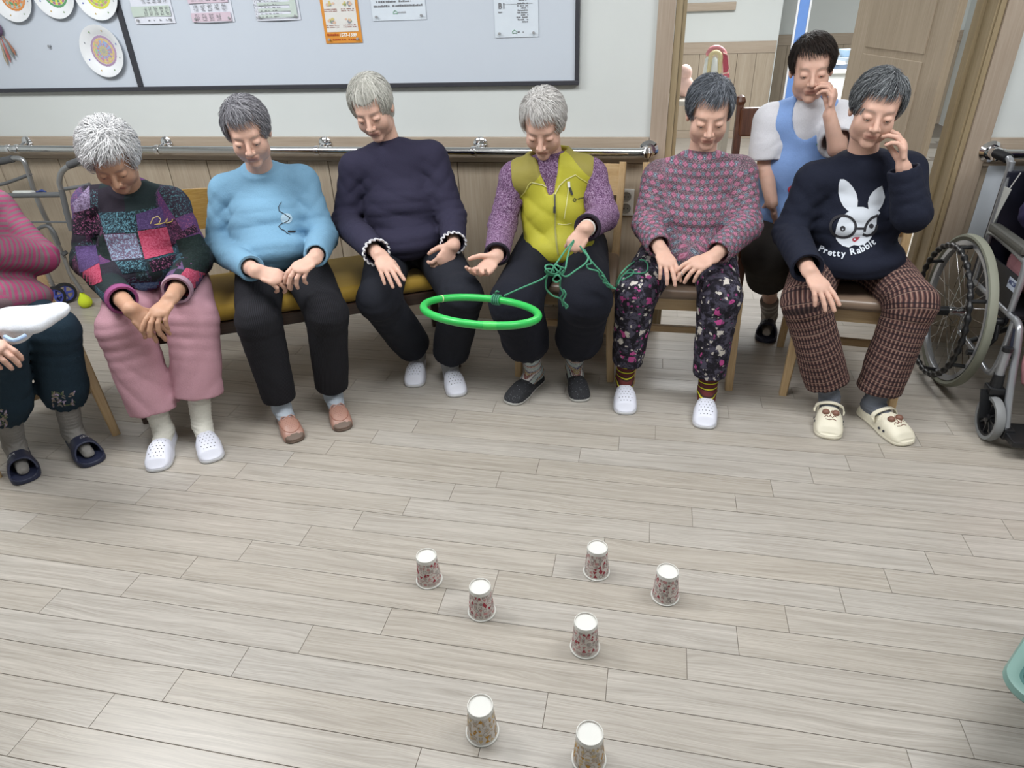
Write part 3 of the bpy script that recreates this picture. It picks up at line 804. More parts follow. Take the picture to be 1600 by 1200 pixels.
# ------------------------------------------------------------------ chairs
LW = lambda ax: woodmat('beech_wood_' + ax.lower(), 'b8976c', 'c8aa80', 'd3b991', ax, 1.0, 0.4, ev=False)
BEX, BEY, BEZ = LW('X'), LW('Y'), LW('Z')
VINYL = plain('brown_vinyl', '7d6a5a', 0.32, 0, 0.05, 30)
def chair(label, loc, rz, rug=1.0):
    """front of the chair is local -y; origin on the floor under the seat centre"""
    t = thing('dining_chair', label, 'chair', loc, rz, 'light wooden chairs with brown seats')
    w, d, h = 0.21, 0.21, 0.405
    for s in (-1, 1):
        m = MB(); m.bar((s * (w - .005), -d + .02, 0), (s * (w - 0.02), -d + .035, h), .030, .032, .042, .042, up=(0, 1, 0), bev=.004); m.build('leg', BEZ, t)
        m = MB(); m.bar((s * (w - .01), d + .06, 0), (s * (w - 0.02), d - .01, h), .030, .034, .036, .044, up=(0, 1, 0), bev=.004)
        m.bar((s * (w - 0.02), d - .01, h), (s * (w - .005), d + .050, 0.84), .036, .044, .030, .026, up=(0, 1, 0), bev=.004); m.build('leg', BEZ, t)
        m = MB(); m.box((s * (w - 0.034) - .009, -d + .05, 0.21), (s * (w - 0.034) + .009, d + .01, 0.24), bev=.002); m.build('stretcher', BEY, t)
        m = MB(); m.box((s * (w - 0.026) - .011, -d + .05, h - .055), (s * (w - 0.026) + .011, d - .01, h), bev=.002); m.build('apron', BEY, t)
    m = MB(); m.box((-w + .04, -d + .024, h - .055), (w - .04, -d + .046, h), bev=.002); m.build('apron', BEX, t)
    m = MB(); m.box((-w + .04, d - .02, h - .055), (w - .04, d + .002, h), bev=.002); m.build('apron', BEX, t)
    m = MB(); m.box((-w + .03, -0.02, 0.17), (w - .03, 0.0, 0.20), bev=.002); m.build('stretcher', BEX, t)
    m = MB(); m.box((-w + .03, d + .0, 0.23), (w - .03, d + .02, 0.26), bev=.002); m.build('stretcher', BEX, t)
    S = Sdf()
    def pad(P):
        q = np.abs(P - A3(0, -0.005, h + 0.025)) - A3(w + .005 - .03, d + .012 - .03, 0.001)
        return np.sqrt((np.maximum(q, 0) ** 2 * A3(1, 1, 1.3)).sum(1)) + np.minimum(q.max(1), 0) - 0.026 - 0.006 * np.cos(P[:, 0] * 7) * np.cos(P[:, 1] * 7)
    V, Q = snets(pad, (-w - .04, -d - .05, h - .02), (w + .04, d + .05, h + .07), 0.012)
    put_mesh('seat', V, Q, VINYL, t, (0, 0, 0))
    m = MB(); n = 8; yb = d + .033
    for k in range(n):
        xa = -w + .02 + (2 * w - .04) * k / n; xb = -w + .02 + (2 * w - .04) * (k + 1) / n
        ca = 0.02 * (1 - (2 * k / n - 1) ** 2); cb = 0.02 * (1 - (2 * (k + 1) / n - 1) ** 2)
        m.add([(xa, yb + ca * .5, .70), (xb, yb + cb * .5, .70), (xb, yb + cb * .5 + .016, .70), (xa, yb + ca * .5 + .016, .70), (xa, yb + ca * .5 + .012, .83), (xb, yb + cb * .5 + .012, .83), (xb, yb + cb * .5 + .028, .83), (xa, yb + ca * .5 + .028, .83)],
              [(0, 1, 5, 4), (2, 3, 7, 6), (4, 5, 6, 7), (1, 0, 3, 2), (0, 4, 7, 3), (1, 2, 6, 5)])
    m.build('backrest', BEX, t, smooth=False)
    m = MB(); m.box((-w + .02, d + .035, 0.56), (w - .02, d + .053, 0.61), bev=.003); m.build('back_rail', BEX, t)
    return t
chair('light wooden chair under the woman in the lime vest', (-0.335, -0.40, 0), 0.02)
chair('light wooden chair under the woman in floral trousers', (0.170, -0.40, 0), 0.0)
chair('light wooden chair under the woman in the rabbit sweatshirt', (0.815, -0.435, 0), -0.10)
chair('light wooden chair under the striped sleeve at the left edge', (-2.345, -1.335, 0), 0.91)

# dark carved chair of the carer
DKX = woodmat('dark_carved_wood', '3f2418', '57321f', '6e4630', 'Z', 1.0, 0.35, ev=False)
t = thing('carved_chair', 'dark brown carved wooden chair under the carer in the blue apron', 'chair', (0.60, 0.12, 0), 0.1)
for s in (-1, 1):
    m = MB()
    for dx, dy in ((-.008, 0), (.008, 0), (0, -.008), (0, .008)): m.bar((s * .2 + dx * .7, -.2 + dy * .7, .12), (s * .2 + dx, -.2 + dy, .42), .018, .018, .024, .024)
    m.bar((s * .2, -.2, 0), (s * .2, -.2, .12), .03, .03, .042, .042, bev=.003); m.build('leg', DKX, t)
    m = MB(); m.bar((s * .2, .22, 0), (s * .2, .19, .45), .036, .036, .04, .04, bev=.003); m.bar((s * .2, .19, .45), (s * .2, .26, 1.0), .04, .04, .03, .03, bev=.003)
    m.lathe([(0.0, 0), (0.02, 0), (0.026, 0.015), (0.018, 0.035), (0.0, 0.045)], 12, (s * .2, .26, 1.0)); m.build('leg', DKX, t)
m = MB(); m.box((-.23, -.24, .42), (.23, .22, .46), bev=.012); m.build('seat', DKX, t)
m = MB(); m.box((-.2, .225, .86), (.2, .255, .99), bev=.01); m.build('backrest', DKX, t)
for k in range(4):
    m = MB(); m.bar((-.12 + .08 * k, .205, .46), (-.12 + .08 * k, .24, .86), .022, .014); m.build('spindle', DKX, t)

# ------------------------------------------------------------------ the long bench
BL, BRt = A3(-2.055, -1.225, 0), A3(-0.775, -0.515, 0)
BU = nrm(BRt - BL); BN = A3(-BU[1], BU[0], 0); BLEN = np.linalg.norm(BRt - BL); BANG = math.atan2(BU[1], BU[0])
t = thing('bench', 'long bench with mustard yellow cushion, dark frame and honey wood backs', 'bench', tuple(BL), BANG)
DARKB = woodmat('bench_dark_wood', '2f211b', '3d2c24', '4b382e', 'X', 1.0, 0.4, ev=False)
HONEY = woodmat('honey_lacquer_wood', '8b6a33', '9c7b41', 'ab8c52', 'X', 0.9, 0.25, ev=False)
HONEYZ = woodmat('honey_lacquer_post', '7a5c2c', '8b6b37', '9c7d46', 'Z', 0.9, 0.25, ev=False)
D = 0.44
m = MB(); m.box((0.02, 0.0, 0.335), (BLEN - .02, 0.03, 0.385), bev=.004); m.build('frame_rail', DARKB, t)
m = MB(); m.box((0.02, D - .03, 0.335), (BLEN - .02, D, 0.385), bev=.004); m.build('frame_rail', DARKB, t)
for x in (0.02, BLEN - .05):
    m = MB(); m.box((x, .031, .335), (x + .03, D - .031, .385), bev=.003); m.build('frame_rail', DARKB, t)
for x in (0.07, BLEN - .07):
    m = MB(); m.bar((x, -0.0, 0), (x, .03, .335), .034, .034, .05, .044, up=(0, 1, 0), bev=.004); m.build('leg', DARKB, t)
    m = MB(); m.bar((x, D + .04, 0), (x, D - .03, .335), .034, .034, .05, .044, up=(0, 1, 0), bev=.004); m.build('leg', DARKB, t)
def padf(P):
    q = np.abs(P - A3(BLEN / 2, D / 2, 0.418)) - A3(BLEN / 2 - .035, D / 2 - .03, 0.002)
    return np.sqrt((np.maximum(q, 0) ** 2).sum(1)) + np.minimum(q.max(1), 0) - 0.032
V, Q = snets(padf, (-.05, -.05, .37), (BLEN + .05, D + .05, .47), 0.012)
mus = NT('mustard_velour'); ob = mus.obj(); bl = mus.noise(ob, 14, 3)
put_mesh('cushion', V, Q, mus.fin(mus.mix(mus.math('MULTIPLY', bl, 0.5), srgb('b2902f'), srgb('8f7020')), 0.75, sheen=0.3), t, (0, 0, 0))
def back_section(x0, x1):
    for x in (x0, x1):
        m = MB(); m.bar((x, D + .0, .34), (x, D + .10, .80), .03, .05, .03, .05, up=(1, 0, 0), bev=.006); m.build('back_post', HONEYZ, t)
    m = MB(); n = 10
    for k in range(n):
        a, b_ = x0 + (x1 - x0) * k / n, x0 + (x1 - x0) * (k + 1) / n; ya, yb_ = D + .11 - .02 * (1 - abs(2 * k / n - 1) ** 2) + .02, D + .11 - .02 * (1 - abs(2 * (k + 1) / n - 1) ** 2) + .02
        dz0 = .015 * (1 - (2 * k / n - 1) ** 2); dz1 = .015 * (1 - (2 * (k + 1) / n - 1) ** 2)
        m.add([(a, ya - .035, .63), (b_, yb_ - .035, .63), (b_, yb_ - .02, .63), (a, ya - .02, .63), (a, ya - .01, .79 + dz0), (b_, yb_ - .01, .79 + dz1), (b_, yb_ + .008, .79 + dz1), (a, ya + .008, .79 + dz0)],
              [(0, 1, 5, 4), (2, 3, 7, 6), (4, 5, 6, 7), (1, 0, 3, 2), (0, 4, 7, 3), (1, 2, 6, 5)])
    m.build('backrest', HONEY, t)
    m = MB(); m.box((x0 + .016, D + .045, .53), (x1 - .016, D + .062, .56), bev=.003); m.build('back_rail', HONEY, t)
back_section(0.0 - .02, 0.50)

# ------------------------------------------------------------------ walking frame
ALU = plain('grey_aluminium', '9a9b9c', 0.35, 0.75, 0.03); GRIP = plain('dark_grey_rubber', '4f5052', 0.7); GBAR = plain('grey_coated_bar', '66686a', 0.5, 0.2)
t = thing('walking_frame', 'folding aluminium walking frame with blue wheels against the wall', 'walking frame', (-3.3, -0.3, 0)); b = (-3.3, -0.3, 0)
def W(px, py, Y): return at(px, py, Y=Y)
# far side frame (wheels), near side frame (ball foot)
def pth(l, Y0_, Y1_=None):
    n = len(l); Y1_ = Y0_ if Y1_ is None else Y1_
    return [W(x, y, Y0_ + (Y1_ - Y0_) * i / (n - 1)) for i, (x, y) in enumerate(l)]
lt = pth([(-14, 254), (18, 248), (34, 249), (42, 262), (56, 306), (76, 350), (100, 402)], -0.16)
m = MB(); m.tube(smooth_pts(lt, 5), 0.0125, 12); m.build('tube', ALU, t, b, True)
m = MB(); m.tube(pth([(100, 402), (108, 425), (129, 456)], -0.16, -.14), 0.011, 12); m.build('leg', ALU, t, b, True)
m = MB(); m.tube(pth([(99, 394), (103, 398)], -0.16), 0.017, 12); m.build('collar', GRIP, t, b, True)
m = MB(); m.tube(pth([(-14, 255), (2, 252), (20, 248)], -0.16), 0.0175, 12); m.build('hand_grip', GRIP, t, b, True)
rt = pth([(138, 252), (112, 258), (97, 268), (93, 285), (97, 300), (104, 335)], -0.34)
m = MB(); m.tube(smooth_pts(rt, 5), 0.013, 12); m.build('tube', ALU, t, b, True)
m = MB(); m.tube(pth([(108, 258), (126, 251), (140, 247)], -0.34), 0.018, 12); m.build('hand_grip', GRIP, t, b, True)
m = MB(); m.tube(pth([(96, 296), (105, 335), (112, 360)], -0.34), 0.014, 12); m.build('tube', GBAR, t, b, True)
m = MB(); m.tube(pth([(-10, 306), (98, 304)], -0.20, -0.34), 0.0135, 12); m.build('crossbar', GBAR, t, b, True)
m = MB(); m.tube(pth([(24, 302), (52, 302)], -0.235, -0.275), 0.0145, 12); m.build('label_wrap', plain('frame_sticker', 'c8cac6', 0.4), t, b, True)
m = MB(); m.tube(pth([(57, 300), (66, 298), (72, 300)], -0.26), [.004, .007, .004], 8); m.build('fold_clip', plain('blue_clip', '34457e', 0.4), t, b, True)
m = MB(); m.tube(pth([(0, 349), (60, 347), (106, 347)], -0.2, -0.34), 0.006, 8); m.build('crossbar', GBAR, t, b, True)
m = MB(); m.tube(smooth_pts(pth([(40, 366), (54, 360), (72, 353), (84, 362), (92, 382)], -0.2), 5), 0.010, 10); m.build('brace', GBAR, t, b, True)
m = MB(); m.tube(smooth_pts(pth([(-10, 290), (10, 286), (48, 272)], -0.16), 4), 0.009, 10); m.build('brace', GBAR, t, b, True)
m = MB(); m.tube(smooth_pts(pth([(102, 295), (125, 292), (140, 288)], -0.34), 4), 0.009, 10); m.build('brace', GBAR, t, b, True)
m = MB(); m.tube(pth([(62, 395), (76, 430), (84, 448)], -0.12), 0.010, 10); m.build('leg', ALU, t, b, True)
BLK = plain('black_rubber', '202124', 0.6)
for px, py, Y in ((98, 449, -0.10), (77, 446, -0.16)):
    c = W(px, py, Y); c[2] = 0.062
    R = np.array(Matrix.Rotation(math.radians(55), 3, 'Z'))
    m = MB(); m.lathe([(0.046, -0.012), (0.060, -0.010), (0.062, 0), (0.060, 0.010), (0.046, 0.012), (0.046, -0.012)], 30, c, 'Y', R=R); wh = m.build('wheel', BLK, t, b, True)
    m = MB(); m.lathe([(0.040, -0.008), (0.046, -0.008), (0.046, 0.008), (0.040, 0.008), (0.040, -0.008)], 30, c, 'Y', R=R)
    for k in range(5):
        a = 2 * math.pi * k / 5; dv_ = R @ A3(math.cos(a), 0, math.sin(a)); m.bar(c + dv_ * .008, c + dv_ * .042, .012, .01)
    m.lathe([(0, -.014), (.012, -.014), (.012, .014), (0, .014)], 14, c, 'Y', R=R)
    m.build('wheel_hub', plain('blue_violet_hub', '4a55a8', 0.4), wh, b, True)
c = W(129, 461, -0.14); c[2] = 0.032
S = Sdf(); S.ell(c, (.034, .034, .033)).cone(c, c + nrm(at(120, 440, Y=-.14) - c) * .045, .03, .014, .02)
V, Q = sdf_mesh(S, .006); tb_ = NT('tennis_ball'); tb_.bump(tb_.noise(tb_.obj(), 400), .6, .002)
put_mesh('ball_foot', V, Q, tb_.fin('c9d92f', .9), t, b)
# ------------------------------------------------------------------ paper cups
def cup_motif(kind):
    """printed shapes wrapped on the cone of the cup: filled triangles, outlined rings, bars"""
    rr = random.Random(11 + kind); m = MB()
    H0, H1, RA, RB = 0.008, 0.086, 0.0363, 0.0283
    def P(u, v, off):
        v = min(max(v, H0), H1); r = RA + (RB - RA) * v / 0.098 + off; a = u / 0.032; return (r * math.cos(a), r * math.sin(a), v)
    C_ = 2 * math.pi * 0.032
    def poly(pts, mi, off):
        # fan from centroid keeps it near the curved wall
        n = len(pts); cx = sum(p[0] for p in pts) / n; cy = sum(p[1] for p in pts) / n
        dense = []
        for i in range(n):
            a, b_ = pts[i], pts[(i + 1) % n]
            dense += [(a[0] + (b_[0] - a[0]) * k / 3, a[1] + (b_[1] - a[1]) * k / 3) for k in range(3)]
        v = [P(cx, cy, off)] + [P(x, y, off) for x, y in dense]
        m.add(v, [(0, i + 1, (i + 1) % len(dense) + 1) for i in range(len(dense))], mi)
    def ring(cx, cy, r, w_, mi, off, n=16, a0=0, a1=2 * math.pi):
        v = []; 
        for k in range(n + 1):
            a = a0 + (a1 - a0) * k / n
            v += [P(cx + r * math.cos(a), cy + r * math.sin(a), off), P(cx + (r - w_) * math.cos(a), cy + (r - w_) * math.sin(a), off)]
        m.add(v, [(2 * k, 2 * k + 2, 2 * k + 3, 2 * k + 1) for k in range(n)], mi)
    cell = C_ / 16
    for i in range(16):
        for j in range(7):
            cx = i * cell + rr.uniform(-.2, .2) * cell; cy = H0 + 0.006 + j * 0.0115 + rr.uniform(-.001, .001); k = rr.random(); s = rr.uniform(.0042, .0062)
            if k < .34:
                d = rr.choice((1, -1)); poly([(cx - s, cy - s * d), (cx + s, cy - s * d), (cx + rr.uniform(-.3, .3) * s, cy + s * d)], 0 if rr.random() < .6 else 1, 0.0004)
            elif k < .46: poly([(cx - s, cy - s * .8), (cx + s, cy - s * .8), (cx + s, cy + s * .8), (cx - s, cy + s * .8)], 1 if rr.random() < .6 else 3, 0.0003)
            elif k < .72:
                ring(cx, cy, s, .0009, 2, .0004); 
                if rr.random() < .6: ring(cx, cy, s * .55, .0009, 2 if rr.random() < .5 else 0, .0004, 10)
            elif k < .86:
                for q in range(3): poly([(cx - s + q * .0028, cy - s), (cx - s + q * .0028 + .0012, cy - s), (cx - s + q * .0028 + .0012, cy + s), (cx - s + q * .0028, cy + s)], 0 if q == 1 else 2, .0004)
            else:
                ring(cx, cy - s * .5, s * 1.4, .0010, 0, .0004, 12, 0.2, 2.9)
    return m
CUPW = plain('cup_paper_white', 'd6d6d1', 0.55, 0, 0.02); CUPB = plain('cup_body_grey', 'cfc9c3', 0.6, 0, 0.03)
def make_cup(kind):
    t = thing('paper_cup', 'x', 'cup', (0, 0, 0), 0, 'upturned paper cups on the floor')
    m = MB(); H = 0.098
    m.lathe([(0.0355, 0.0010), (0.0363, 0.0008), (0.0283, H - .0005), (0.0288, H), (0.0275, H), (0.0270, H - .004), (0.0, H - 0.0045)], 40); m.build('body', CUPB, t, smooth=True)
    m = MB(); m.lathe([(0.0366, 0.0), (0.0392, 0.001), (0.0397, 0.0024), (0.0385, 0.0038), (0.0362, 0.0036), (0.0355, 0.002), (0.0366, 0.0)], 40); m.build('rolled_rim', CUPW, t, smooth=True)
    m = MB(); m.lathe([(0.0304, H - .0105), (0.0307, H - .0105), (0.0293, H + .0006), (0.0278, H + .0008), (0.0272, H - .004)], 40); m.build('foot_band', CUPW, t, smooth=True)
    m = MB(); m.lathe([(0.0272, H - .0042), (0.0, H - .004)], 40); m.build('base_disc', plain('cup_base', 'd3d9dd', 0.5, 0, .01), t, smooth=True)
    if kind == 0: cols = ['9a2f3f', 'bd8a8a', '6f6260', 'b5a4a0']
    else: cols = ['b98a34', 'c9b183', '9a8f7a', 'c4bcab']
    cup_motif(kind).build('printed_pattern', [plain('cup_ink', c, 0.6, var=0.03) for c in cols], t)
    return t
cups = [(671, 906, 0, 'red printed paper cup, leftmost on the floor'), (753, 955, 0, 'red printed paper cup between the leftmost cup and the nearest yellow one'), (932, 893, 0, 'red printed paper cup farthest from the viewer, below the lime vest'), (1039, 931, 0, 'red printed paper cup, rightmost on the floor'), (914, 1011, 0, 'red printed paper cup closest to the yellow ones, below the farthest cup'), (754, 1143, 1, 'yellow printed paper cup on the left of the front pair'), (920, 1186, 1, 'yellow printed paper cup cut by the lower edge of the picture')]
protos = {}
for i, (px, py, k, lab) in enumerate(cups):
    if k not in protos: t = protos[k] = make_cup(k)
    else: t = copy_tree(protos[k])
    p = at(px, py, Z=0.0); t.location = (p[0], p[1], 0.0005); t.rotation_euler = (0, 0, i * 1.37); t['label'] = lab

# ------------------------------------------------------------------ teal plastic basket at the right edge
t = thing('plastic_basket', 'dark teal plastic crate corner at the lower right edge', 'crate', (1.083, -2.06, 0), -0.68)
TEAL = plain('teal_plastic', '35615e', 0.35); TEALI = plain('teal_plastic_inside', '6f8f88', 0.4)
def rrect(w_, d_, r, n=6):
    pts = []
    for cx, cy, a0 in ((w_ - r, d_ - r, 0), (-w_ + r, d_ - r, 90), (-w_ + r, -d_ + r, 180), (w_ - r, -d_ + r, 270)):
        for k in range(n + 1):
            a = math.radians(a0 + 90 * k / n); pts.append((cx + r * math.cos(a), cy + r * math.sin(a)))
    return pts
def shell(prof):
    """prof: list of (scale_out, z)"""
    vs = []; n = None
    for (dw, z) in prof:
        pts = rrect(.20 + dw, .27 + dw, .05 + max(dw, -.02)); n = len(pts); vs += [(x, y, z) for x, y in pts]
    return vs, [(i * n + k, i * n + (k + 1) % n, (i + 1) * n + (k + 1) % n, (i + 1) * n + k) for i in range(len(prof) - 1) for k in range(n)] + [tuple(range((len(prof) - 1) * n, len(prof) * n))]
m = MB(); m.add(*shell([(-.15, 0.0), (-.13, .05), (-.045, .20), (-.018, .26), (-.024, .26), (-.052, .20), (-.136, .05), (-.155, .006)])); m.build('tub', TEAL, t, smooth=True)
m = MB(); m.add(*shell([(-.018, .245), (.004, .243), (.008, .25), (.004, .262), (-.012, .264), (-.024, .256)])); m.f.pop(); m.build('rim', TEALI, t, smooth=True)
BASKET = t

# ------------------------------------------------------------------ green ring and its cord
YR = -1.22
a_, b_ = at(662, 478, Y=YR), at(841, 492, Y=YR)
c_ = (a_ + b_) / 2; R_ = np.linalg.norm(b_ - a_) / 2; ru = nrm(b_ - a_)
# tilt so that the hoop shows the photograph's narrow ellipse: a near-level hoop dipping towards the viewer
dv_ = nrm(CAM - c_); up_ = nrm(np.cross(ru, dv_)); up_ = up_ if up_[2] > 0 else -up_
th_ = math.asin(20.0 / 88.0); rv = up_ * math.sin(th_) - dv_ * math.cos(th_)
GRN = plain('green_hoop_plastic', '2fb553', 0.35, 0, 0.04)
ring_t = thing('toss_ring', 'bright green plastic hoop hanging in mid air on a green cord', 'ring', tuple(c_))
pts = [c_ + ru * R_ * math.cos(2 * math.pi * k / 64) + rv * R_ * math.sin(2 * math.pi * k / 64) for k in range(64)]
m = MB(); m.tube(pts, 0.0125, 14, closed=True); m.build('hoop', GRN, ring_t, tuple(c_), True)
def hoop_at(deg): a = math.radians(deg); return c_ + ru * R_ * math.cos(a) + rv * R_ * math.sin(a), nrm(-ru * math.sin(a) + rv * math.cos(a))
for deg, c, ww in ((137, 'cfd3a0', .0022), (-80, '45c25a', .02)):
    q, tg = hoop_at(deg); m = MB(); m.tube([q - tg * ww, q + tg * ww], 0.0129, 16); m.build('joint_band', plain('joint_band', c, 0.4), ring_t, tuple(c_), True)
CORD = NT('green_cord'); CORD.bump(CORD.noise(CORD.obj(), 700), .5, .001); CORD = CORD.fin('448a6c', .8)
kq, ktg = hoop_at(74)
cord = thing('cord', 'thin green cord with knots from the hoop through her hand to the floral knee', 'cord', tuple(c_))
cr = 0.0031
# wraps round the hoop
m = MB()
for s in (-.016, -.008, 0, .008):
    q = kq + ktg * s; x = nrm(np.cross(ktg, (0, 0, 1))); y = np.cross(ktg, x)
    m.tube([q + (x * math.cos(a) + y * math.sin(a)) * .0165 for a in np.linspace(0, 2 * math.pi, 17)[:-1]], cr, 7, closed=True)
m.tube(smooth_pts([kq + A3(0, -.0, .018), kq + A3(.006, -.01, .035), kq + A3(.012, 0, .03)], 4), cr, 7); m.build('knot', CORD, cord, tuple(c_), True)
def cordline(l, name='strand'):
    m = MB(); m.tube(smooth_pts([at(x, y, Y=Y - (.075 if Y < -.9 else .05)) for x, y, Y in l], 6), cr, 7); m.build(name, CORD, cord, tuple(c_), True)
ky = float(kq[1])
cordline([(788, 462, ky + .075), (815, 450, -.98), (845, 437, -.97), (862, 424, -.96)])
cordline([(862, 424, -.96), (868, 414, -.95), (876, 420, -.96), (868, 428, -.96), (856, 424, -.97), (852, 416, -.96), (862, 414, -.95), (872, 424, -.96)], 'knot')
cordline([(866, 424, -.96), (858, 420, -.98), (852, 424, -.97), (862, 430, -.96), (878, 428, -.95), (882, 420, -.95), (872, 416, -.96)], 'knot')
cordline([(866, 416, -.95), (876, 402, -.90), (886, 388, -.86), (897, 375, -.84)])
cordline([(874, 428, -.95), (883, 420, -.93), (886, 405, -.9), (890, 390, -.86), (897, 377, -.84)])
cordline([(872, 424, -.95), (884, 432, -.95), (900, 422, -.93), (914, 412, -.91), (919, 402, -.89), (912, 392, -.86), (906, 384, -.85)])
cordline([(856, 426, -.97), (853, 440, -.96), (854, 452, -.955), (864, 462, -.955), (876, 467, -.95), (880, 478, -.95)])
cordline([(876, 434, -.96), (875, 448, -.955), (880, 458, -.955), (876, 466, -.95), (882, 474, -.95), (884, 480, -.95)])
cordline([(866, 432, -.965), (872, 430, -.965), (876, 436, -.965), (870, 441, -.965), (864, 437, -.965), (868, 431, -.965)], 'loop')
cordline([(880, 452, -.955), (884, 460, -.955), (880, 470, -.955), (887, 478, -.95), (884, 482, -.95)], 'tail')
cordline([(907, 386, -.84), (916, 398, -.85), (930, 415, -.86), (942, 428, -.86), (950, 442, -.84), (962, 452, -.83)])
cordline([(913, 390, -.84), (924, 410, -.86), (917, 414, -.87), (920, 420, -.87), (934, 424, -.87), (938, 433, -.86), (946, 440, -.85), (950, 448, -.84), (962, 451, -.83)])
cordline([(940, 430, -.865), (945, 434, -.865), (943, 441, -.86), (950, 444, -.85), (956, 450, -.84)], 'loop')
CORD_BASE = tuple(float(v) for v in cord.location)
# ------------------------------------------------------------------ people
def rotm(yaw=0, nod=0, tilt=0):
    return np.array((Matrix.Rotation(math.radians(yaw), 3, 'Z') @ Matrix.Rotation(math.radians(nod), 3, 'X') @ Matrix.Rotation(math.radians(tilt), 3, 'Y')))

def skinmat(name, c):
    t = NT(name); o = t.obj(); c = srgb(c)
    n1 = t.noise(o, 28, 3); n2 = t.noise(o, 160, 3)
    base = t.mix(n1, tuple(v * .86 for v in c), tuple(min(1, v * 1.1) for v in c))
    base = t.mix(t.math('MULTIPLY', t.attr('lip').outputs['Fac'], 0.75), base, (c[0] * .62, c[1] * .38, c[2] * .40))
    base = t.mix(t.attr('brow').outputs['Fac'], base, srgb('6d625c'))
    t.bump(n2, 0.25, 0.001)
    t.put(t.b, 'Subsurface Weight', 0.08); t.put(t.b, 'Subsurface Radius', (0.01, 0.004, 0.002)); t.put(t.b, 'Subsurface Scale', 1.0)
    return t.fin(base, 0.55, 0, 0.35)
SKINS = {k: skinmat('skin_' + k, v) for k, v in dict(warm='c09882', tan='b58c73', fair='cfa795', deep='a97f69').items()}
EYEW = plain('eye_white', 'cfc9c2', 0.25); EYEI = plain('iris_brown', '2a1d18', 0.2)

def head_sdf():
    S = Sdf()
    S.ell((0, .018, .035), (.074, .089, .079)).ell((0, -.022, -.030), (.060, .062, .070), .03)
    S.cone((-.03, -.02, -.07), (.03, -.02, -.07), .028, .028, .03).ell((0, -.066, -.090), (.022, .018, .017), .02)
    S.ell((.036, -.052, -.030), (.024, .022, .026), .02).ell((-.036, -.052, -.030), (.024, .022, .026), .02)
    S.cone((-.028, -.062, .027), (.028, -.062, .027), .012, .012, .02)
    for s in (-1, 1):
        S.ell((s * .031, -.097, .006), (.018, .018, .013), .012, 's')
        S.ell((s * .031, -.069, .005), (.0165, .0145, .0125), .004)
        S.ell((s * .031, -.087, -.0005), (.0125, .006, .0016), .001, 's')
        S.ell((s * .073, .012, -.004), (.010, .019, .032), .006).ell((s * .082, .006, .0), (.006, .011, .018), .004, 's')
    S.cone((0, -.076, .016), (0, -.103, -.022), .0065, .0105, .009).ell((.0115, -.092, -.027), (.0085, .010, .008), .004).ell((-.0115, -.092, -.027), (.0085, .010, .008), .004)
    for s in (-1, 1): S.ell((s * .006, -.099, -.034), (.0032, .004, .0035), .002, 's')
    S.cone((-.017, -.078, -.052), (.017, -.078, -.052), .0065, .0065, .006).ell((0, -.084, -.051), (.014, .006, .006), .005)
    S.cone((-.015, -.077, -.062), (.015, -.077, -.062), .0075, .0075, .006)
    S.cone((-.022, -.088, -.0565), (.022, -.088, -.0565), .0016, .0016, .002, 's')
    for s in (-1, 1): S.cone((s * .020, -.089, -.026), (s * .031, -.078, -.056), .002, .0015, .005, 's')
    return S
_hV, _hQ = sdf_mesh(head_sdf(), 0.0030, A3(-.095, -.125, -.118), A3(.095, .118, .125))
_lip = np.exp(-((_hV[:, 0] / .021) ** 4)) * np.exp(-(((_hV[:, 2] + .0565) / .0095) ** 4)) * (_hV[:, 1] < -.072)
_brow = np.clip(np.exp(-((((np.abs(_hV[:, 0]) - .031) / .019)) ** 4)) * np.exp(-(((_hV[:, 2] - .028 + 3 * (np.abs(_hV[:, 0]) - .031) ** 2 * 6) / .0045) ** 2)) * (_hV[:, 1] < -.05), 0, 1) * .55

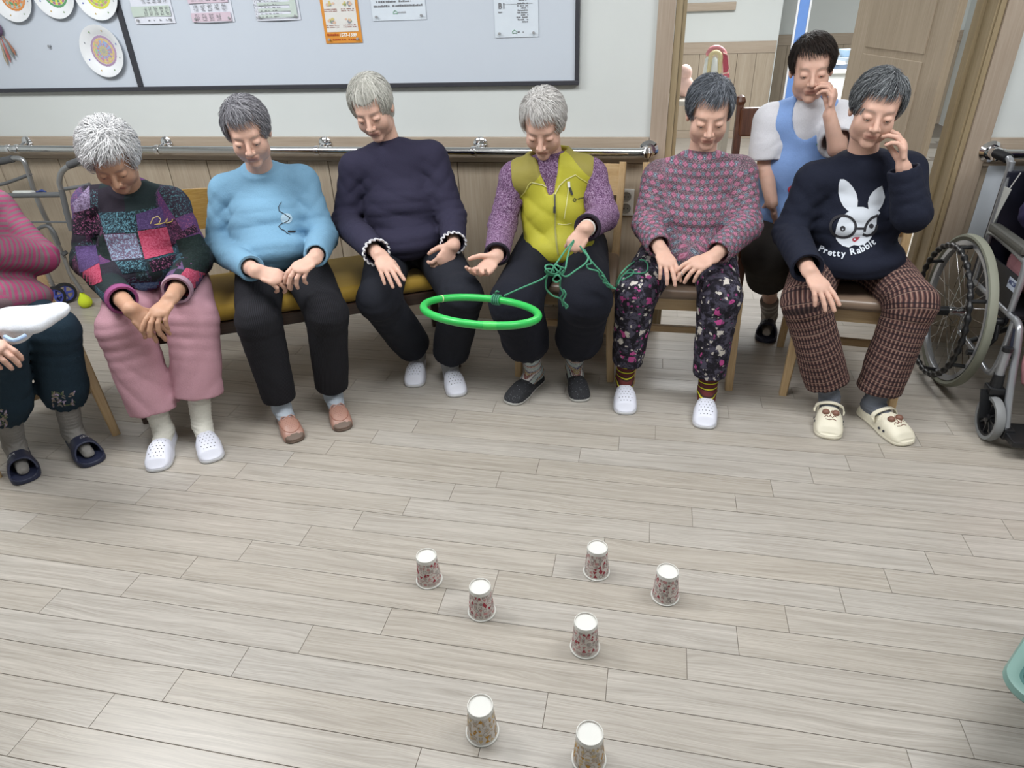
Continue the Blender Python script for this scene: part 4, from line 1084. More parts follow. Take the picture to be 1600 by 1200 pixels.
def hand_sdf(w, fdir, back, side, curl, thumb=0.3, spread=1.0, sc=0.94, fore=None):
    """w wrist, fdir where the straight fingers would point, back = normal of the back of the hand, side +1 right hand"""
    x = nrm(fdir); z = nrm(back - x * (np.dot(back, x))); y = side * np.cross(z, x)
    R = np.stack([x, y, z], 1)
    S = Sdf(); X = lambda a, b_, c: w + R @ (A3(a, b_, c) * sc)
    S.cone(X(.004, .002, 0), X(.068, .003, 0), .026 * sc, .036 * sc, .012, n=z, q=.40)
    S.cone(X(.070, .022, -.001), X(.072, -.022, -.001), .0125 * sc, .0115 * sc, .012)
    bases = [(.076, .027), (.081, .009), (.078, -.010), (.068, -.027)]
    lens = [(.040, .025, .020), (.044, .029, .021), (.040, .027, .020), (.031, .020, .018)]
    for i in range(4):
        c = curl[i] if isinstance(curl[i], (tuple, list)) else (curl[i], curl[i] * 1.2, curl[i] * .8)
        yaw = math.radians((7, 2, -4, -10)[i] * spread); a = 0.0
        p = A3(bases[i][0], bases[i][1], 0.001); r = (.0098, .0100, .0095, .0085)[i]
        q0 = p - A3(.03, 0, 0)
        S.cone(X(*q0), X(*p), .008 * sc, r * sc, .006)
        for k in range(3):
            a += math.radians(c[k]); d = A3(math.cos(a) * math.cos(yaw), math.cos(a) * math.sin(yaw), -math.sin(a))
            q = p + d * lens[i][k]; r2 = r * (.93 if k < 2 else .86)
            S.cone(X(*p), X(*q), r * sc, r2 * sc, .0035 if k == 0 else .0015); p = q; r = r2
    p = A3(.016, .020, -.008); a1 = math.radians(52 - 40 * thumb); dz = -.28 - thumb * .5
    d = nrm(A3(math.cos(a1), math.sin(a1), dz)); q = p + d * .040; S.cone(X(*p), X(*q), .014 * sc, .0115 * sc, .012)
    d2 = nrm(A3(math.cos(a1 - .35), math.sin(a1 - .35), dz - .05)); q2 = q + d2 * .030; S.cone(X(*q), X(*q2), .0112 * sc, .0100 * sc, .002)
    d3 = nrm(A3(math.cos(a1 - .6), math.sin(a1 - .6), dz - .15)); q3 = q2 + d3 * .022; S.cone(X(*q2), X(*q3), .0100 * sc, .0080 * sc, .002)
    if fore is not None:
        d = nrm(fore - w); S.cone(w, w + d * .11, .0245, .030, .02)
    return S

class BVH:
    def __init__(s, V, Q): s.t = BVHTree.FromPolygons([tuple(v) for v in V], [tuple(q) for q in Q])
    def hit(s, px, py):
        d = nrm(at(px, py, Y=0) - CAM) if True else None
        d = nrm(CF + CR * (px - 800) / FPX + CU * (600 - py) / FPX)
        h = s.t.ray_cast(Vector(CAM), Vector(d))
        return (None, None) if h[0] is None else (np.array(h[0]), np.array(h[1]))
def clip(poly, x0, y0, x1, y1):
    def cut(pl, ins, inter):
        out = []
        for i in range(len(pl)):
            a, b_ = pl[i - 1], pl[i]
            if ins(b_):
                if not ins(a): out.append(inter(a, b_))
                out.append(b_)
            elif ins(a): out.append(inter(a, b_))
        return out
    for ax, lim, sg in ((0, x0, 1), (0, x1, -1), (1, y0, 1), (1, y1, -1)):
        poly = cut(poly, lambda p: sg * (p[ax] - lim) >= 0, lambda a, b_: tuple(a[k] + (b_[k] - a[k]) * (lim - a[ax]) / (b_[ax] - a[ax]) for k in (0, 1)))
        if len(poly) < 3: return []
    return poly
def decal(name, polys, tree, mat, parent, base, off=0.002, cell=4.0, zmax=None):
    """printed or sewn shapes laid on a garment's surface"""
    vs, fs = [], []; b_ = A3(*base)
    for poly in polys:
        xs_ = [p[0] for p in poly]; ys_ = [p[1] for p in poly]
        x = math.floor(min(xs_) / cell) * cell
        while x < max(xs_):
            y = math.floor(min(ys_) / cell) * cell
            while y < max(ys_):
                c = clip(list(poly), x, y, x + cell, y + cell)
                if len(c) >= 3:
                    pp = []
                    for q in c:
                        h, n = tree.hit(*q)
                        if h is None: break
                        if n @ (CAM - h) < 0: n = -n
                        pp.append(h + n * off * .4 + nrm(CAM - h) * off * .6)
                    if len(pp) == len(c):
                        pa = np.array(pp)
                        if (pa.max(0) - pa.min(0)).max() < 0.05:
                            k = len(vs); vs += [tuple(p - b_) for p in pp]; fs.append(tuple(range(k, k + len(c))))
                y += cell
            x += cell
    if not fs: return None
    me = bpy.data.meshes.new(name); me.from_pydata(vs, [], fs); return link(name, me, mat, parent, True)
def stroke(pts, w, closed=False):
    out = []; n = len(pts)
    for i in range(n if closed else n - 1):
        a, b_ = A3(*pts[i]), A3(*pts[(i + 1) % n]); d = nrm(b_ - a); p = A3(-d[1], d[0]) * w / 2; e = d * w * .2
        out.append([tuple(a - p - e), tuple(b_ - p + e), tuple(b_ + p + e), tuple(a + p - e)])
    return out
def ellpoly(cx, cy, rx, ry, rot=0, n=24, a0=0, a1=360):
    r = math.radians(rot); return [(cx + rx * math.cos(a) * math.cos(r) - ry * math.sin(a) * math.sin(r), cy + rx * math.cos(a) * math.sin(r) + ry * math.sin(a) * math.cos(r)) for a in np.radians(np.linspace(a0, a1, n, endpoint=(a1 - a0) < 360))]

# ---- hair
def hairmat(name, c1, c2, c3):
    t = NT(name); r = t.attr('var').outputs['Fac']
    col = t.ramp(r, [(0.0, c1), (0.5, c2), (1.0, c3)])
    t.bump(t.noise(t.mapp(t.obj(), (260, 260, 60)), 1.0, 2), .5, .002)
    return t.fin(col, 0.55, 0, 0.3)
def make_hair(H, R, mat, parent, base, style, n=1500, seed=0, sc=1.0):
    rg = np.random.default_rng(seed)
    p = dict(short=dict(front=.060, low=-.035, L=.070, lift=.010), curly=dict(front=.056, low=-.06, L=.085, lift=.020), bob=dict(front=.048, low=-.075, L=.13, lift=.008), crop=dict(front=.064, low=-.035, L=.06, lift=.008))[style]
    S = Sdf(); S.ell((0, .020, .036), (.0805, .0955, .0865))
    S.ell((0, .055, -.03), (.070, .055, .062 - p['low'] * .2), .03)
    def face(P):  # keep face clear
        return np.maximum(P[:, 2] - p['front'] - .55 * np.maximum(P[:, 1] + .085, 0), P[:, 1] - (-.022 if style != 'bob' else -.03))
    S.fn(lambda P: face(P), 0.008, 's')
    S.fn(lambda P: -(P[:, 2] - p['low'] - .02), 0.012, 'i') if style != 'bob' else S.fn(lambda P: -(P[:, 2] + .085), 0.01, 'i')
    S.disp(lumps(.0025 if style != 'curly' else .004, 60, seed))
    V, Q = sdf_mesh(S, 0.0055, A3(-.11, -.11, -.12), A3(.11, .13, .14))
    V = V * sc; nV = len(V)
    # strands flow from the crown over the cap
    k = int(n * 2.1); th = rg.uniform(0, 2 * np.pi, k); ph = np.arccos(rg.uniform(-.20 if style != 'bob' else -.45, 1, k))
    er = A3(.0800, .0955, .0865); c0 = A3(0, .020, .036)
    steps = 7; sd = 1 if seed % 2 else -1; crown = nrm(A3(.42 * sd, .05, 1)) if style != 'bob' else nrm(A3(.05, .15, 1))
    d = np.stack([np.sin(ph) * np.cos(th), np.sin(ph) * np.sin(th), np.cos(ph)], 1)
    flow0 = d - crown; 
    if style == 'curly': flow0 = flow0 + rg.normal(0, .25, (k, 3))
    else: flow0 = flow0 + rg.normal(0, .13, (k, 3))
    L = p['L'] * rg.uniform(.6, 1.1, k); lift = p['lift'] * rg.uniform(0, 1.3, k)
    P = []; cur = d.copy()
    for i in range(steps):
        t_ = i / (steps - 1)
        P.append(c0 + cur * er + cur * (0.001 + lift * math.sin(math.pi * min(1, t_ * .9 + .05)) + .003 * 0)[:, None])
        fl = flow0 + rg.normal(0, .10, (k, 3)) + A3(0, 0, -.35 * t_)
        fl -= cur * (fl * cur).sum(1)[:, None]; fl /= np.linalg.norm(fl, axis=1)[:, None] + 1e-9
        cur = cur + fl * (L / steps / .085)[:, None]; cur /= np.linalg.norm(cur, axis=1)[:, None]
    P = np.array(P)  # steps,k,3
    tip = P[-1]; ok = ~((tip[:, 1] < -.045) & (tip[:, 2] < p['front'] - .028)) & ~((P[3][:, 1] < -.05) & (P[3][:, 2] < p['front'] - .012))
    if style != 'bob': ok &= tip[:, 2] > p['low'] - .02
    ok &= ~((np.abs(tip[:, 0]) < .06) & (tip[:, 1] < -.03) & (tip[:, 2] < p['front'] - .01))
    P = P[:, ok]; k = P.shape[1]
    r0 = .0006 if style != 'curly' else .0007
    tang = np.gradient(P, axis=0); tang /= np.linalg.norm(tang, axis=2)[..., None] + 1e-9
    nn = P - c0; b1 = np.cross(tang, nn); b1 /= np.linalg.norm(b1, axis=2)[..., None] + 1e-9; b2 = np.cross(tang, b1)
    taper = np.array([1, 1, 1, .95, .8, .55, .12])[:, None, None] * r0
    rings = np.stack([P + (b1 * math.cos(a) * 1.6 + b2 * math.sin(a)) * taper for a in (0, 2.094, 4.189)], 2)  # steps,k,3ring,3
    SV = rings.transpose(1, 0, 2, 3).reshape(-1, 3) * sc
    q = []
    for i in range(steps - 1):
        for j in range(3):
            q.append([i * 3 + j, i * 3 + (j + 1) % 3, (i + 1) * 3 + (j + 1) % 3, (i + 1) * 3 + j])
    q = np.array(q); QQ = (q[None] + (np.arange(k) * steps * 3)[:, None, None]).reshape(-1, 4)
    allV = np.concatenate([V, SV]); allQ = np.concatenate([Q, QQ + nV])
    var = np.concatenate([.35 + .3 * np.sin(V[:, 0] * 300) * np.sin(V[:, 2] * 90), np.repeat(rg.uniform(0, 1, k), steps * 3)])
    Wd = (R @ allV.T).T + H
    return put_mesh('hair', Wd, allQ, mat, parent, base, {'var': ('FLOAT', var)})

# ---- footwear: local frame x = toe direction, origin under the heel, length L
OUT = [(0, .018), (.03, .030), (.07, .031), (.11, .034), (.16, .043), (.20, .043), (.235, .030), (.25, .004)]
def foot_w(x, L): 
    return np.interp(x / L * .25, [o[0] for o in OUT], [o[1] for o in OUT])
def shoe_frame(toe, ang, L):
    x = A3(math.cos(math.radians(ang)), math.sin(math.radians(ang)), 0); y = A3(-x[1], x[0], 0)
    o = A3(toe[0], toe[1], 0) - x * L; return o, np.stack([x, y, A3(0, 0, 1)], 1)
def slipon_sdf(L, hmax=.070, opening=.50, wd=1.0, closed_heel=.052):
    """shell of a clog, loafer or slip-on"""
    def prof(x): return np.interp(x / L, [0, .08, .25, .45, .6, .75, .9, 1.0], [closed_heel * .8, closed_heel, closed_heel * .9, hmax * .95, hmax, hmax * .86, hmax * .62, .018])
    def body(P, sh):
        x, y, z = P[:, 0], P[:, 1], P[:, 2]
        w_ = foot_w(np.clip(x, 0, L), L) * wd - sh; top = prof(np.clip(x, 0, L)) - sh
        xe = np.where(x < .03, (.03 - x), np.where(x > L * .80, (x - L * .80), 0)); xr = np.where(x < .03, .03, L * .20) - sh
        w0 = np.where(x > L * .80, .043 * wd - sh, np.where(x < .03, .030 * wd - sh, w_))
        zz = np.maximum(z - .018, 0) / np.maximum(top - .018, .004)
        f = (np.abs(y) / np.maximum(w0, .004)) ** 2.6 + (np.clip(xe, 0, None) / xr) ** 2.6 + zz ** 2.4
        return (f ** (1 / 2.4) - 1) * .032
    def f(P):
        x, y, z = P[:, 0], P[:, 1], P[:, 2]
        o = np.maximum(body(P, 0), .003 - z); i = np.maximum(body(P * A3(1, 1, 1), .0042), .016 - z)
        op = np.maximum((x - L * opening) + (z - .05) * .4, -(z - .040 - .05 * np.maximum(0, (.35 - np.abs(x / L - .2)) * 0)))
        i2 = smin(i, np.maximum(np.maximum(op, body(P * A3(1, 1, .6), .0042)), .030 - z), .004)
        i2 = np.maximum(i2, x - L * .60)
        return np.maximum(o, -i2)
    return f, prof
def sole_sdf(L, h=.020, wd=1.04):
    def f(P):
        x, y, z = P[:, 0], P[:, 1], P[:, 2]
        xe = np.where(x < .03, (.03 - x), np.where(x > L * .80, (x - L * .80), 0)); xr = np.where(x < .03, .032, L * .20 + .002)
        w0 = np.where(x > L * .80, .043 * wd, np.where(x < .03, .030 * wd, foot_w(np.clip(x, 0, L), L) * wd))
        g = ((np.abs(y) / w0) ** 2.6 + (np.clip(xe, 0, None) / xr) ** 2.6) ** (1 / 2.6)
        d = (g - 1) * .032
        return smax(smax(d, z - h, .006), -z + .0005, .004)
    return f
def clog_up(name, mat, parent, base, o, R, V, Q, attrs=None): return put_mesh(name, (R @ V.T).T + o, Q, mat, parent, base, attrs)
WCLOG = plain('white_clog_foam', 'dcdeea', 0.45, 0, .02); WSOLE = plain('white_sole', 'cfd0d4', 0.5, 0, .03); HOLE = plain('vent_dark', '3a3b45', 0.8)
CCLOG = plain('cream_clog_foam', 'e0dac6', 0.5, 0, .02); NAVY = plain('navy_slide_foam', '262b42', 0.5, 0, .05); BRN = plain('brown_charm', '7d5748', 0.5)
LOAF = plain('dusty_pink_leather', 'a88072', 0.4, 0, .08, 60); TAUPE = plain('taupe_sole', '6b5a4f', 0.6); 
kn = NT('black_knit_shoe'); kv = kn.mapp(kn.obj(), (60, 60, 260)); vor = kn.n('ShaderNodeTexVoronoi', {'Vector': kv, 'Scale': 1.6}).outputs['Distance']
KNIT = kn.fin(kn.mix(kn.math('LESS_THAN', vor, .16), srgb('26272c'), srgb('8f9098')), .8)
GSOLE = plain('grey_white_sole', 'bdbcb8', 0.5)
def on_top(V, Q, pts):
    """points of the upper surface seen from above (local frame)"""
    t = BVHTree.FromPolygons([tuple(v) for v in V], [tuple(q) for q in Q]); out = []
    for x, y in pts:
        h = t.ray_cast(Vector((x, y, .2)), Vector((0, 0, -1)))
        out.append(None if h[0] is None else (np.array(h[0]), np.array(h[1])))
    return out
_cache = {}
def footwear(kind, toe, ang, parent, base, flip=1, L=.25):
    o, R = shoe_frame(toe, ang, L)
    key = (kind, L)
    if key not in _cache:
        if kind in ('clog', 'cream'): f, pr_ = slipon_sdf(L, .074, .40 if kind == 'clog' else .42, 1.08 if kind == 'clog' else 1.16)
        elif kind == 'loafer': f, pr_ = slipon_sdf(L, .062, .36, .98)
        elif kind == 'knit': f, pr_ = slipon_sdf(L, .066, .38, 1.04)
        elif kind == 'slide':
            def f(P):
                x, y, z = P[:, 0], P[:, 1], P[:, 2]
                f0, _ = slipon_sdf(L, .074, .50, 1.12); w = foot_w(np.clip(x, 0, L), L) * 1.12
                arch = ((np.abs(y) / (w + .001)) ** 2.8 + (np.maximum(z - .01, 0) / .064) ** 2.2) ** .4 - 1
                inner = ((np.abs(y) / np.maximum(w - .007, .002)) ** 2.8 + (np.maximum(z - .01, 0) / .056) ** 2.2) ** .4 - 1
                sh = np.maximum(arch, -inner) * .04
                sh = smax(sh, x - L * .86 - .02 * 0 + z * .45, .004); sh = smax(sh, L * .40 - x + (.02 - z) * .3, .004); sh = np.maximum(sh, .006 - z)
                base_ = sole_sdf(L, .026, 1.14)(P); dish = np.maximum(sole_sdf(L, .05, .98)(P), .018 - z)
                return smin(np.maximum(base_, -dish), sh, .004)
        V, Q = snets(f, A3(-.015, -.065, -.006), A3(L + .015, .065, .10), .0034)
        s = None
        if kind != 'slide': s = snets(sole_sdf(L, .016 if kind != 'loafer' else .012, {'clog': 1.10, 'cream': 1.18, 'loafer': .97, 'knit': 1.05}[kind]), A3(-.02, -.065, -.006), A3(L + .02, .065, .04), .0038)
        _cache[key] = (V, Q, s)
    V, Q, s = _cache[key]
    m = {'clog': WCLOG, 'cream': CCLOG, 'loafer': LOAF, 'knit': KNIT, 'slide': NAVY}[kind]
    sh = clog_up('shoe', m, parent, base, o, R, V, Q)
    if s is not None: clog_up('sole', {'clog': WSOLE, 'cream': CCLOG, 'loafer': TAUPE, 'knit': GSOLE}[kind], sh, base, o, R, *s)
    def wld(p): return R @ p + o
    if kind == 'clog':
        pts = [(L * (.58 + .055 * i), (j - (2 if i % 2 == 0 else 1.5)) * .0125) for i in range(6) for j in range(5 if i % 2 == 0 else 4)]
        m_ = MB()
        for h in on_top(V, Q, pts):
            if h is None: continue
            p, n = h; x = nrm(np.cross(n, A3(0, 1, 0))); y = np.cross(n, x)
            m_.add([wld(p + n * .0008 + (x * math.cos(a) + y * math.sin(a)) * .0021) for a in np.linspace(0, 6.28, 9)[:-1]], [tuple(range(8))])
        m_.build('vent_holes', HOLE, sh, base)
    if kind == 'loafer':
        pts = [(L * (.60 + .035 * i), (j - (2 if i % 2 == 0 else 1.5)) * .009) for i in range(7) for j in range(5 if i % 2 == 0 else 4)]
        m_ = MB()
        for h in on_top(V, Q, pts):
            if h is None: continue
            p, n = h; x = nrm(np.cross(n, A3(0, 1, 0))); y = np.cross(n, x)
            m_.add([wld(p + n * .0008 + (x * math.cos(a) + y * math.sin(a)) * .0012) for a in np.linspace(0, 6.28, 7)[:-1]], [tuple(range(6))])
        m_.build('vent_holes', plain('loafer_hole', '6f4a3e', .7), sh, base)
        m_ = MB(); z = .062
        for sy in (-1, 1): m_.tube([wld(A3(*q)) for q in smooth_pts([(L * .56, 0, z), (L * .54, sy * .018, z + .002), (L * .58, sy * .030, z - .010), (L * .60, sy * .016, z - .001), (L * .565, 0, z)], 4)], .0024, 6); m_.tube([wld(A3(*q)) for q in smooth_pts([(L * .565, 0, z), (L * .62, sy * .014, z - .004), (L * .68, sy * .012, z - .009)], 4)], .002, 6)
        m_.build('bow', LOAF, sh, base, True)
        # moc-toe seam and taupe toe bumper
        seam = [(L * .55, s_ * .036) for s_ in (1,)] + [(L * .70, .034), (L * .84, .026), (L * .90, .0), (L * .84, -.026), (L * .70, -.034), (L * .55, -.036)]
        hh = [h for h in on_top(V, Q, [tuple(q[:2]) for q in smooth_pts([(a, b_, 0) for a, b_ in seam], 5)]) if h is not None]
        m_ = MB(); m_.tube([wld(p) for p, n in hh], .0018, 6); m_.build('seam', plain('loafer_seam', '9a6a5a', .5), sh, base, True)
        f2, _ = slipon_sdf(L, .0628, .36, .995)
        V2, Q2 = snets(lambda P: np.maximum(f2(P), L * .915 - P[:, 0]), A3(L * .88, -.06, 0), A3(L + .015, .06, .06), .003)
        clog_up('toe_bumper', TAUPE, sh, base, o, R, V2, Q2)
    if kind == 'cream':
        m_ = MB()
        for sy in (-1, 1):
            for i in range(4):
                q = A3(L * (.62 + .085 * i), sy * (.052 - .0022 * i * i), .030 - .001 * i)
                m_.lathe([(0, -.002), (.0048, -.002), (.0052, .0), (0, .0015)], 10, wld(q), 'Y', R=R)
        m_.build('vent_holes', HOLE, sh, base)
        st = smooth_pts([(L * .47, .050, .040), (L * .44, .046, .062), (L * .46, .024, .078), (L * .47, 0, .083), (L * .46, -.024, .078), (L * .44, -.046, .062), (L * .47, -.050, .040)], 5)
        m_ = MB(); n_ = len(st); vs = []
        for i, q in enumerate(st):
            q = A3(*q); outw = nrm(A3(0, q[1], q[2] - .03)); 
            vs += [wld(q + A3(-.008, 0, 0)), wld(q + A3(.008, 0, 0)), wld(q + A3(.008, 0, 0) + outw * .004), wld(q + A3(-.008, 0, 0) + outw * .004)]
        m_.add(vs, [(4 * i + k, 4 * i + (k + 1) % 4, 4 * i + 4 + (k + 1) % 4, 4 * i + 4 + k) for i in range(n_ - 1) for k in range(4)] + [(0, 1, 2, 3), (4 * n_ - 4, 4 * n_ - 1, 4 * n_ - 2, 4 * n_ - 3)])
        m_.build('strap', CCLOG, sh, base, False)
        for sy in (-1, 1):
            m_ = MB(); m_.lathe([(0, -.003), (.007, -.003), (.007, .002), (0, .004)], 14, wld(A3(L * .46, sy * .053, .045)), 'Y', R=R); m_.build('rivet', CCLOG, sh, base, True)
        hh = on_top(V, Q, [(L * .66, .017), (L * .66, -.017)])
        for h in hh:
            if h is None: continue
            S2 = Sdf(); S2.ell(wld(h[0]), (.014, .014, .012)); V2, Q2 = sdf_mesh(S2, .003); put_mesh('charm', V2, Q2, BRN, sh, base)
        hs = on_top(V, Q, [tuple(q[:2]) for q in smooth_pts([(L * .74, .020, 0), (L * .72, .012, 0), (L * .76, .006, 0), (L * .73, -.002, 0), (L * .76, -.008, 0), (L * .73, -.014, 0), (L * .76, -.022, 0)], 4)])
        hs2 = on_top(V, Q, [tuple(q[:2]) for q in smooth_pts([(L * .80, .020, 0), (L * .785, .008, 0), (L * .80, -.004, 0), (L * .79, -.018, 0)], 4)])
        hs3 = on_top(V, Q, [tuple(q[:2]) for q in smooth_pts([(L * .62, .004, 0), (L * .68, .000, 0), (L * .74, -.001, 0)], 4)])
        for hx in (hs, hs2, hs3):
            hx = [h for h in hx if h is not None]
            m_ = MB(); m_.tube([wld(p + n * .001) for p, n in hx], .0014, 6); m_.build('printed_script', BRN, sh, base, True)
    if kind == 'slide':
        # pale letter badge on the band
        me = text_mesh('cM', .026, None); vv = []
        hh = on_top(V, Q, [(L * .60 - v.co.y, (v.co.x - .018) * 1.0 - .018 * flip) for v in me.vertices])
        if all(h is not None for h in hh):
            k = [tuple(wld(h[0] + A3(0, 0, .0015)) - A3(*base)) for h in hh]
            for v, c in zip(me.vertices, k): v.co = c
            link('badge', me, plain('badge_white', 'd5d5d8', .5), sh)
        m_ = MB()
        for i in range(3):
            h = on_top(V, Q, [(L * .60 + .006 * (i % 2), .008 + .007 * i)])[0]
            if h is not None: m_.lathe([(0, .0005), (.0022, .0006), (0, .0012)], 8, wld(h[0]), 'Z')
        m_.build('vent_holes', HOLE, sh, base)
    return sh

def patcoords(V, chains, ref):
    """coordinates along and round the nearest limb: chains = list of (points list, radius, offset)"""
    bd_ = np.full(len(V), 1e9); U_ = np.zeros(len(V)); T_ = np.zeros(len(V)); I_ = np.zeros(len(V))
    for ci, (pts, r, off) in enumerate(chains):
        s0 = off
        for a, b_ in zip(pts[:-1], pts[1:]):
            a = A3(*a); b_ = A3(*b_); ab = b_ - a; L = np.linalg.norm(ab); z = ab / L
            w_ = V - a; t = np.clip(w_ @ ab / L ** 2, 0, 1); v = w_ - t[:, None] * ab; d = np.linalg.norm(v, axis=1) - r
            x = nrm(ref - z * (ref @ z)); y = np.cross(z, x); ang = np.arctan2(v @ y, v @ x)
            m = d < bd_; bd_[m] = d[m]; U_[m] = (ang * r)[m]; T_[m] = (s0 + (w_ @ z))[m] if len(pts) == 2 else (s0 + t * L)[m]; I_[m] = ci
            s0 += L
    return np.stack([U_, T_, I_], 1)

def person(label, head, hr, sh, el, wr, kn, feet, top, legs, hands, skin='warm', hair=None, pelvis=None, footz=0.0, shoes='clog', sock='d8d6cf', sock_h=.10, hsc=1.0, body_only=False, group=None, shoeL=.25, hips=.095, sockmat=None, noeyes=False):
    shA, shB = A3(*sh[0]), A3(*sh[1]); C = (shA + shB) / 2; rt = nrm((shB - shA) * A3(1, 1, 0))
    Pv = A3(*pelvis); base = (Pv[0], Pv[1], 0); up = nrm(C - Pv); fw = nrm(np.cross(rt, up) * 1.0)
    if fw[1] > 0 and abs(fw[1]) > .3: fw = -fw
    H = A3(*head); R = rotm(*hr)
    t = thing('person', label, 'person', base)
    elA, elB = A3(*el[0]), A3(*el[1]); wA, wB = A3(*wr[0]), A3(*wr[1]); kA, kB = A3(*kn[0]), A3(*kn[1])
    hA, hB = Pv - rt * hips, Pv + rt * hips
    # feet: (toe xy, angle)
    ank = []
    for toe, ang in feet:
        x = A3(math.cos(math.radians(ang)), math.sin(math.radians(ang)), 0); ank.append(A3(toe[0], toe[1], 0) - x * (shoeL - .052) + A3(0, 0, .085 + footz))
    # --- body
    Vs, Qs, lip, brow = [], [], [], []
    def addp(V, Q, l=None, b_=None):
        k = sum(len(v) for v in Vs); Vs.append(V); Qs.append(Q + k); lip.append(np.zeros(len(V)) if l is None else l); brow.append(np.zeros(len(V)) if b_ is None else b_)
    addp((R @ (_hV * hsc).T).T + H, _hQ, _lip, _brow)
    B = Sdf(); nb = H + R @ (A3(0, .028, -.075) * hsc)
    B.cone(C + up * .01 + fw * -.01, nb, .056, .048).cone(H + R @ (A3(0, .01, -.03) * hsc), nb, .05 * hsc, .048, .02)
    B.cone(shA * .85 + C * .15, shB * .85 + C * .15, .046, .046, .04).cone(Pv, C - up * .08, .13, .115, .05, n=fw, q=.62)
    for s_, e_, w_ in ((shA, elA, wA), (shB, elB, wB)): B.cone(s_, e_, .044, .036, .02).cone(e_, w_, .034, .024, .01)
    for h_, k_, a_ in ((hA, kA, ank[0]), (hB, kB, ank[1])): B.cone(h_, k_, .072, .048, .03).cone(k_, a_ + A3(0, 0, .02), .048, .030, .01)
    V, Q = sdf_mesh(B, 0.011); addp(V, Q)
    for i, hd in enumerate(hands):
        if hd is None: continue
        S = hand_sdf((wA, wB)[i], A3(*hd['f']), A3(*hd['b']), (1, -1)[i], hd.get('curl', [25] * 4), hd.get('thumb', .3), hd.get('spread', 1.0), hd.get('sc', .94), (elA, elB)[i])
        V, Q = sdf_mesh(S, 0.0029); addp(V, Q)
    put_mesh('body', np.concatenate(Vs), np.concatenate(Qs), SKINS[skin], t, base, {'lip': ('FLOAT', np.concatenate(lip)), 'brow': ('FLOAT', np.concatenate(brow))})
    for s in (-1, 1):
        if noeyes: break
        m = MB(); c = H + R @ (A3(s * .031, -.0700, .003) * hsc); Rx = R @ np.array(Matrix.Rotation(math.radians(90), 3, 'X'))
        m.lathe([(0, -.0122)] + [(.0122 * math.sin(a), -.0122 * math.cos(a)) for a in np.linspace(.3, 2.6, 8)] , 16, c, R=Rx)
        e = m.build('eye', EYEW, t, base, True)
        m = MB(); f_ = R @ A3(0, -1, 0); m.lathe([(0.0, .0128), (.0052, .0124), (.0058, .0110)], 14, c, R=R @ np.array(Matrix.Rotation(math.radians(90), 3, 'X'))); m.build('iris', EYEI, e, base, True)
    if hair: make_hair(H, R, hair[1], t, base, hair[0], n=hair[2] if len(hair) > 2 else 1500, seed=int(abs(H[0] * 100)) % 17, sc=hsc)
    # --- trousers
    L = legs; S = Sdf(); rT, rK, rH = L.get('r', (.094, .078, .066))
    S.ell(Pv + A3(0, 0, .01), (.165, .125, .095), .04, R=np.stack([rt, nrm(np.cross(A3(0, 0, 1), rt)), A3(0, 0, 1)], 1))
    hem = []
    for i, (h_, k_, a_) in enumerate(((hA, kA, ank[0]), (hB, kB, ank[1]))):
        hz = L.get('hem', (.12, .12))[i]
        tt = (k_[2] - hz) / (k_[2] - a_[2]); e = k_ + (a_ - k_) * tt + A3(*L.get('sh', (0, 0, 0))); hem.append(e)
    for i, (h_, k_) in enumerate(((hA, kA), (hB, kB))):
        S.cone(h_, k_, rT, rK, .03, op='u')
    for i, k_ in enumerate((kA, kB)):
        e = hem[i]
        if L.get('kind') == 'balloon':
            S.cone(k_, e + (k_ - e) * .25, rK, rK * .98, .02); S.cone(e + (k_ - e) * .25, e, rK * .95, rH, .02, flat=True)
        else: S.cone(k_, e, rK, rH, .02, flat=True)
        d_ = nrm(e - k_)
        S.disp(folds(k_ + A3(0, -.02, -.02), .11, d_, 70, .0045 * L.get('wr', 1), i + 1.3)).disp(folds(e + (k_ - e) * .3, .13, A3(0.9, 0, .5 * (-1) ** i), 48, .005 * L.get('wr', 1), i + 4.1))
        S.disp(folds((hA, hB)[i] + ((kA, kB)[i] - (hA, hB)[i]) * .35 + A3(0, 0, .06), .12, nrm(A3(.8 * (-1) ** i, -.6, .2)), 52, .0045 * L.get('wr', 1), i + 2.2))
        if L.get('kind') == 'balloon': S.disp(lambda P, e=e, d_=d_: -.004 * np.exp(-(((P - e) @ d_ + .02) / .03) ** 2) * np.sin(np.arctan2(P[:, 0] - e[0], P[:, 1] - e[1]) * 14) * (np.linalg.norm(P - e, axis=1) < .13))
    S.disp(lumps(.0022, 26, Pv[0] * 9))
    for i, k_ in enumerate((kA, kB)):
        e = hem[i]; S.cone(e + (k_ - e) * .12, e - nrm(k_ - e) * .04, rH - .014, rH - .013, .003, 's')
    lo, hi = S.bounds(.03)
    V, Q = snets(S, lo, hi, .0072); V = relax(V, Q, 1, .4)
    pc = patcoords(V, [(smooth_pts([hA, kA, hem[0]], 9), .085, 0), (smooth_pts([hB, kB, hem[1]], 9), .085, 0)], nrm(A3(0, -1, .7)))
    tr = put_mesh(L.get('name', 'trousers'), V, Q, L['mat'], t, base, {'pat': ('FLOAT_VECTOR', pc)})
    legtree = (V, Q); BV, BQ = np.concatenate(Vs), np.concatenate(Qs)
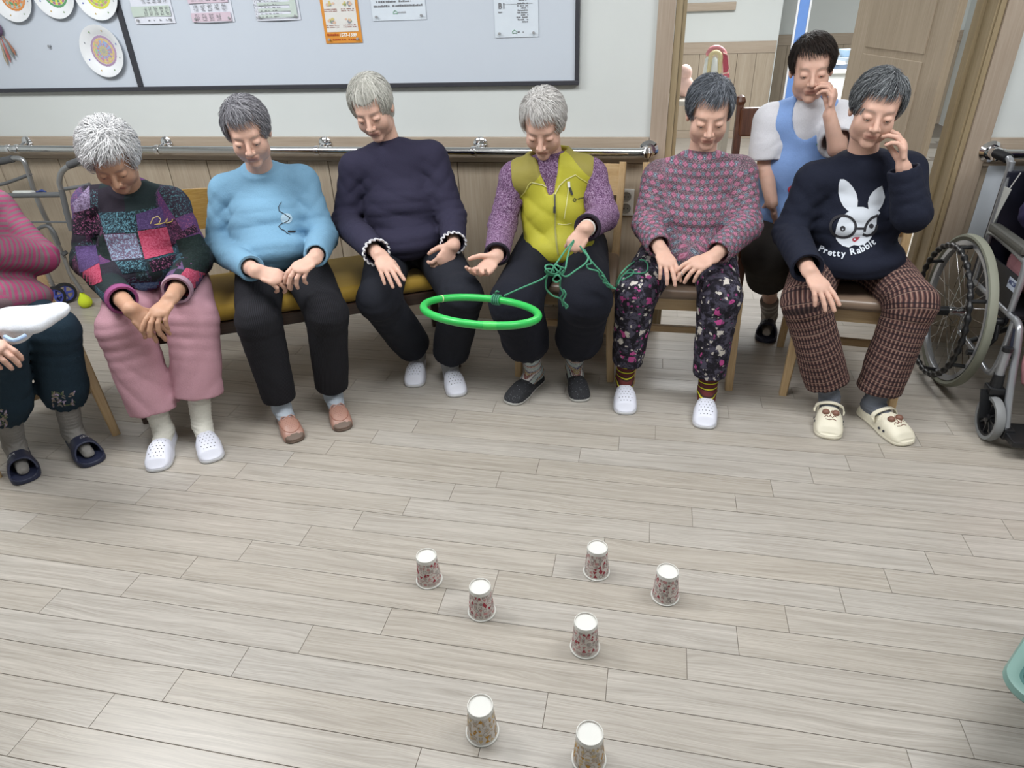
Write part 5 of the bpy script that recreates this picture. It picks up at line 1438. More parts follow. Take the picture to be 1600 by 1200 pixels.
    # --- socks and shoes
    for i, (toe, ang) in enumerate(feet):
        a_ = ank[i]; k_ = (kA, kB)[i]; d = nrm(k_ - a_); x = A3(math.cos(math.radians(ang)), math.sin(math.radians(ang)), 0)
        hs = sock_h[i] if isinstance(sock_h, (tuple, list)) else sock_h
        S = Sdf(); S.cone(a_ - A3(0, 0, .012), a_ + d * hs, .037, .043, .02, flat=True); S.cone(a_ - A3(0, 0, .035) - x * .02, a_ - A3(0, 0, .035) + x * .05, .030, .031, .03)
        S.cone(a_ - A3(0, 0, .038) + x * .05, A3(toe[0], toe[1], 0) - x * (.070 if shoes != 'slide' else .05) + A3(0, 0, .030), .028, .019, .02, n=A3(0, 0, 1), q=.8)
        S.disp(lambda P, a_=a_, d=d: .0014 * np.sin(((P - a_) @ d) * 420 + np.sin(P[:, 0] * 60)))
        V, Q = sdf_mesh(S, .0045)
        so = put_mesh('sock', V, Q, sockmat or cloth('sock_knit', sock, 700, .4), t, base, {'pat': ('FLOAT_VECTOR', np.stack([V[:, 0] * 0, (V - a_) @ d, V[:, 0] * 0], 1))})
        if shoes == 'clog' or shoes: footwear(shoes, toe, ang, t, base, flip=(1, -1)[i], L=shoeL)
    # --- top
    T = top; rb, rc, rS, rE, rW = T.get('r', (.155, .145, .066, .058, .045)); fwd_b = T.get('belly', .05)
    RM = np.stack([rt, nrm(np.cross(up, rt)), up], 1)
    S = Sdf(); S.cone(Pv + up * T.get('low', .04), C - up * .09, rb, rc, .03, n=fw, q=.66)
    S.cone(shA * .93 + C * .07, shB * .93 + C * .07, .058, .058, .05).cone(C - up * .02, C + (nb - C) * .42, .085, .066, .03, flat=True)
    for s_ in (shA, shB): S.cone(C + up * .030, s_ * .9 + C * .1 + up * .004, .058, .050, .05)
    S.ell(Pv + up * .17 + fw * fwd_b, (rb * .95, .11, .14), .05, R=RM).ell(Pv + up * .065 + fw * (fwd_b + T.get('lap', .085)), (rb * 1.0, .115, .080), .04, R=RM).ell(C - up * .17 + fw * .055, (rc * .85, .075, .075), .05, R=RM)
    S.plane(A3(Pv[0], Pv[1], T.get('hemz', .50)), (0, 0, -1), .01)
    cuffs = []; holes = []
    for i, (s_, e_, w_) in enumerate(((shA, elA, wA), (shB, elB, wB))):
        if T.get('sleeve', 'long') == 'short':
            e2 = s_ + (e_ - s_) * .85; S.cone(s_, e2, rS, rE * 1.12, .025, flat=True); holes.append((s_ + (e2 - s_) * .75, s_ + (e2 - s_) * 1.2, rE * 1.12 - .017, rE * 1.12 - .016)); cuffs.append(e2); continue
        fr = T.get('cuff', (1.0, 1.0))[i]; ce = e_ + (w_ - e_) * fr; cuffs.append(ce)
        S.cone(s_ - up * .008, e_, rS * .88, rE * .96, .03).cone(e_, ce, rE, rW, .018, flat=True)
        d_ = nrm(w_ - e_); holes.append((ce - d_ * .035, ce + d_ * .04, rW - .011, rW - .010))
        wk = T.get('wr', 1.0)
        S.disp(folds(e_, .085, nrm(e_ - s_ + .3 * (w_ - e_)), 78, .0055 * wk, i + .4)).disp(folds((e_ + ce) / 2, .08, d_, 85, .004 * wk, i + 3.0))
        S.disp(folds(s_ + (e_ - s_) * .35, .09, nrm(A3((-1) ** i * .7, -.2, .7)), 55, .004 * wk, i + 6.0))
    wk = T.get('wr', 1.0)
    S.disp(folds(Pv + up * .08 + fw * .10, .17, up, 62, .0065 * wk, Pv[0] * 3)).disp(folds(C - up * .17 + fw * .1, .16, nrm(up + .5 * rt), 40, .0035 * wk, Pv[0] * 5 + 1))
    S.disp(folds(shA - up * .10 + rt * .03 + fw * .05, .08, nrm(up - rt * .8), 60, .005 * wk, 2.0)).disp(folds(shB - up * .10 - rt * .03 + fw * .05, .08, nrm(up + rt * .8), 60, .005 * wk, 5.0))
    S.disp(lumps(.0025, 22, Pv[0] * 7 + 2))
    for h in holes: S.cone(*h, .002, 's')
    lo, hi = S.bounds(.03)
    V, Q = snets(S, lo, hi, .0070); V = relax(V, Q, 1, .35)
    pc = patcoords(V, [([Pv, C + up * .1], .13, 0), (smooth_pts([shA + (C - shA) * .15, elA, wA], 8), .055, 0), (smooth_pts([shB + (C - shB) * .15, elB, wB], 8), .055, 0)], fw)
    mt = pc[:, 2] == 0; pc[mt, 0] = (V[mt] - Pv) @ rt; pc[mt, 1] = (V[mt] - Pv) @ up
    tp = put_mesh(T.get('name', 'sweater'), V, Q, T['mat'], t, base, {'pat': ('FLOAT_VECTOR', pc)})
    return dict(t=t, base=base, top=tp, topg=(V, Q), pc=pc, legg=legtree, leg=tr, rb=rb, rc=rc, belly=fwd_b, lap=T.get('lap', .085), hemz=T.get('hemz', .5), low=T.get('low', .04), RM=RM, bodyg=(BV, BQ), up=up, fw=fw, rt=rt, C=C, Pv=Pv, cuffs=cuffs, w=(wA, wB), e=(elA, elB), hem=hem, kn=(kA, kB), R=R, H=H, nb=nb, sh=(shA, shB))
# ------------------------------------------------------------------ cloth of each person
def patmat(name, fn, rough=.9, bump=.4):
    t = NT(name); a = t.attr('pat').outputs['Vector']; s = t.n('ShaderNodeSeparateXYZ', {0: a}); col = fn(t, a, s.outputs)
    t.bump(t.math('ADD', t.noise(t.obj(), 300, 2), t.math('MULTIPLY', t.noise(t.obj(), 40, 3), 1.2)), bump, .0018)
    return t.fin(col, rough, 0, .25)
def m_stripes(t, a, s):   # grey and magenta rings
    f = t.math('FRACT', t.math('MULTIPLY', t.math('ADD', s[1], t.math('MULTIPLY', t.noise(t.obj(), 6, 2), .01)), 60))
    return t.mix(t.math('GREATER_THAN', f, .52), srgb('776469'), t.mix(t.noise(t.obj(), 300, 2), srgb('8f3a5e'), srgb('a04a70')))
def m_geo(t, a, s):       # small pink lozenges and blue-grey rosettes on a dark ground
    u = t.math('MULTIPLY', s[0], 1 / .034); v = t.math('MULTIPLY', s[1], 1 / .027)
    row = t.math('FLOOR', v); u2 = t.math('ADD', u, t.math('MULTIPLY', t.math('MODULO', row, 2.0), .5))
    fu = t.math('ABSOLUTE', t.math('SUBTRACT', t.math('FRACT', u2), .5)); fv = t.math('ABSOLUTE', t.math('SUBTRACT', t.math('FRACT', v), .5))
    l1 = t.math('ADD', fu, fv); mx = t.math('MAXIMUM', fu, fv)
    u3 = t.math('ABSOLUTE', t.math('SUBTRACT', t.math('FRACT', t.math('ADD', u2, .5)), .5))
    r = t.math('SQRT', t.math('ADD', t.math('MULTIPLY', u3, u3), t.math('MULTIPLY', fv, fv)))
    ground = t.mix(t.math('GREATER_THAN', t.noise(t.obj(), 420, 1), .56), srgb('4d3f49'), srgb('94838a'))
    dots = t.math('LESS_THAN', t.n('ShaderNodeTexVoronoi', {'Vector': t.obj(), 'Scale': 150}).outputs['Distance'], .3)
    ground = t.mix(dots, ground, srgb('8d5f6e'))
    c = t.mix(t.math('LESS_THAN', r, .27), ground, srgb('6d7884')); c = t.mix(t.math('LESS_THAN', r, .15), c, srgb('47505c')); c = t.mix(t.math('LESS_THAN', r, .08), c, srgb('8f99a4'))
    c = t.mix(t.math('LESS_THAN', l1, .38), c, srgb('8a506a')); c = t.mix(t.math('LESS_THAN', l1, .27), c, srgb('a8748a')); c = t.mix(t.math('LESS_THAN', mx, .10), c, srgb('9a5a70'))
    return c
def m_floral(t, a, s):
    o = t.n('ShaderNodeVectorMath', {0: t.obj(), 1: t.mapp(t.noise(t.obj(), 30, 2, out='Color'), (.03, .03, .03))}, operation='ADD').outputs[0]
    base = t.ramp(t.noise(o, 32, 3, .7), [(.42, '1d1b22'), (.5, '2b2833'), (.56, '4a4756')])
    v1 = t.n('ShaderNodeTexVoronoi', {'Vector': o, 'Scale': 23, 'Randomness': .85}); d1 = v1.outputs['Distance']; sc_ = t.n('ShaderNodeSeparateColor', {0: v1.outputs['Color']}).outputs
    pet = t.math('ADD', d1, t.math('MULTIPLY', t.noise(o, 110, 1), .42))
    fl_ = t.math('LESS_THAN', pet, .50)
    fcol = t.mix(t.math('GREATER_THAN', sc_[0], .72), t.mix(t.noise(o, 160, 2), srgb('a9a29c'), srgb('d9d4cc')), srgb('b04a86'))
    show = t.math('MULTIPLY', fl_, t.math('GREATER_THAN', sc_[1], .28))
    c = t.mix(show, base, fcol)
    v2 = t.n('ShaderNodeTexVoronoi', {'Vector': t.mapp(o, (1, 1, 1), (3, 1, 2)), 'Scale': 48}); s2 = t.n('ShaderNodeSeparateColor', {0: v2.outputs['Color']}).outputs
    sm = t.math('MULTIPLY', t.math('LESS_THAN', v2.outputs['Distance'], .26), t.math('GREATER_THAN', s2[0], .55))
    return t.mix(sm, c, t.mix(t.math('GREATER_THAN', s2[1], .5), srgb('8f3f74'), srgb('b8b1ab')))
def m_plaid(t, a, s):
    def band(x, k, lo, hi):
        f = t.math('FRACT', t.math('MULTIPLY', x, k)); return t.math('MULTIPLY', t.math('GREATER_THAN', f, lo), t.math('LESS_THAN', f, hi))
    k = 1 / .0165
    c = t.mix(t.noise(t.obj(), 200, 2), srgb('5d3f3b'), srgb('6b4a44'))
    c = t.mix(t.math('MULTIPLY', band(s[0], k, 0, .42), .85), c, srgb('281f24')); c = t.mix(t.math('MULTIPLY', band(s[0], k, .62, .86), .55), c, srgb('a58c7f'))
    c = t.mix(t.math('MULTIPLY', band(s[1], k, 0, .36), .75), c, srgb('241d22')); c = t.mix(t.math('MULTIPLY', band(s[1], k / 2, .6, .7), .4), c, srgb('a98a7c'))
    return c
def m_fleece(t, a, s):
    n_ = t.noise(t.obj(), 190, 3, .8)
    return t.ramp(n_, [(.38, '412c45'), (.5, '6d4d6e'), (.6, '9c86a0')])
def m_patch(t, a, s):
    k1 = t.math('FLOOR', t.math('MULTIPLY', t.math('ADD', s[0], .02), 8.5)); k2 = t.math('FLOOR', t.math('MULTIPLY', t.math('ADD', s[1], .03), 9.5))
    wn = t.n('ShaderNodeTexWhiteNoise', {'Vector': t.n('ShaderNodeCombineXYZ', {0: k1, 1: k2, 2: s[2]}).outputs[0]}).outputs['Value']
    c = t.ramp(wn, [(0, '25202a'), (.2, '1f2a2c'), (.38, '2c2430'), (.52, '4d4264'), (.64, '283f48'), (.76, '3a2438'), (.88, '52345e')], 'CONSTANT')
    sp = t.math('GREATER_THAN', t.noise(t.obj(), 150, 3, .85), .57)
    return t.mix(t.math('MULTIPLY', sp, t.math('GREATER_THAN', wn, .35)), c, t.ramp(wn, [(0, '4c747d'), (.5, '86506f'), (.66, '56788a'), (.8, '7d4566')], 'CONSTANT'))
def m_rib(t, a, s):
    f = t.math('SINE', t.math('MULTIPLY', s[0], 900)); return t.mix(t.math('MULTIPLY_ADD', f, .5, .5), srgb('141417'), srgb('27272d'))
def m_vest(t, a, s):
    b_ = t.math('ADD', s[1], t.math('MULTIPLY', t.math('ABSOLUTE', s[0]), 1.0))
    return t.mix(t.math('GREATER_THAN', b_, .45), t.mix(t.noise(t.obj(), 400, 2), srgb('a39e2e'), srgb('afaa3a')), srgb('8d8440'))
def sockstripe(t, a, s):
    f = t.math('FRACT', t.math('MULTIPLY', s[1], 42)); c = t.mix(t.math('GREATER_THAN', f, .5), srgb('3a2a26'), srgb('5e2c2c'))
    return t.mix(t.math('MULTIPLY', t.math('GREATER_THAN', f, .12), t.math('LESS_THAN', f, .30)), c, srgb('c8c234'))
def socknordic(t, a, s):
    f = t.math('FRACT', t.math('MULTIPLY', s[1], 24)); c = t.ramp(f, [(0, 'a7b3b0'), (.3, '4b3f52'), (.38, 'd6d2cf'), (.46, '7e4a44'), (.6, 'a8926a'), (.7, '5b5470'), (.8, '9fb0b4')], 'CONSTANT')
    sp = t.math('GREATER_THAN', t.noise(t.obj(), 260, 1), .56); return t.mix(t.math('MULTIPLY', sp, .6), c, srgb('dcd8d6'))
def sockgrey(t, a, s):
    f = t.math('FRACT', t.math('MULTIPLY', s[1], 26)); return t.mix(t.math('GREATER_THAN', f, .55), srgb('8b8784'), srgb('b3aeaa'))

WHITEH = hairmat('white_hair', 'c2c2c4', 'd8d8d9', 'e6e6e6'); SILV = hairmat('silver_straight_hair', 'abaaa2', 'cccac2', 'e2e1da')
GREYH = hairmat('grey_hair', '55545a', '828187', 'abaaaf'); BLUEG = hairmat('dark_grey_hair', '3d4148', '636870', '8e939b'); SALT = hairmat('salt_pepper_hair', '33363a', '5f6367', 'a3a7aa'); DARKH = hairmat('dark_brown_hair', '1c1715', '2b2320', '3c322d')
LGREY = hairmat('light_grey_hair', 'b0adaa', 'd0cdca', 'e6e4e2')

def ft(toe, heel):
    a = at(*toe, Z=0); b_ = at(*heel, Z=0); d = a - b_; return ((a[0], a[1]), math.degrees(math.atan2(d[1], d[0])))
def yv(px, py, Y): return at(px, py, Y=Y)
def zv(px, py, Z): return at(px, py, Z=Z)
def todir(a, b_): return b_ - a

# ---- woman in the blue sweatshirt --------------------------------------------------
wa, wb = zv(400, 424, .66), zv(492, 404, .68)
P3 = person('seated person in light blue sweatshirt and ribbed black trousers with pink loafers, hands clasped', yv(388, 208, -.74), (24, 24, -4),
    [yv(350, 298, -.66), yv(474, 284, -.58)], [yv(343, 388, -.72), yv(505, 370, -.66)], [wa, wb], [zv(404, 500, .46), zv(510, 490, .46)],
    [ft((464, 692), (436, 640)), ft((538, 674), (521, 628))],
    dict(mat=cloth('sky_blue_jersey', '7199b4'), name='sweatshirt', r=(.165, .150, .068, .060, .045), hemz=.53, wr=1.1, cuff=(.88, .88)),
    dict(mat=patmat('black_rib', m_rib), r=(.098, .082, .066), hem=(.105, .11), wr=.5),
    [dict(f=todir(wa, zv(450, 440, .62)), b=(.0, -.6, 1), curl=[28, 32, 36, 40], thumb=.5), dict(f=todir(wb, zv(444, 436, .65)), b=(.1, -.6, 1), curl=[24, 28, 34, 40], thumb=.5)],
    skin='fair', hair=('short', GREYH), pelvis=(-1.53, -.70, .52), shoes='loafer', sock='aab3bd', sock_h=.06, shoeL=.245)

# ---- woman in the patchwork jumper ---------------------------------------------------
wa, wb = zv(205, 484, .60), zv(268, 466, .61)
P2 = person('seated person bent forward in dark patchwork sweater, pink trousers and white clogs', yv(176, 248, -1.02), (26, 42, 0),
    [yv(140, 318, -.92), yv(270, 318, -.84)], [yv(138, 408, -1.0), yv(306, 405, -.92)], [wa, wb], [zv(195, 515, .47), zv(300, 498, .47)],
    [ft((246, 738), (272, 668)), ft((334, 723), (314, 655))],
    dict(mat=patmat('patchwork_knit', m_patch), r=(.155, .145, .068, .060, .050), hemz=.53, wr=1.1, cuff=(.80, .78)),
    dict(mat=cloth('dusty_pink_cotton', 'bb909b'), r=(.098, .092, .092), hem=(.155, .185), wr=1.2),
    [dict(f=todir(wa, zv(236, 512, .53)), b=(.1, -.5, 1), curl=[14, 18, 22, 30], thumb=.3), dict(f=todir(wb, zv(228, 512, .56)), b=(.1, -.6, 1), curl=[12, 20, 26, 30], thumb=.4)],
    skin='tan', hair=('curly', WHITEH, 1900), pelvis=(-1.95, -.93, .52), shoes='clog', sock='d6d4ca', sock_h=.115, shoeL=.245)

# ---- woman in the navy ruffle top -----------------------------------------------------
wa, wb = zv(592, 398, .65), yv(709, 384, -.66)
P4 = person('seated person in plain navy top with white ruffled cuffs, gold ring on finger', yv(582, 170, -.47), (6, 28, -8),
    [yv(552, 262, -.44), yv(676, 244, -.38)], [yv(541, 348, -.50), yv(706, 338, -.46)], [wa, wb], [zv(592, 468, .46), zv(722, 462, .46)],
    [ft((647, 606), (660, 548)), ft((716, 621), (699, 572))],
    dict(mat=cloth('navy_jersey', '2c2a3d', big=.0), name='top', r=(.165, .155, .068, .062, .050), hemz=.53, wr=1.2, cuff=(.93, .90)),
    dict(mat=cloth('charcoal_navy_twill', '1f2129', big=.0), r=(.100, .084, .082), hem=(.13, .13), wr=.9),
    [dict(f=todir(wa, zv(630, 458, .56)), b=(.1, -.5, 1), curl=[8, 10, 12, 14], thumb=.5), dict(f=(-.45, -.35, -.65), b=(.6, -.6, .2), curl=[30, 34, 38, 40], thumb=.3)],
    skin='fair', hair=('bob', SILV, 1900), pelvis=(-1.04, -.42, .52), shoes='clog', sock='a7a6a8', sock_h=.09, shoeL=.245)

# ---- woman in the lime vest --------------------------------------------------------------
wa, wb = yv(776, 401, -.74), yv(916, 357, -.76)
P5 = person('seated person in lime vest over purple fleece, one palm open, other hand holding green cord', yv(849, 196, -.50), (0, 34, 0),
    [yv(802, 278, -.44), yv(925, 272, -.42)], [yv(784, 352, -.50), yv(943, 338, -.52)], [wa, wb], [zv(805, 474, .47), zv(915, 470, .47)],
    [ft((796, 633), (846, 592)), ft((908, 629), (893, 580))],
    dict(mat=patmat('purple_melange_fleece', m_fleece), name='fleece', r=(.135, .130, .064, .058, .047), hemz=.53, wr=.9, cuff=(.92, .92)),
    dict(mat=cloth('black_cotton', '171923', big=.0), r=(.100, .098, .060), hem=(.20, .18), kind='balloon', wr=.9),
    [dict(f=(-.45, -.55, -.45), b=(.1, .65, -.8), curl=[26, 30, 34, 36], thumb=.15, spread=1.6), dict(f=(-.50, -.35, -.75), b=(.1, -.95, .5), curl=[58, 62, 66, 66], thumb=.9)],
    skin='fair', hair=('short', LGREY), pelvis=(-.37, -.36, .53), shoes='knit', sockmat=patmat('nordic_sock', socknordic), sock_h=.16, shoeL=.25)

# ---- woman in the pink patterned top -------------------------------------------------------
wa, wb = zv(1032, 390, .64), zv(1114, 402, .63)
P6 = person('seated person in pink and grey patterned top and floral trousers, striped socks in white clogs', yv(1108, 178, -.47), (2, 24, 0),
    [yv(1028, 276, -.42), yv(1158, 270, -.42)], [yv(1012, 350, -.50), yv(1166, 352, -.50)], [wa, wb], [zv(995, 456, .47), zv(1124, 464, .47)],
    [ft((977, 649), (974, 592)), ft((1100, 671), (1103, 612))],
    dict(mat=patmat('geometric_print', m_geo), name='top', r=(.160, .150, .068, .060, .048), hemz=.53, wr=1.0, cuff=(.90, .86)),
    dict(mat=patmat('floral_print', m_floral), r=(.094, .080, .064), hem=(.145, .135), wr=.8),
    [dict(f=todir(wa, zv(1058, 442, .57)), b=(.2, -.6, 1), curl=[14, 16, 20, 22], thumb=.6), dict(f=todir(wb, zv(1056, 428, .60)), b=(-.1, -.6, 1), curl=[16, 20, 24, 26], thumb=.4)],
    skin='fair', hair=('crop', BLUEG), pelvis=(.165, -.37, .53), shoes='clog', sockmat=patmat('striped_sock', sockstripe), sock_h=.12, shoeL=.245)

# ---- woman in the rabbit sweatshirt ----------------------------------------------------------
wa, wb = zv(1264, 424, .63), yv(1412, 262, -.60)
P8 = person('seated person in navy sweatshirt with white rabbit print, plaid trousers, cream clogs, cheek on hand', yv(1368, 172, -.52), (-6, 16, 6),
    [yv(1270, 282, -.46), yv(1418, 266, -.44)], [yv(1234, 362, -.50), yv(1424, 335, -.62)], [wa, wb], [zv(1258, 470, .47), zv(1424, 474, .47)],
    [ft((1294, 687), (1289, 620)), ft((1418, 697), (1352, 648))],
    dict(mat=cloth('navy_fleece', '191d2c', big=.0), name='sweatshirt', r=(.165, .155, .072, .062, .052), hemz=.53, wr=1.0, cuff=(.92, 1.0)),
    dict(mat=patmat('brown_plaid', m_plaid), r=(.100, .083, .080), hem=(.135, .125), wr=1.0),
    [dict(f=todir(wa, zv(1300, 474, .56)), b=(.1, -.5, 1), curl=[8, 10, 12, 16], thumb=.8), dict(f=(-.22, .12, .95), b=(.95, -.25, .2), curl=[22, 26, 30, 34], thumb=.4)],
    skin='fair', hair=('short', SALT, 1800), pelvis=(.775, -.40, .53), shoes='cream', sock='6d727c', sock_h=.085, shoeL=.25)

# ---- carer in the blue apron ---------------------------------------------------------------
wa, wb = yv(1206, 318, -.22), yv(1296, 180, -.22)
P7 = person('carer in white T-shirt and blue apron seated behind the row, dark shorts and black slippers', yv(1268, 108, -.10), (-4, 14, -3),
    [yv(1203, 190, -.04), yv(1312, 186, -.04)], [yv(1196, 262, -.08), yv(1308, 232, -.24)], [wa, wb], [zv(1197, 398, .49), zv(1290, 390, .49)],
    [ft((1195, 536), (1203, 486)), ft((1270, 540), (1272, 490))],
    dict(mat=cloth('white_tshirt', 'cfd0d6'), name='t_shirt', r=(.150, .145, .070, .066, .05), sleeve='short', hemz=.56, wr=.8),
    dict(mat=cloth('dark_grey_shorts', '3a3735', big=.0), name='shorts', r=(.105, .095, .092), hem=(.34, .34), wr=.6),
    [dict(f=todir(wa, zv(1214, 352, .58)), b=(.0, -.6, 1), curl=[10, 12, 14, 16], thumb=.3), dict(f=(.02, .12, .95), b=(.9, -.35, .1), curl=[35, 38, 40, 42], thumb=.4)],
    skin='fair', hair=('crop', DARKH), pelvis=(.60, .04, .56), shoes='slide', sockmat=patmat('grey_sock', sockgrey), sock_h=.115, shoeL=.245)

# ---- striped sleeve at the left edge ----------------------------------------------------------
wa, wb = zv(-28, 536, .63), yv(-25, 392, -1.38)
P1 = person('person in pink and grey striped jumper at the left edge, navy slides on the feet', yv(-75, 250, -1.35), (48, 20, 0),
    [yv(-125, 345, -1.40), yv(-5, 325, -1.16)], [yv(-120, 430, -1.45), yv(60, 400, -1.20)], [wa, wb], [zv(-4, 548, .51), zv(84, 518, .51)],
    [ft((44, 755), (24, 682)), ft((150, 727), (100, 668))],
    dict(mat=patmat('pink_grey_stripes', m_stripes), name='jumper', r=(.165, .150, .070, .062, .052), hemz=.52, wr=.8),
    dict(mat=cloth('dark_teal_jersey', '1b2c38', big=.0), r=(.092, .082, .062), hem=(.21, .20), kind='balloon', wr=.8),
    [dict(f=(.9, -.3, -.1), b=(0, -.4, 1), curl=[40] * 4, thumb=.8), dict(f=(-.8, -.3, .2), b=(0, -.5, 1), curl=[20] * 4)],
    skin='fair', hair=('short', GREYH, 800), pelvis=(-2.37, -1.36, .555), shoes='slide', sock='86837f', sock_h=.15, shoeL=.255)
# ------------------------------------------------------------------ details worn by each person
def trunk(p, g, arms=0.0, hemz=None):
    """trunk shape of a garment, g thicker than the top beneath"""
    S = Sdf(); C, Pv, up, fw, rt, nb = p['C'], p['Pv'], p['up'], p['fw'], p['rt'], p['nb']; shA, shB = p['sh']; rb, rc = p['rb'] + g, p['rc'] + g
    S.cone(Pv + up * p['low'], C - up * .09, rb, rc, .03, n=fw, q=.66)
    for s_ in (shA, shB): S.cone(C + up * .030, (s_ * .9 + C * .1) * (1 - arms) + C * arms + up * .004, .058 + g, .050 + g, .05)
    k = 1 - arms; S.cone(shA * k + C * (1 - k), shB * k + C * (1 - k), .058 + g, .058 + g, .05)
    S.ell(Pv + up * .17 + fw * p['belly'], (rb * .95, .11 + g, .14 + g), .05, R=p['RM']).ell(Pv + up * .085 + fw * (p['belly'] + p['lap']), (rb, .105 + g, .075 + g), .04, R=p['RM'])
    S.ell(C - up * .17 + fw * .055, (rc * .85, .075 + g, .075 + g), .05, R=p['RM'])
    return S
def q7(x, y, ox, oy, s): return (ox + x / s, oy + y / s)
INKW = plain('print_white', 'cdd3dc', .8); INKD = plain('print_charcoal', '2c2b31', .8); INKR = plain('print_red', '9c2438', .6); THR = plain('thread_black', '1c1c22', .8)

# rabbit print and lettering
def trunk_tree(p):
    V_, Q_ = p['topg']; m_ = (p['pc'][:, 2] == 0)[Q_].all(1); return BVH(V_, Q_[m_])
tr8 = trunk_tree(P8)
f8 = lambda l: [q7(x, y, 1230, 260, 7.5) for x, y in l]
pt, pb = P8['t'], P8['base']; tp8 = P8['top']
def D8(name, polys, mat, off): return decal(name, polys, tr8, mat, tp8, pb, off, 3.0)
D8('rabbit_print', [f8([(620, 150), (665, 150), (720, 185), (775, 250), (812, 320), (828, 400), (822, 480), (760, 530), (710, 520), (660, 470), (622, 400), (600, 310), (602, 220)])], INKW, .0022)
D8('rabbit_print', [f8([(1112, 228), (1060, 250), (1000, 300), (960, 360), (944, 430), (952, 500), (1020, 550), (1085, 500), (1120, 440), (1146, 360), (1128, 290)])], INKW, .0022)
D8('rabbit_print', [f8([(690, 550), (760, 500), (820, 475), (890, 475), (950, 500), (1075, 525), (1088, 548), (1050, 590), (1042, 720), (1010, 790), (960, 870), (900, 915), (840, 930), (780, 922), (720, 952), (650, 930), (600, 890), (572, 850), (565, 780), (580, 700), (610, 620)])], INKW, .0026)
ring = ellpoly(655, 705, 148, 128, 0, 30)
D8('glasses_print', stroke(f8(ring), 4.2, True), INKD, .0034)
D8('glasses_print', stroke(f8([(905, 760), (915, 710), (945, 650), (990, 605), (1060, 575)]), 4.0) + stroke(f8([(890, 795), (930, 812), (985, 800), (1035, 750), (1050, 690)]), 4.0) + stroke(f8([(800, 728), (918, 728)]), 3.6), INKD, .0034)
D8('eye_print', [f8(ellpoly(652, 728, 32, 32)), f8(ellpoly(985, 698, 28, 28))], INKD, .0036)
D8('eye_print', [f8(ellpoly(652, 735, 9, 9))], INKW, .0044)
D8('nose_print', [f8([(760, 855), (775, 835), (800, 826), (855, 826), (825, 865), (790, 888), (768, 876)])], INKR, .0036)
D8('nose_print', [f8(ellpoly(790, 855, 11, 10))], INKW, .0044)
def letters(s, path, size, squash=1.0):
    """letters set along a path given in the zoomed frame"""
    polys = []
    P_ = [A3(*q) for q in path]; seg = [np.linalg.norm(b - a) for a, b in zip(P_[:-1], P_[1:])]; tot = sum(seg)
    adv = []; ms = []
    for ch in s:
        me = text_mesh(ch, 1.0, None, bold=.03); xs_ = [v.co.x for v in me.vertices] or [0, .3]; ms.append(me); adv.append(max(xs_) - min(xs_) + .10)
    sc_ = tot / sum(adv); d = 0
    for ch, me, a in zip(s, ms, adv):
        m_ = d + a * sc_ / 2; k = 0; q = m_
        while k < len(seg) - 1 and q > seg[k]: q -= seg[k]; k += 1
        dr = (P_[k + 1] - P_[k]) / seg[k]; o = P_[k] + dr * q; nn = A3(dr[1], -dr[0])
        xs_ = [v.co.x for v in me.vertices]; cx = (max(xs_) + min(xs_)) / 2 if xs_ else 0
        for f in me.polygons:
            polys.append([tuple(o + dr * (me.vertices[i].co.x - cx) * sc_ + nn * (me.vertices[i].co.y) * size) for i in f.vertices])
        d += a * sc_
    return polys
D8('printed_lettering', [f8(q) for q in letters('Pretty', [(362, 985), (440, 1020), (520, 1052), (690, 1062)], 105)], INKW, .003)
D8('printed_lettering', [f8(q) for q in letters('Rabbit', [(740, 1040), (860, 1015), (950, 965), (1045, 900)], 105)], INKW, .003)

# line drawing on the blue sweatshirt
tr3 = trunk_tree(P3); f3 = lambda l: [q7(x, y, 300, 100, 3.75) for x, y in l]
decal('balloon_print', [f3(ellpoly(553, 905, 34, 30))], tr3, plain('print_pale_blue', 'a3bccb', .8), P3['top'], P3['base'], .002, 3)
decal('line_print', stroke(f3([(525, 808), (508, 835), (510, 862), (545, 882), (574, 903), (560, 922), (522, 938), (508, 952), (522, 968), (540, 975), (556, 992), (590, 1005), (600, 1030), (612, 1055)]), 1.1), tr3, THR, P3['top'], P3['base'], .003, 3)
decal('line_print', [f3([(560, 976), (608, 976), (604, 988), (562, 988)])], tr3, THR, P3['top'], P3['base'], .003, 3)
decal('tag_print', [f3([(598, 1012), (628, 1010), (630, 1040), (602, 1042)])], tr3, plain('print_grey', '8f9aa8', .8), P3['top'], P3['base'], .003, 3)
decal('tag_print', stroke(f3([(604, 1014), (608, 1040)]), 1.5) + stroke(f3([(616, 1013), (620, 1040)]), 1.2), tr3, THR, P3['top'], P3['base'], .0036, 3)

# patches on the patchwork jumper
def speck(name, c1, c2, th=.53):
    t = NT(name); n_ = t.noise(t.obj(), 130, 3, .85); t.bump(t.noise(t.obj(), 300, 2), .4, .002)
    return t.fin(t.mix(t.math('GREATER_THAN', n_, th), srgb(c1), srgb(c2)), .95, 0, .2)
tr2 = BVH(*P2['topg']); f2 = lambda l: [q7(x, y, 0, 150, 4) for x, y in l]; g2 = lambda l: [q7(x, y, 0, 420, 3.333) for x, y in l]
def D2(poly, mat, off=.002): return decal('patch', [poly], tr2, mat, P2['top'], P2['base'], off, 5)
RED = speck('red_patch', '94344b', 'a84f66', .5); TEALP = speck('teal_fleck_patch', '1d2730', '527a87'); MAUVE = speck('mauve_fleck_patch', '5d4f62', '7f93a8'); PINKF = speck('pink_fleck_patch', '1e1822', '8c5072', .57); DKG = speck('dark_green_patch', '1a2423', '222e2c'); PURP = speck('purple_patch', '46365c', '574670')
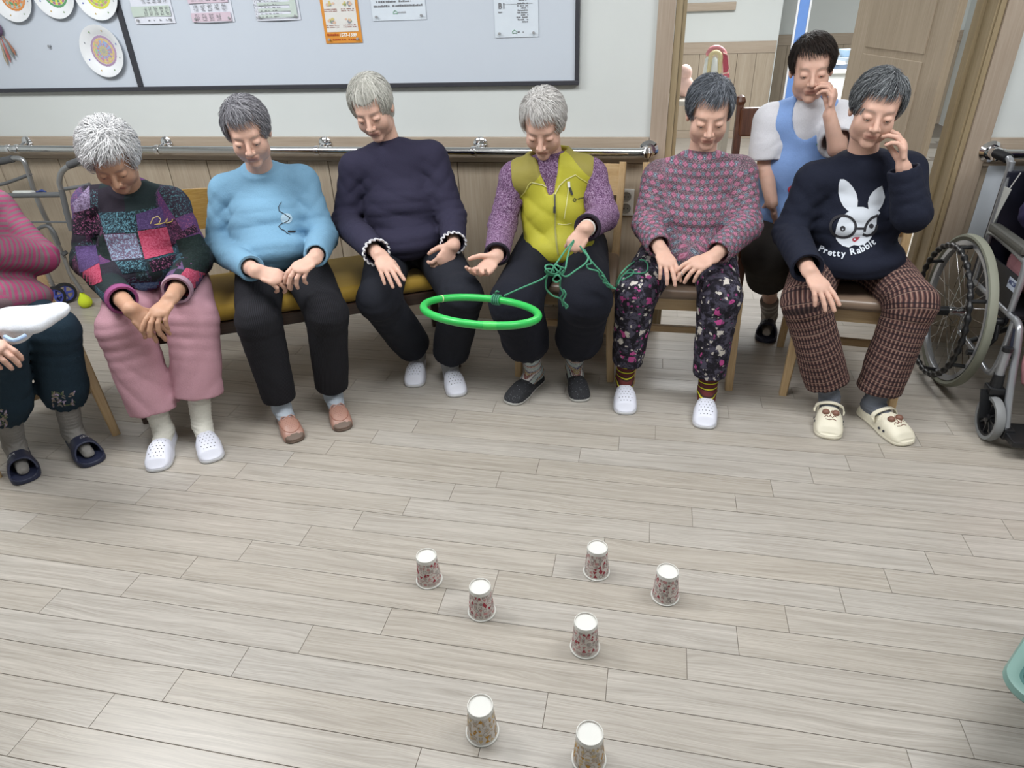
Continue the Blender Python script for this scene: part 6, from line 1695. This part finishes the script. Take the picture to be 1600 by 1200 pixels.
D2(f2([(425, 700), (560, 560), (565, 700), (480, 730)]), speck('grey_mauve_patch', '5f5068', '8d7f9c', .5))
D2(f2([(430, 740), (600, 690), (650, 860), (520, 870), (440, 860)]), PINKF)
D2(f2([(620, 730), (840, 720), (850, 850), (650, 862)]), TEALP)
D2(f2([(850, 740), (1010, 690), (1035, 815), (862, 840)]), PURP)
D2(f2([(860, 845), (1042, 820), (1085, 978), (906, 1022)]), RED, .003)
D2(f2([(650, 868), (848, 858), (892, 1010), (700, 1030)]), MAUVE)
D2(f2([(565, 890), (643, 862), (700, 1030), (640, 1010)]), DKG)
D2(f2([(720, 1036), (910, 1022), (930, 1090), (765, 1110)]), TEALP)
D2(f2([(930, 1030), (1100, 990), (1130, 1060), (950, 1100)]), PINKF)
D2(f2([(470, 940), (600, 930), (620, 1040), (500, 1110)]), PURP, .0025)
D2(f2([(500, 1110), (620, 1045), (640, 1160), (520, 1210)]), RED, .003)
D2(f2([(1115, 860), (1215, 800), (1240, 850), (1125, 890)]), PINKF)
D2(f2([(1100, 900), (1250, 860), (1310, 960), (1305, 1120), (1150, 1080)]), DKG)
D2(f2([(1110, 1140), (1165, 1075), (1290, 1110), (1290, 1190), (1190, 1260), (1100, 1230)]), RED, .003)
D2(g2([(655, 75), (825, 68), (838, 128), (672, 138)]), speck('blue_patch', '4a6c90', '6a8ba6', .5), .003)
D2(g2([(828, 68), (920, 32), (945, 105), (842, 128)]), speck('magenta_patch', '7f3070', '9c4488', .5), .003)
decal('gold_thread', stroke(f2([(940, 800), (955, 765), (985, 752), (1005, 772), (990, 800), (965, 805), (1000, 800), (1030, 790), (1045, 765), (1040, 795), (1075, 785), (1080, 770)]), 1.3), tr2, plain('gold_thread', 'b59a4f', .4), P2['top'], P2['base'], .004, 4)
# turned-up mauve cuffs, ruffles
def cuff_ring(p, i, r, mat, name, w_=.02, ruffle=False, out=0.0):
    c = p['cuffs'][i]; d = nrm(p['w'][i] - p['e'][i]); x = nrm(np.cross(d, (0, 0, 1))); y = np.cross(d, x); m = MB()
    if ruffle:
        for k_, ph in ((0, 0), (.004, 1.5)):
            pts = [c + d * (out + k_ + .004 * math.sin(17 * a + ph)) + (x * math.cos(a) + y * math.sin(a)) * (r + .0035 * math.cos(15 * a + ph)) for a in np.linspace(0, 2 * math.pi, 120)[:-1]]
            m.tube(pts, .0026, 5, closed=True)
    else:
        n = 32; prof = [(r - .006, out + w_), (r + .002, out + w_ + .002), (r + .006, out + w_ * .5), (r + .005, out - w_ * .6), (r - .006, out - w_ * .8)]
        vs = [c + d * h + (x * math.cos(a) + y * math.sin(a)) * q for q, h in prof for a in np.linspace(0, 2 * math.pi, n + 1)[:-1]]
        m.add(vs, [(j * n + k_, j * n + (k_ + 1) % n, (j + 1) * n + (k_ + 1) % n, (j + 1) * n + k_) for j in range(len(prof) - 1) for k_ in range(n)])
    return m.build(name, mat, p['top'], p['base'], True)
CUFP = cloth('pink_mauve_cuff', '8c4a76'); CUFG = cloth('grey_pink_cuff', '9d8090')
cuff_ring(P2, 0, .048, CUFP, 'turned_cuff', .014); cuff_ring(P2, 1, .048, CUFG, 'turned_cuff', .014)
RUF = cloth('white_lace', 'd8d8dc')
cuff_ring(P4, 0, .050, RUF, 'ruffle', ruffle=True); cuff_ring(P4, 1, .050, RUF, 'ruffle', ruffle=True)
cuff_ring(P5, 0, .046, cloth('black_rib_cuff', '26222b'), 'knit_cuff', .006); cuff_ring(P5, 1, .046, cloth('black_rib_cuff_2', '2b2530'), 'knit_cuff', .006)
cuff_ring(P8, 0, .051, P8['top'].data.materials[0], 'rib_cuff', .012, out=-.01); cuff_ring(P3, 0, .044, P3['top'].data.materials[0], 'hem_band', .006, out=-.004)
# rings and watch
def finger_ring(p, px, py, mat, r=.0095, label=None):
    h, n = BVH(*p['bodyg']).hit(px, py)
    if h is None: return
    a = nrm(p['w'][0] - h) if px < 1000 else nrm(p['w'][1] - h); a = nrm(a - n * (a @ n)); y = np.cross(n, a); c = h - n * (r - .0015); m = MB()
    m.tube([c + (n * math.cos(t_) + y * math.sin(t_)) * r for t_ in np.linspace(0, 2 * math.pi, 25)[:-1]], .0017, 6, closed=True)
    m.lathe([(0, -.002), (.0045, -.001), (.0035, .0015), (0, .002)], 10, h + n * .0015); m.build('ring', mat, p['t'], p['base'], True)
GOLD = plain('gold', 'd0a63a', .2, 1.0); finger_ring(P4, 613, 434, GOLD); finger_ring(P6, 1066, 428, STEEL, .0085)
d5 = nrm(P5['w'][1] - P5['e'][1]); m = MB(); c5 = P5['w'][1] - d5 * .012; x = nrm(np.cross(d5, (0, 0, 1))); y = np.cross(d5, x)
m.tube([c5 + (x * math.cos(a) + y * math.sin(a)) * .029 for a in np.linspace(0, 6.283, 25)[:-1]], .003, 6, closed=True); m.build('bracelet', plain('pearl_bracelet', 'd2cdc6', .3), P5['t'], P5['base'], True)

# the lime vest
S = trunk(P5, .013, arms=.22); C, Pv, up, fw, rt, nb = (P5[k] for k in ('C', 'Pv', 'up', 'fw', 'rt', 'nb'))
S.cone(C - up * .03, C + (nb - C) * .55 + up * .01, .100, .084, .03, flat=True)
S.plane(A3(0, 0, .545), (0, 0, -1), .01)
S.disp(folds(Pv + up * .15 + fw * .10, .16, nrm(up + .6 * rt), 44, .007, 1.2)).disp(folds(C - up * .2 + fw * .1 - rt * .08, .1, nrm(up - .9 * rt), 50, .006, 3.2)).disp(folds(C - up * .25 + fw * .1 + rt * .08, .1, nrm(up + .8 * rt), 50, .006, 7)).disp(lumps(.0025, 24, 3.3))
S.cone(C + up * .035 + fw * .00, C + (nb - C) * .9 + up * .02, .070, .072, .003, 's'); S.cone(C + fw * .105 - up * .035, C + fw * .09 + up * .14, .008, .075, .006, 's')
V, Q = sdf_mesh(S, .0070); V = relax(V, Q, 1, .35)
pc = np.stack([(V - Pv) @ rt, (V - Pv) @ up, V[:, 0] * 0], 1)
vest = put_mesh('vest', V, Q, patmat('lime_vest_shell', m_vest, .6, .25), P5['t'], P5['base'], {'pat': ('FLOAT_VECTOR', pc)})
tv = BVH(V, Q); f5 = lambda l: [q7(x, y, 720, 120, 4.286) for x, y in l]
def D5(name, polys, c, off=.002, r=.6): return decal(name, polys, tv, plain(name + '_' + c, c, r), vest, P5['base'], off, 4)
D5('zip', stroke(f5([(625, 790), (634, 900), (632, 1020), (640, 1110), (652, 1190)]), 2.6), '8a8745', .003)
D5('piping', stroke(f5([(478, 708), (545, 722), (590, 750), (622, 785)]), 1.6) + stroke(f5([(632, 785), (660, 730), (700, 690), (768, 656)]), 1.6), 'c9c58d', .003)
D5('piping', stroke(f5([(384, 822), (430, 770), (455, 720), (474, 705)]), 1.3) + stroke(f5([(768, 656), (800, 680), (860, 715)]), 1.3), 'c4bf6a', .003)
D5('pocket_zip', stroke(f5([(722, 740), (708, 850), (692, 950)]), 1.4) + stroke(f5([(650, 985), (700, 990), (742, 980)]), 1.0), 'c9c685', .003)
D5('zip_puller', stroke(f5([(631, 790), (630, 870)]), 1.8) + stroke(f5([(628, 872), (627, 908)]), 3.6), '2b2c30', .006)
D5('zip_puller', stroke(f5([(722, 705), (724, 738)]), 4.0), 'd6d6d2', .005); D5('zip_puller', stroke(f5([(730, 745), (744, 788)]), 3.6), '2b2c30', .006)
D5('emblem', stroke(f5([(762, 812), (774, 824), (762, 837), (750, 824)]), 1.2, True) + stroke(f5([(784, 818), (800, 812)]), 1.4) + stroke(f5([(804, 812), (832, 806)]), 1.4), '4c4c20', .003)

# the blue apron
S = trunk(P7, .012, arms=.30); C, Pv, up, fw, rt, nb = (P7[k] for k in ('C', 'Pv', 'up', 'fw', 'rt', 'nb'))
S.disp(folds(Pv + up * .18 + fw * .1, .2, rt, 30, .006, 2.2)).disp(lumps(.002, 24, 1.3))
S.plane(A3(0, 0, .60), (0, 0, -1), .01); S.ell(C + fw * .06 + up * .04, (.060, .13, .085), .012, 's', R=P7['RM']); S.plane(C - fw * .035, -fw, .01)
V, Q = sdf_mesh(S, .008); V = relax(V, Q, 1, .3)
apron = put_mesh('apron', V, Q, cloth('cornflower_apron', '7f9ed2'), P7['t'], P7['base'])
ta = BVH(V, Q); f7 = lambda l: [q7(x, y, 1160, 40, 3.528) for x, y in l]
decal('embroidery', [f7([(412, 625), (428, 622), (430, 640), (414, 642)]), f7([(405, 650), (436, 655), (436, 664), (408, 662)])], ta, plain('green_embroidery', '4f8a84', .8), apron, P7['base'], .003, 3)
h, n = ta.hit(1237, 296)
if h is not None:
    m = MB(); m.lathe([(0, -.006), (.016, -.004), (.016, .003), (.009, .006), (.0, .005)], 16, h, R=np.array(Vector((0, 0, 1)).rotation_difference(Vector(nrm(n))).to_matrix())); m.build('badge_reel', plain('red_badge_reel', 'b03a4a', .4), P7['t'], P7['base'], True)

# embroidery on the navy-green knees at the left edge
tl = BVH(*P1['legg']); f1 = lambda l: [q7(x, y, 0, 420, 3.333) for x, y in l]
rr_ = random.Random(4)
for cx, cy, w_, h_ in ((330, 678, 58, 38), (8, 780, 26, 48)):
    for k, c in enumerate(('6f6a66', '4d5a3f', '9c8fa8', '7f7368')):
        pl = [f1(ellpoly(cx + rr_.uniform(-w_, w_), cy + rr_.uniform(-h_, h_), rr_.uniform(7, 16), rr_.uniform(2.5, 5), rr_.uniform(0, 180), 8)) for _ in range(11)]
        decal('embroidery', pl, tl, plain('embroidery_' + c, c, .9), P1['leg'], P1['base'], .002 + k * .0005, 6)

# white cloth on the lap at the left edge
S = Sdf(); a, b_, c = zv(8, 498, .665), zv(50, 500, .67), zv(84, 488, .675)
nz = A3(0, -.2, 1)
S.cone(a, b_, .055, .058, .04, n=nz, q=.42).cone(b_, c, .058, .046, .04, n=nz, q=.5).cone(a + (b_ - a) * .3, zv(30, 522, .63), .045, .046, .04, n=nz, q=.42)
S.disp(lumps(.0035, 45, 2))
V, Q = sdf_mesh(S, .006); cl = thing('folded_cloth', 'white folded cloth with pale blue hem on the lap at the left edge', 'cloth', tuple(b_))
put_mesh('cloth', V, Q, cloth('white_terry', 'd3d6dc'), cl, tuple(b_))
m = MB(); m.tube(smooth_pts([zv(8, 526, .668), zv(22, 532, .67), zv(40, 524, .672)], 4), .006, 8); m.build('hem', plain('pale_blue_hem', '9fb6d8', .7), cl, tuple(b_), True)

# ------------------------------------------------------------------ wheelchair and its passenger
SILVT = plain('silver_paint', 'a3a6ab', .3, .6, .02); TYRE = plain('grey_green_tyre', '808274', .7, 0, .04); BLACK = plain('black_plastic', '17181b', .4); BLACKV = plain('black_vinyl', '15161c', .5); GREYP = plain('grey_armrest', '4d4d49', .5)
wc = thing('wheelchair', 'silver wheelchair with grey tyres and black upholstery at the right edge', 'wheelchair', (1.53, -.42, 0)); wb_ = (1.53, -.42, 0)
def big_wheel(x, s):
    R_, y0 = .31, -.37
    cc = A3(x, y0, R_); prof = [(R_ - .026, -.010), (R_ - .012, -.017), (R_ - .004, -.014), (R_, 0), (R_ - .004, .014), (R_ - .012, .017), (R_ - .026, .010), (R_ - .026, -.010)]
    m = MB(); m.lathe(prof, 72, cc, 'X'); wh = m.build('wheel', TYRE, wc, wb_, True)
    m = MB()
    for k in range(110):
        a = 2 * math.pi * k / 110; u = A3(0, math.cos(a), math.sin(a)); t_ = A3(0, -math.sin(a), math.cos(a))
        for q in (-1, 1): m.bar(cc + u * (R_ - .0045) + A3(q * .004, 0, 0), cc + u * (R_ - .0075) + A3(q * .0135, 0, 0) + t_ * .004, .0035, .004, up=tuple(u))
    o = m.build('tread', TYRE, wh, wb_); tag(o, kind='stuff')
    m = MB(); m.lathe([(R_ - .045, -.011), (R_ - .027, -.013), (R_ - .026, 0), (R_ - .027, .013), (R_ - .045, .011), (R_ - .049, 0), (R_ - .045, -.011)], 72, cc, 'X'); m.build('rim', SILVT, wh, wb_, True)
    m = MB(); m.lathe([(0, -.035), (.018, -.035), (.020, -.02), (.016, 0), (.020, .02), (.018, .035), (0, .035)], 20, cc, 'X'); m.build('hub', STEEL, wh, wb_, True)
    for k in range(28):
        a = 2 * math.pi * k / 28; b_ = a + (.75 if k % 2 else -.75); sx = .03 if k % 4 < 2 else -.03
        m = MB(); m.tube([cc + A3(sx, .018 * math.cos(b_), .018 * math.sin(b_)), cc + A3(0, (R_ - .047) * math.cos(a), (R_ - .047) * math.sin(a))], .0012, 5); m.build('spoke', STEEL, wh, wb_)
    # push rim wrapped in ribbed black rubber
    pr_ = .262; xc = x - s * .062; m = MB(); n = 190; pts = []; rr = []
    for k in range(n):
        a = 2 * math.pi * k / n; pts.append(A3(xc, y0 + pr_ * math.cos(a), R_ + pr_ * math.sin(a))); rr.append(.0105 + .0030 * math.sin(k * 2 * math.pi * 38 / n))
    m.tube(pts, rr, 9, closed=True); hr_ = m.build('push_rim', BLACK, wh, wb_, True)
    for k in range(6):
        a = 2 * math.pi * k / 6 + .5; m = MB(); m.tube([A3(xc, y0 + pr_ * math.cos(a), R_ + pr_ * math.sin(a)), A3(x, y0 + (R_ - .04) * math.cos(a), R_ + (R_ - .04) * math.sin(a))], .008, 8); m.build('rim_bracket', BLACK, wh, wb_, True)
    m = MB(); m.tube([A3(x - s * .03, y0, R_), A3(x - s * .095, y0, R_)], [.020, .018], 14); m.build('axle_cap', BLACK, wh, wb_, True)
def side(x0, s):
    X = lambda px, py: at(px, py, X=x0)
    T_ = lambda pts, r=.0115, n=6, name='frame_tube', mat=SILVT: (lambda m: (m.tube(smooth_pts(pts, n), r, 12), m.build(name, mat, wc, wb_, True)))(MB())
    A = lambda y, z, dx=0: A3(x0 + s * dx, y, z)
    T_([A(-.29, .885), A(-.295, .80), A(-.30, .60), A(-.31, .40), A(-.32, .20)])
    T_([A(-.20, .885), A(-.255, .890), A(-.285, .872), A(-.29, .82)], .012)
    m = MB(); n = 40; m.tube([A(-.255 + .11 * k / n, .889 - .003 * k / n) for k in range(n)], [.0165 + .0018 * (k % 2) for k in range(n)], 12); m.build('push_handle', BLACK, wc, wb_, True)
    T_([A(-.31, .42), A(-.5, .42), A(-.64, .42), A(-.71, .415), A(-.745, .37), A(-.82, .18), A(-.885, .055)], .0125)
    T_([A(-.32, .20), A(-.5, .19), A(-.64, .18), A(-.68, .25), A(-.68, .41)])
    T_([A(-.30, .615), A(-.35, .625), A(-.58, .615), A(-.625, .59), A(-.635, .42)])
    m = MB(); m.box((x0 - .022, -.61, .63), (x0 + .022, -.315, .662), bev=.012); m.build('armrest', GREYP, wc, wb_)
    m = MB(); m.box((x0 - .004, -.64, .385), (x0 + .004, -.325, .552), bev=.002); sk = m.build('skirt_guard', BLACKV, wc, wb_)
    # caster
    cx, cy = x0 - s * .035, -.84; c_ = A3(cx, cy + .02, .085)
    m = MB(); m.lathe([(.068, -.014), (.080, -.015), (.085, 0), (.080, .015), (.068, .014), (.068, -.014)], 36, c_, 'X'); w_ = m.build('caster_wheel', plain('grey_caster_tyre', '7d7f80', .6), wc, wb_, True)
    m = MB(); m.lathe([(.060, -.010), (.069, -.012), (.069, .012), (.060, .010), (.060, -.010)], 36, c_, 'X'); m.lathe([(0, -.016), (.016, -.014), (.016, .014), (0, .016)], 16, c_, 'X')
    for k in range(8):
        a = 2 * math.pi * k / 8; u = A3(0, math.cos(a), math.sin(a)); m.bar(c_ + u * .012, c_ + u * .063, .012, .007)
    m.build('caster_hub', BLACK, w_, wb_, True)
    m = MB()
    for q in (-1, 1): m.bar(c_ + A3(q * .022, 0, 0), A3(cx + q * .022, cy + .055, .185), .006, .034, .006, .05, up=(1, 0, 0), bev=.002)
    m.box((cx - .027, cy + .03, .175), (cx + .027, cy + .085, .20), bev=.006); m.tube([A3(cx, cy + .058, .195), A3(cx, cy + .062, .245)], [.022, .018], 16); m.build('caster_fork', BLACK, wc, wb_)
    T_([A3(cx, cy + .062, .235), A3(cx, cy + .068, .34)], .014, 2)
    m = MB(); m.tube([A3(cx, cy + .068, .335), A3(cx, cy + .069, .35)], .017, 14); m.build('stem_cap', BLACK, wc, wb_, True)
    T_([A3(cx, cy + .066, .29), A(-.73, .26), A(-.64, .18)], .010, 3)
    m = MB(); m.tube([A(-.722, .40), A(-.752, .30)], .0155, 12); m.build('foam_sleeve', plain('navy_foam', '23283a', .8), wc, wb_, True)
    # brake
    m = MB(); m.tube([A(-.62, .42), A(-.63, .38), A(-.60, .34)], .006, 8); m.lathe([(0, -.014), (.016, -.012), (.016, .012), (0, .014)], 14, A(-.62, .38, -.02), 'X'); m.tube([A(-.62, .38, -.02), A(-.66, .33, -.03), A(-.62, .25, -.05)], [.010, .008, .012], 10); m.tube([A(-.62, .25, -.03), A(-.62, .25, -.09)], .011, 10); m.build('brake', BLACK, wc, wb_, True)
    # footplate
    m = MB(); m.box((x0 - .012 if s > 0 else x0 - .18, -.965, .055), (x0 + .18 if s > 0 else x0 + .012, -.83, .078), bev=.006); m.box((x0 - .016, -.90, .045), (x0 + .02, -.86, .085), bev=.005); m.build('footplate', BLACK, wc, wb_)
    return sk
big_wheel(1.243, 1); sk = side(1.305, 1); big_wheel(1.817, -1); side(1.755, -1)
m = MB(); m.box((1.30, -.68, .415), (1.76, -.30, .435), bev=.006); m.build('seat', BLACKV, wc, wb_)
m = MB(); m.box((1.296, -.305, .43), (1.764, -.275, .855), bev=.008); m.build('backrest', plain('navy_black_vinyl', '1b1c2b', .5), wc, wb_)
for s in (-1, 1):
    m = MB(); m.tube([(1.53 - s * .22, -.40, .19), (1.53 + s * .22, -.44, .45)], .011, 10); m.build('cross_brace', BLACK, wc, wb_, True)
# maker's label on the skirt guard
c_ = at(1583, 446, X=1.2995); m = MB(); m.box((c_[0] - .0006, c_[1] - .040, c_[2] - .020), (c_[0] + .0002, c_[1] + .040, c_[2] + .020)); lb = m.build('maker_label', plain('label_pale', 'b3bccb', .5), sk, wb_)
me = text_mesh('MICSKI', .024, None, bold=.0006)
for v in me.vertices: v.co = (c_[0] - .0012 - wb_[0], c_[1] + .036 - v.co.x * .86 - wb_[1], c_[2] + v.co.y - .004 - wb_[2])
link('printed_text', me, plain('label_navy', '26356b', .5), lb)
m = MB()
for k in range(2): m.box((c_[0] - .0012, c_[1] - .03, c_[2] - .010 - .006 * k), (c_[0] - .0007, c_[1] + .03, c_[2] - .0075 - .006 * k))
m.build('printed_line', plain('label_grey', '6a7590', .6), lb)
# white tag hanging from the handle on a string
p1, p2, p3, p4 = at(1567, 290, X=1.30), at(1580, 296, X=1.30), at(1545, 362, X=1.30), at(1548, 345, X=1.28)
tg = thing('hanging_tag', 'long narrow white tag tied to the wheelchair handle', 'tag', tuple(p1))
m = MB(); m.add([p1, p2, p3, p1 + A3(.002, 0, 0), p2 + A3(.002, 0, 0), p3 + A3(.002, 0, 0)], [(0, 1, 2), (5, 4, 3), (0, 2, 5, 3), (1, 4, 5, 2), (0, 3, 4, 1)]); m.build('card', plain('tag_white', 'c9ccc9', .6), tg, tuple(p1))
m = MB(); m.tube([at(1578, 294, X=1.30), at(1595, 270, X=1.31)], .002, 6); m.build('string', plain('string_white', 'd2d2cf', .8), tg, tuple(p1), True)

S_ = lambda x, y, z: A3(x, y, z)
P9 = person('person in dark purple top and pink plush trousers, in the wheelchair at the right edge', S_(1.55, -.46, 1.14), (0, 12, 0),
    [S_(1.40, -.40, .93), S_(1.70, -.40, .93)], [S_(1.385, -.44, .735), S_(1.715, -.44, .735)], [S_(1.46, -.62, .70), S_(1.63, -.62, .70)], [S_(1.425, -.76, .54), S_(1.65, -.76, .54)],
    [((1.425, -1.02), -90), ((1.65, -1.02), -90)],
    dict(mat=cloth('dark_purple_knit', '2d2848'), name='cardigan', r=(.155, .145, .068, .062, .05), hemz=.57),
    dict(mat=cloth('pink_plush', 'c08a90', 400, .8), r=(.100, .098, .085), hem=(.22, .22), kind='balloon', wr=1.4),
    [dict(f=(.4, -.9, -.1), b=(0, -.2, 1)), dict(f=(-.4, -.9, -.1), b=(0, -.2, 1))],
    skin='fair', hair=('short', GREYH, 600), pelvis=(1.54, -.44, .54), shoes=None, sockmat=patmat('striped_pale_sock', lambda t, a, s: t.mix(t.math('GREATER_THAN', t.math('FRACT', t.math('MULTIPLY', s[1], 60)), .6), srgb('cfcabf'), srgb('b58a6a'))), sock_h=.10, footz=.085)

# the loose loop of the cord lying on the floral knee
t6 = BVH(*P6['legg'])
def on_knee(l):
    out = []
    for x, y in l:
        h, n = t6.hit(x, y)
        if h is None: out.append(at(x, y, Y=-.86)); continue
        out.append(h + nrm(CAM - h) * .005)
    return out
for l in ([(962, 452), (966, 436), (975, 422), (990, 410), (1003, 406), (1011, 411), (1012, 420), (1008, 426), (996, 427), (980, 427), (972, 432), (966, 444)], [(966, 440), (974, 430), (983, 422), (990, 424), (986, 430), (972, 438)]):
    m = MB(); m.tube(smooth_pts(on_knee(l), 5), cr, 7); m.build('loop', CORD, cord, tuple(c_), True) if False else m.build('loop', CORD, cord, CORD_BASE, True)
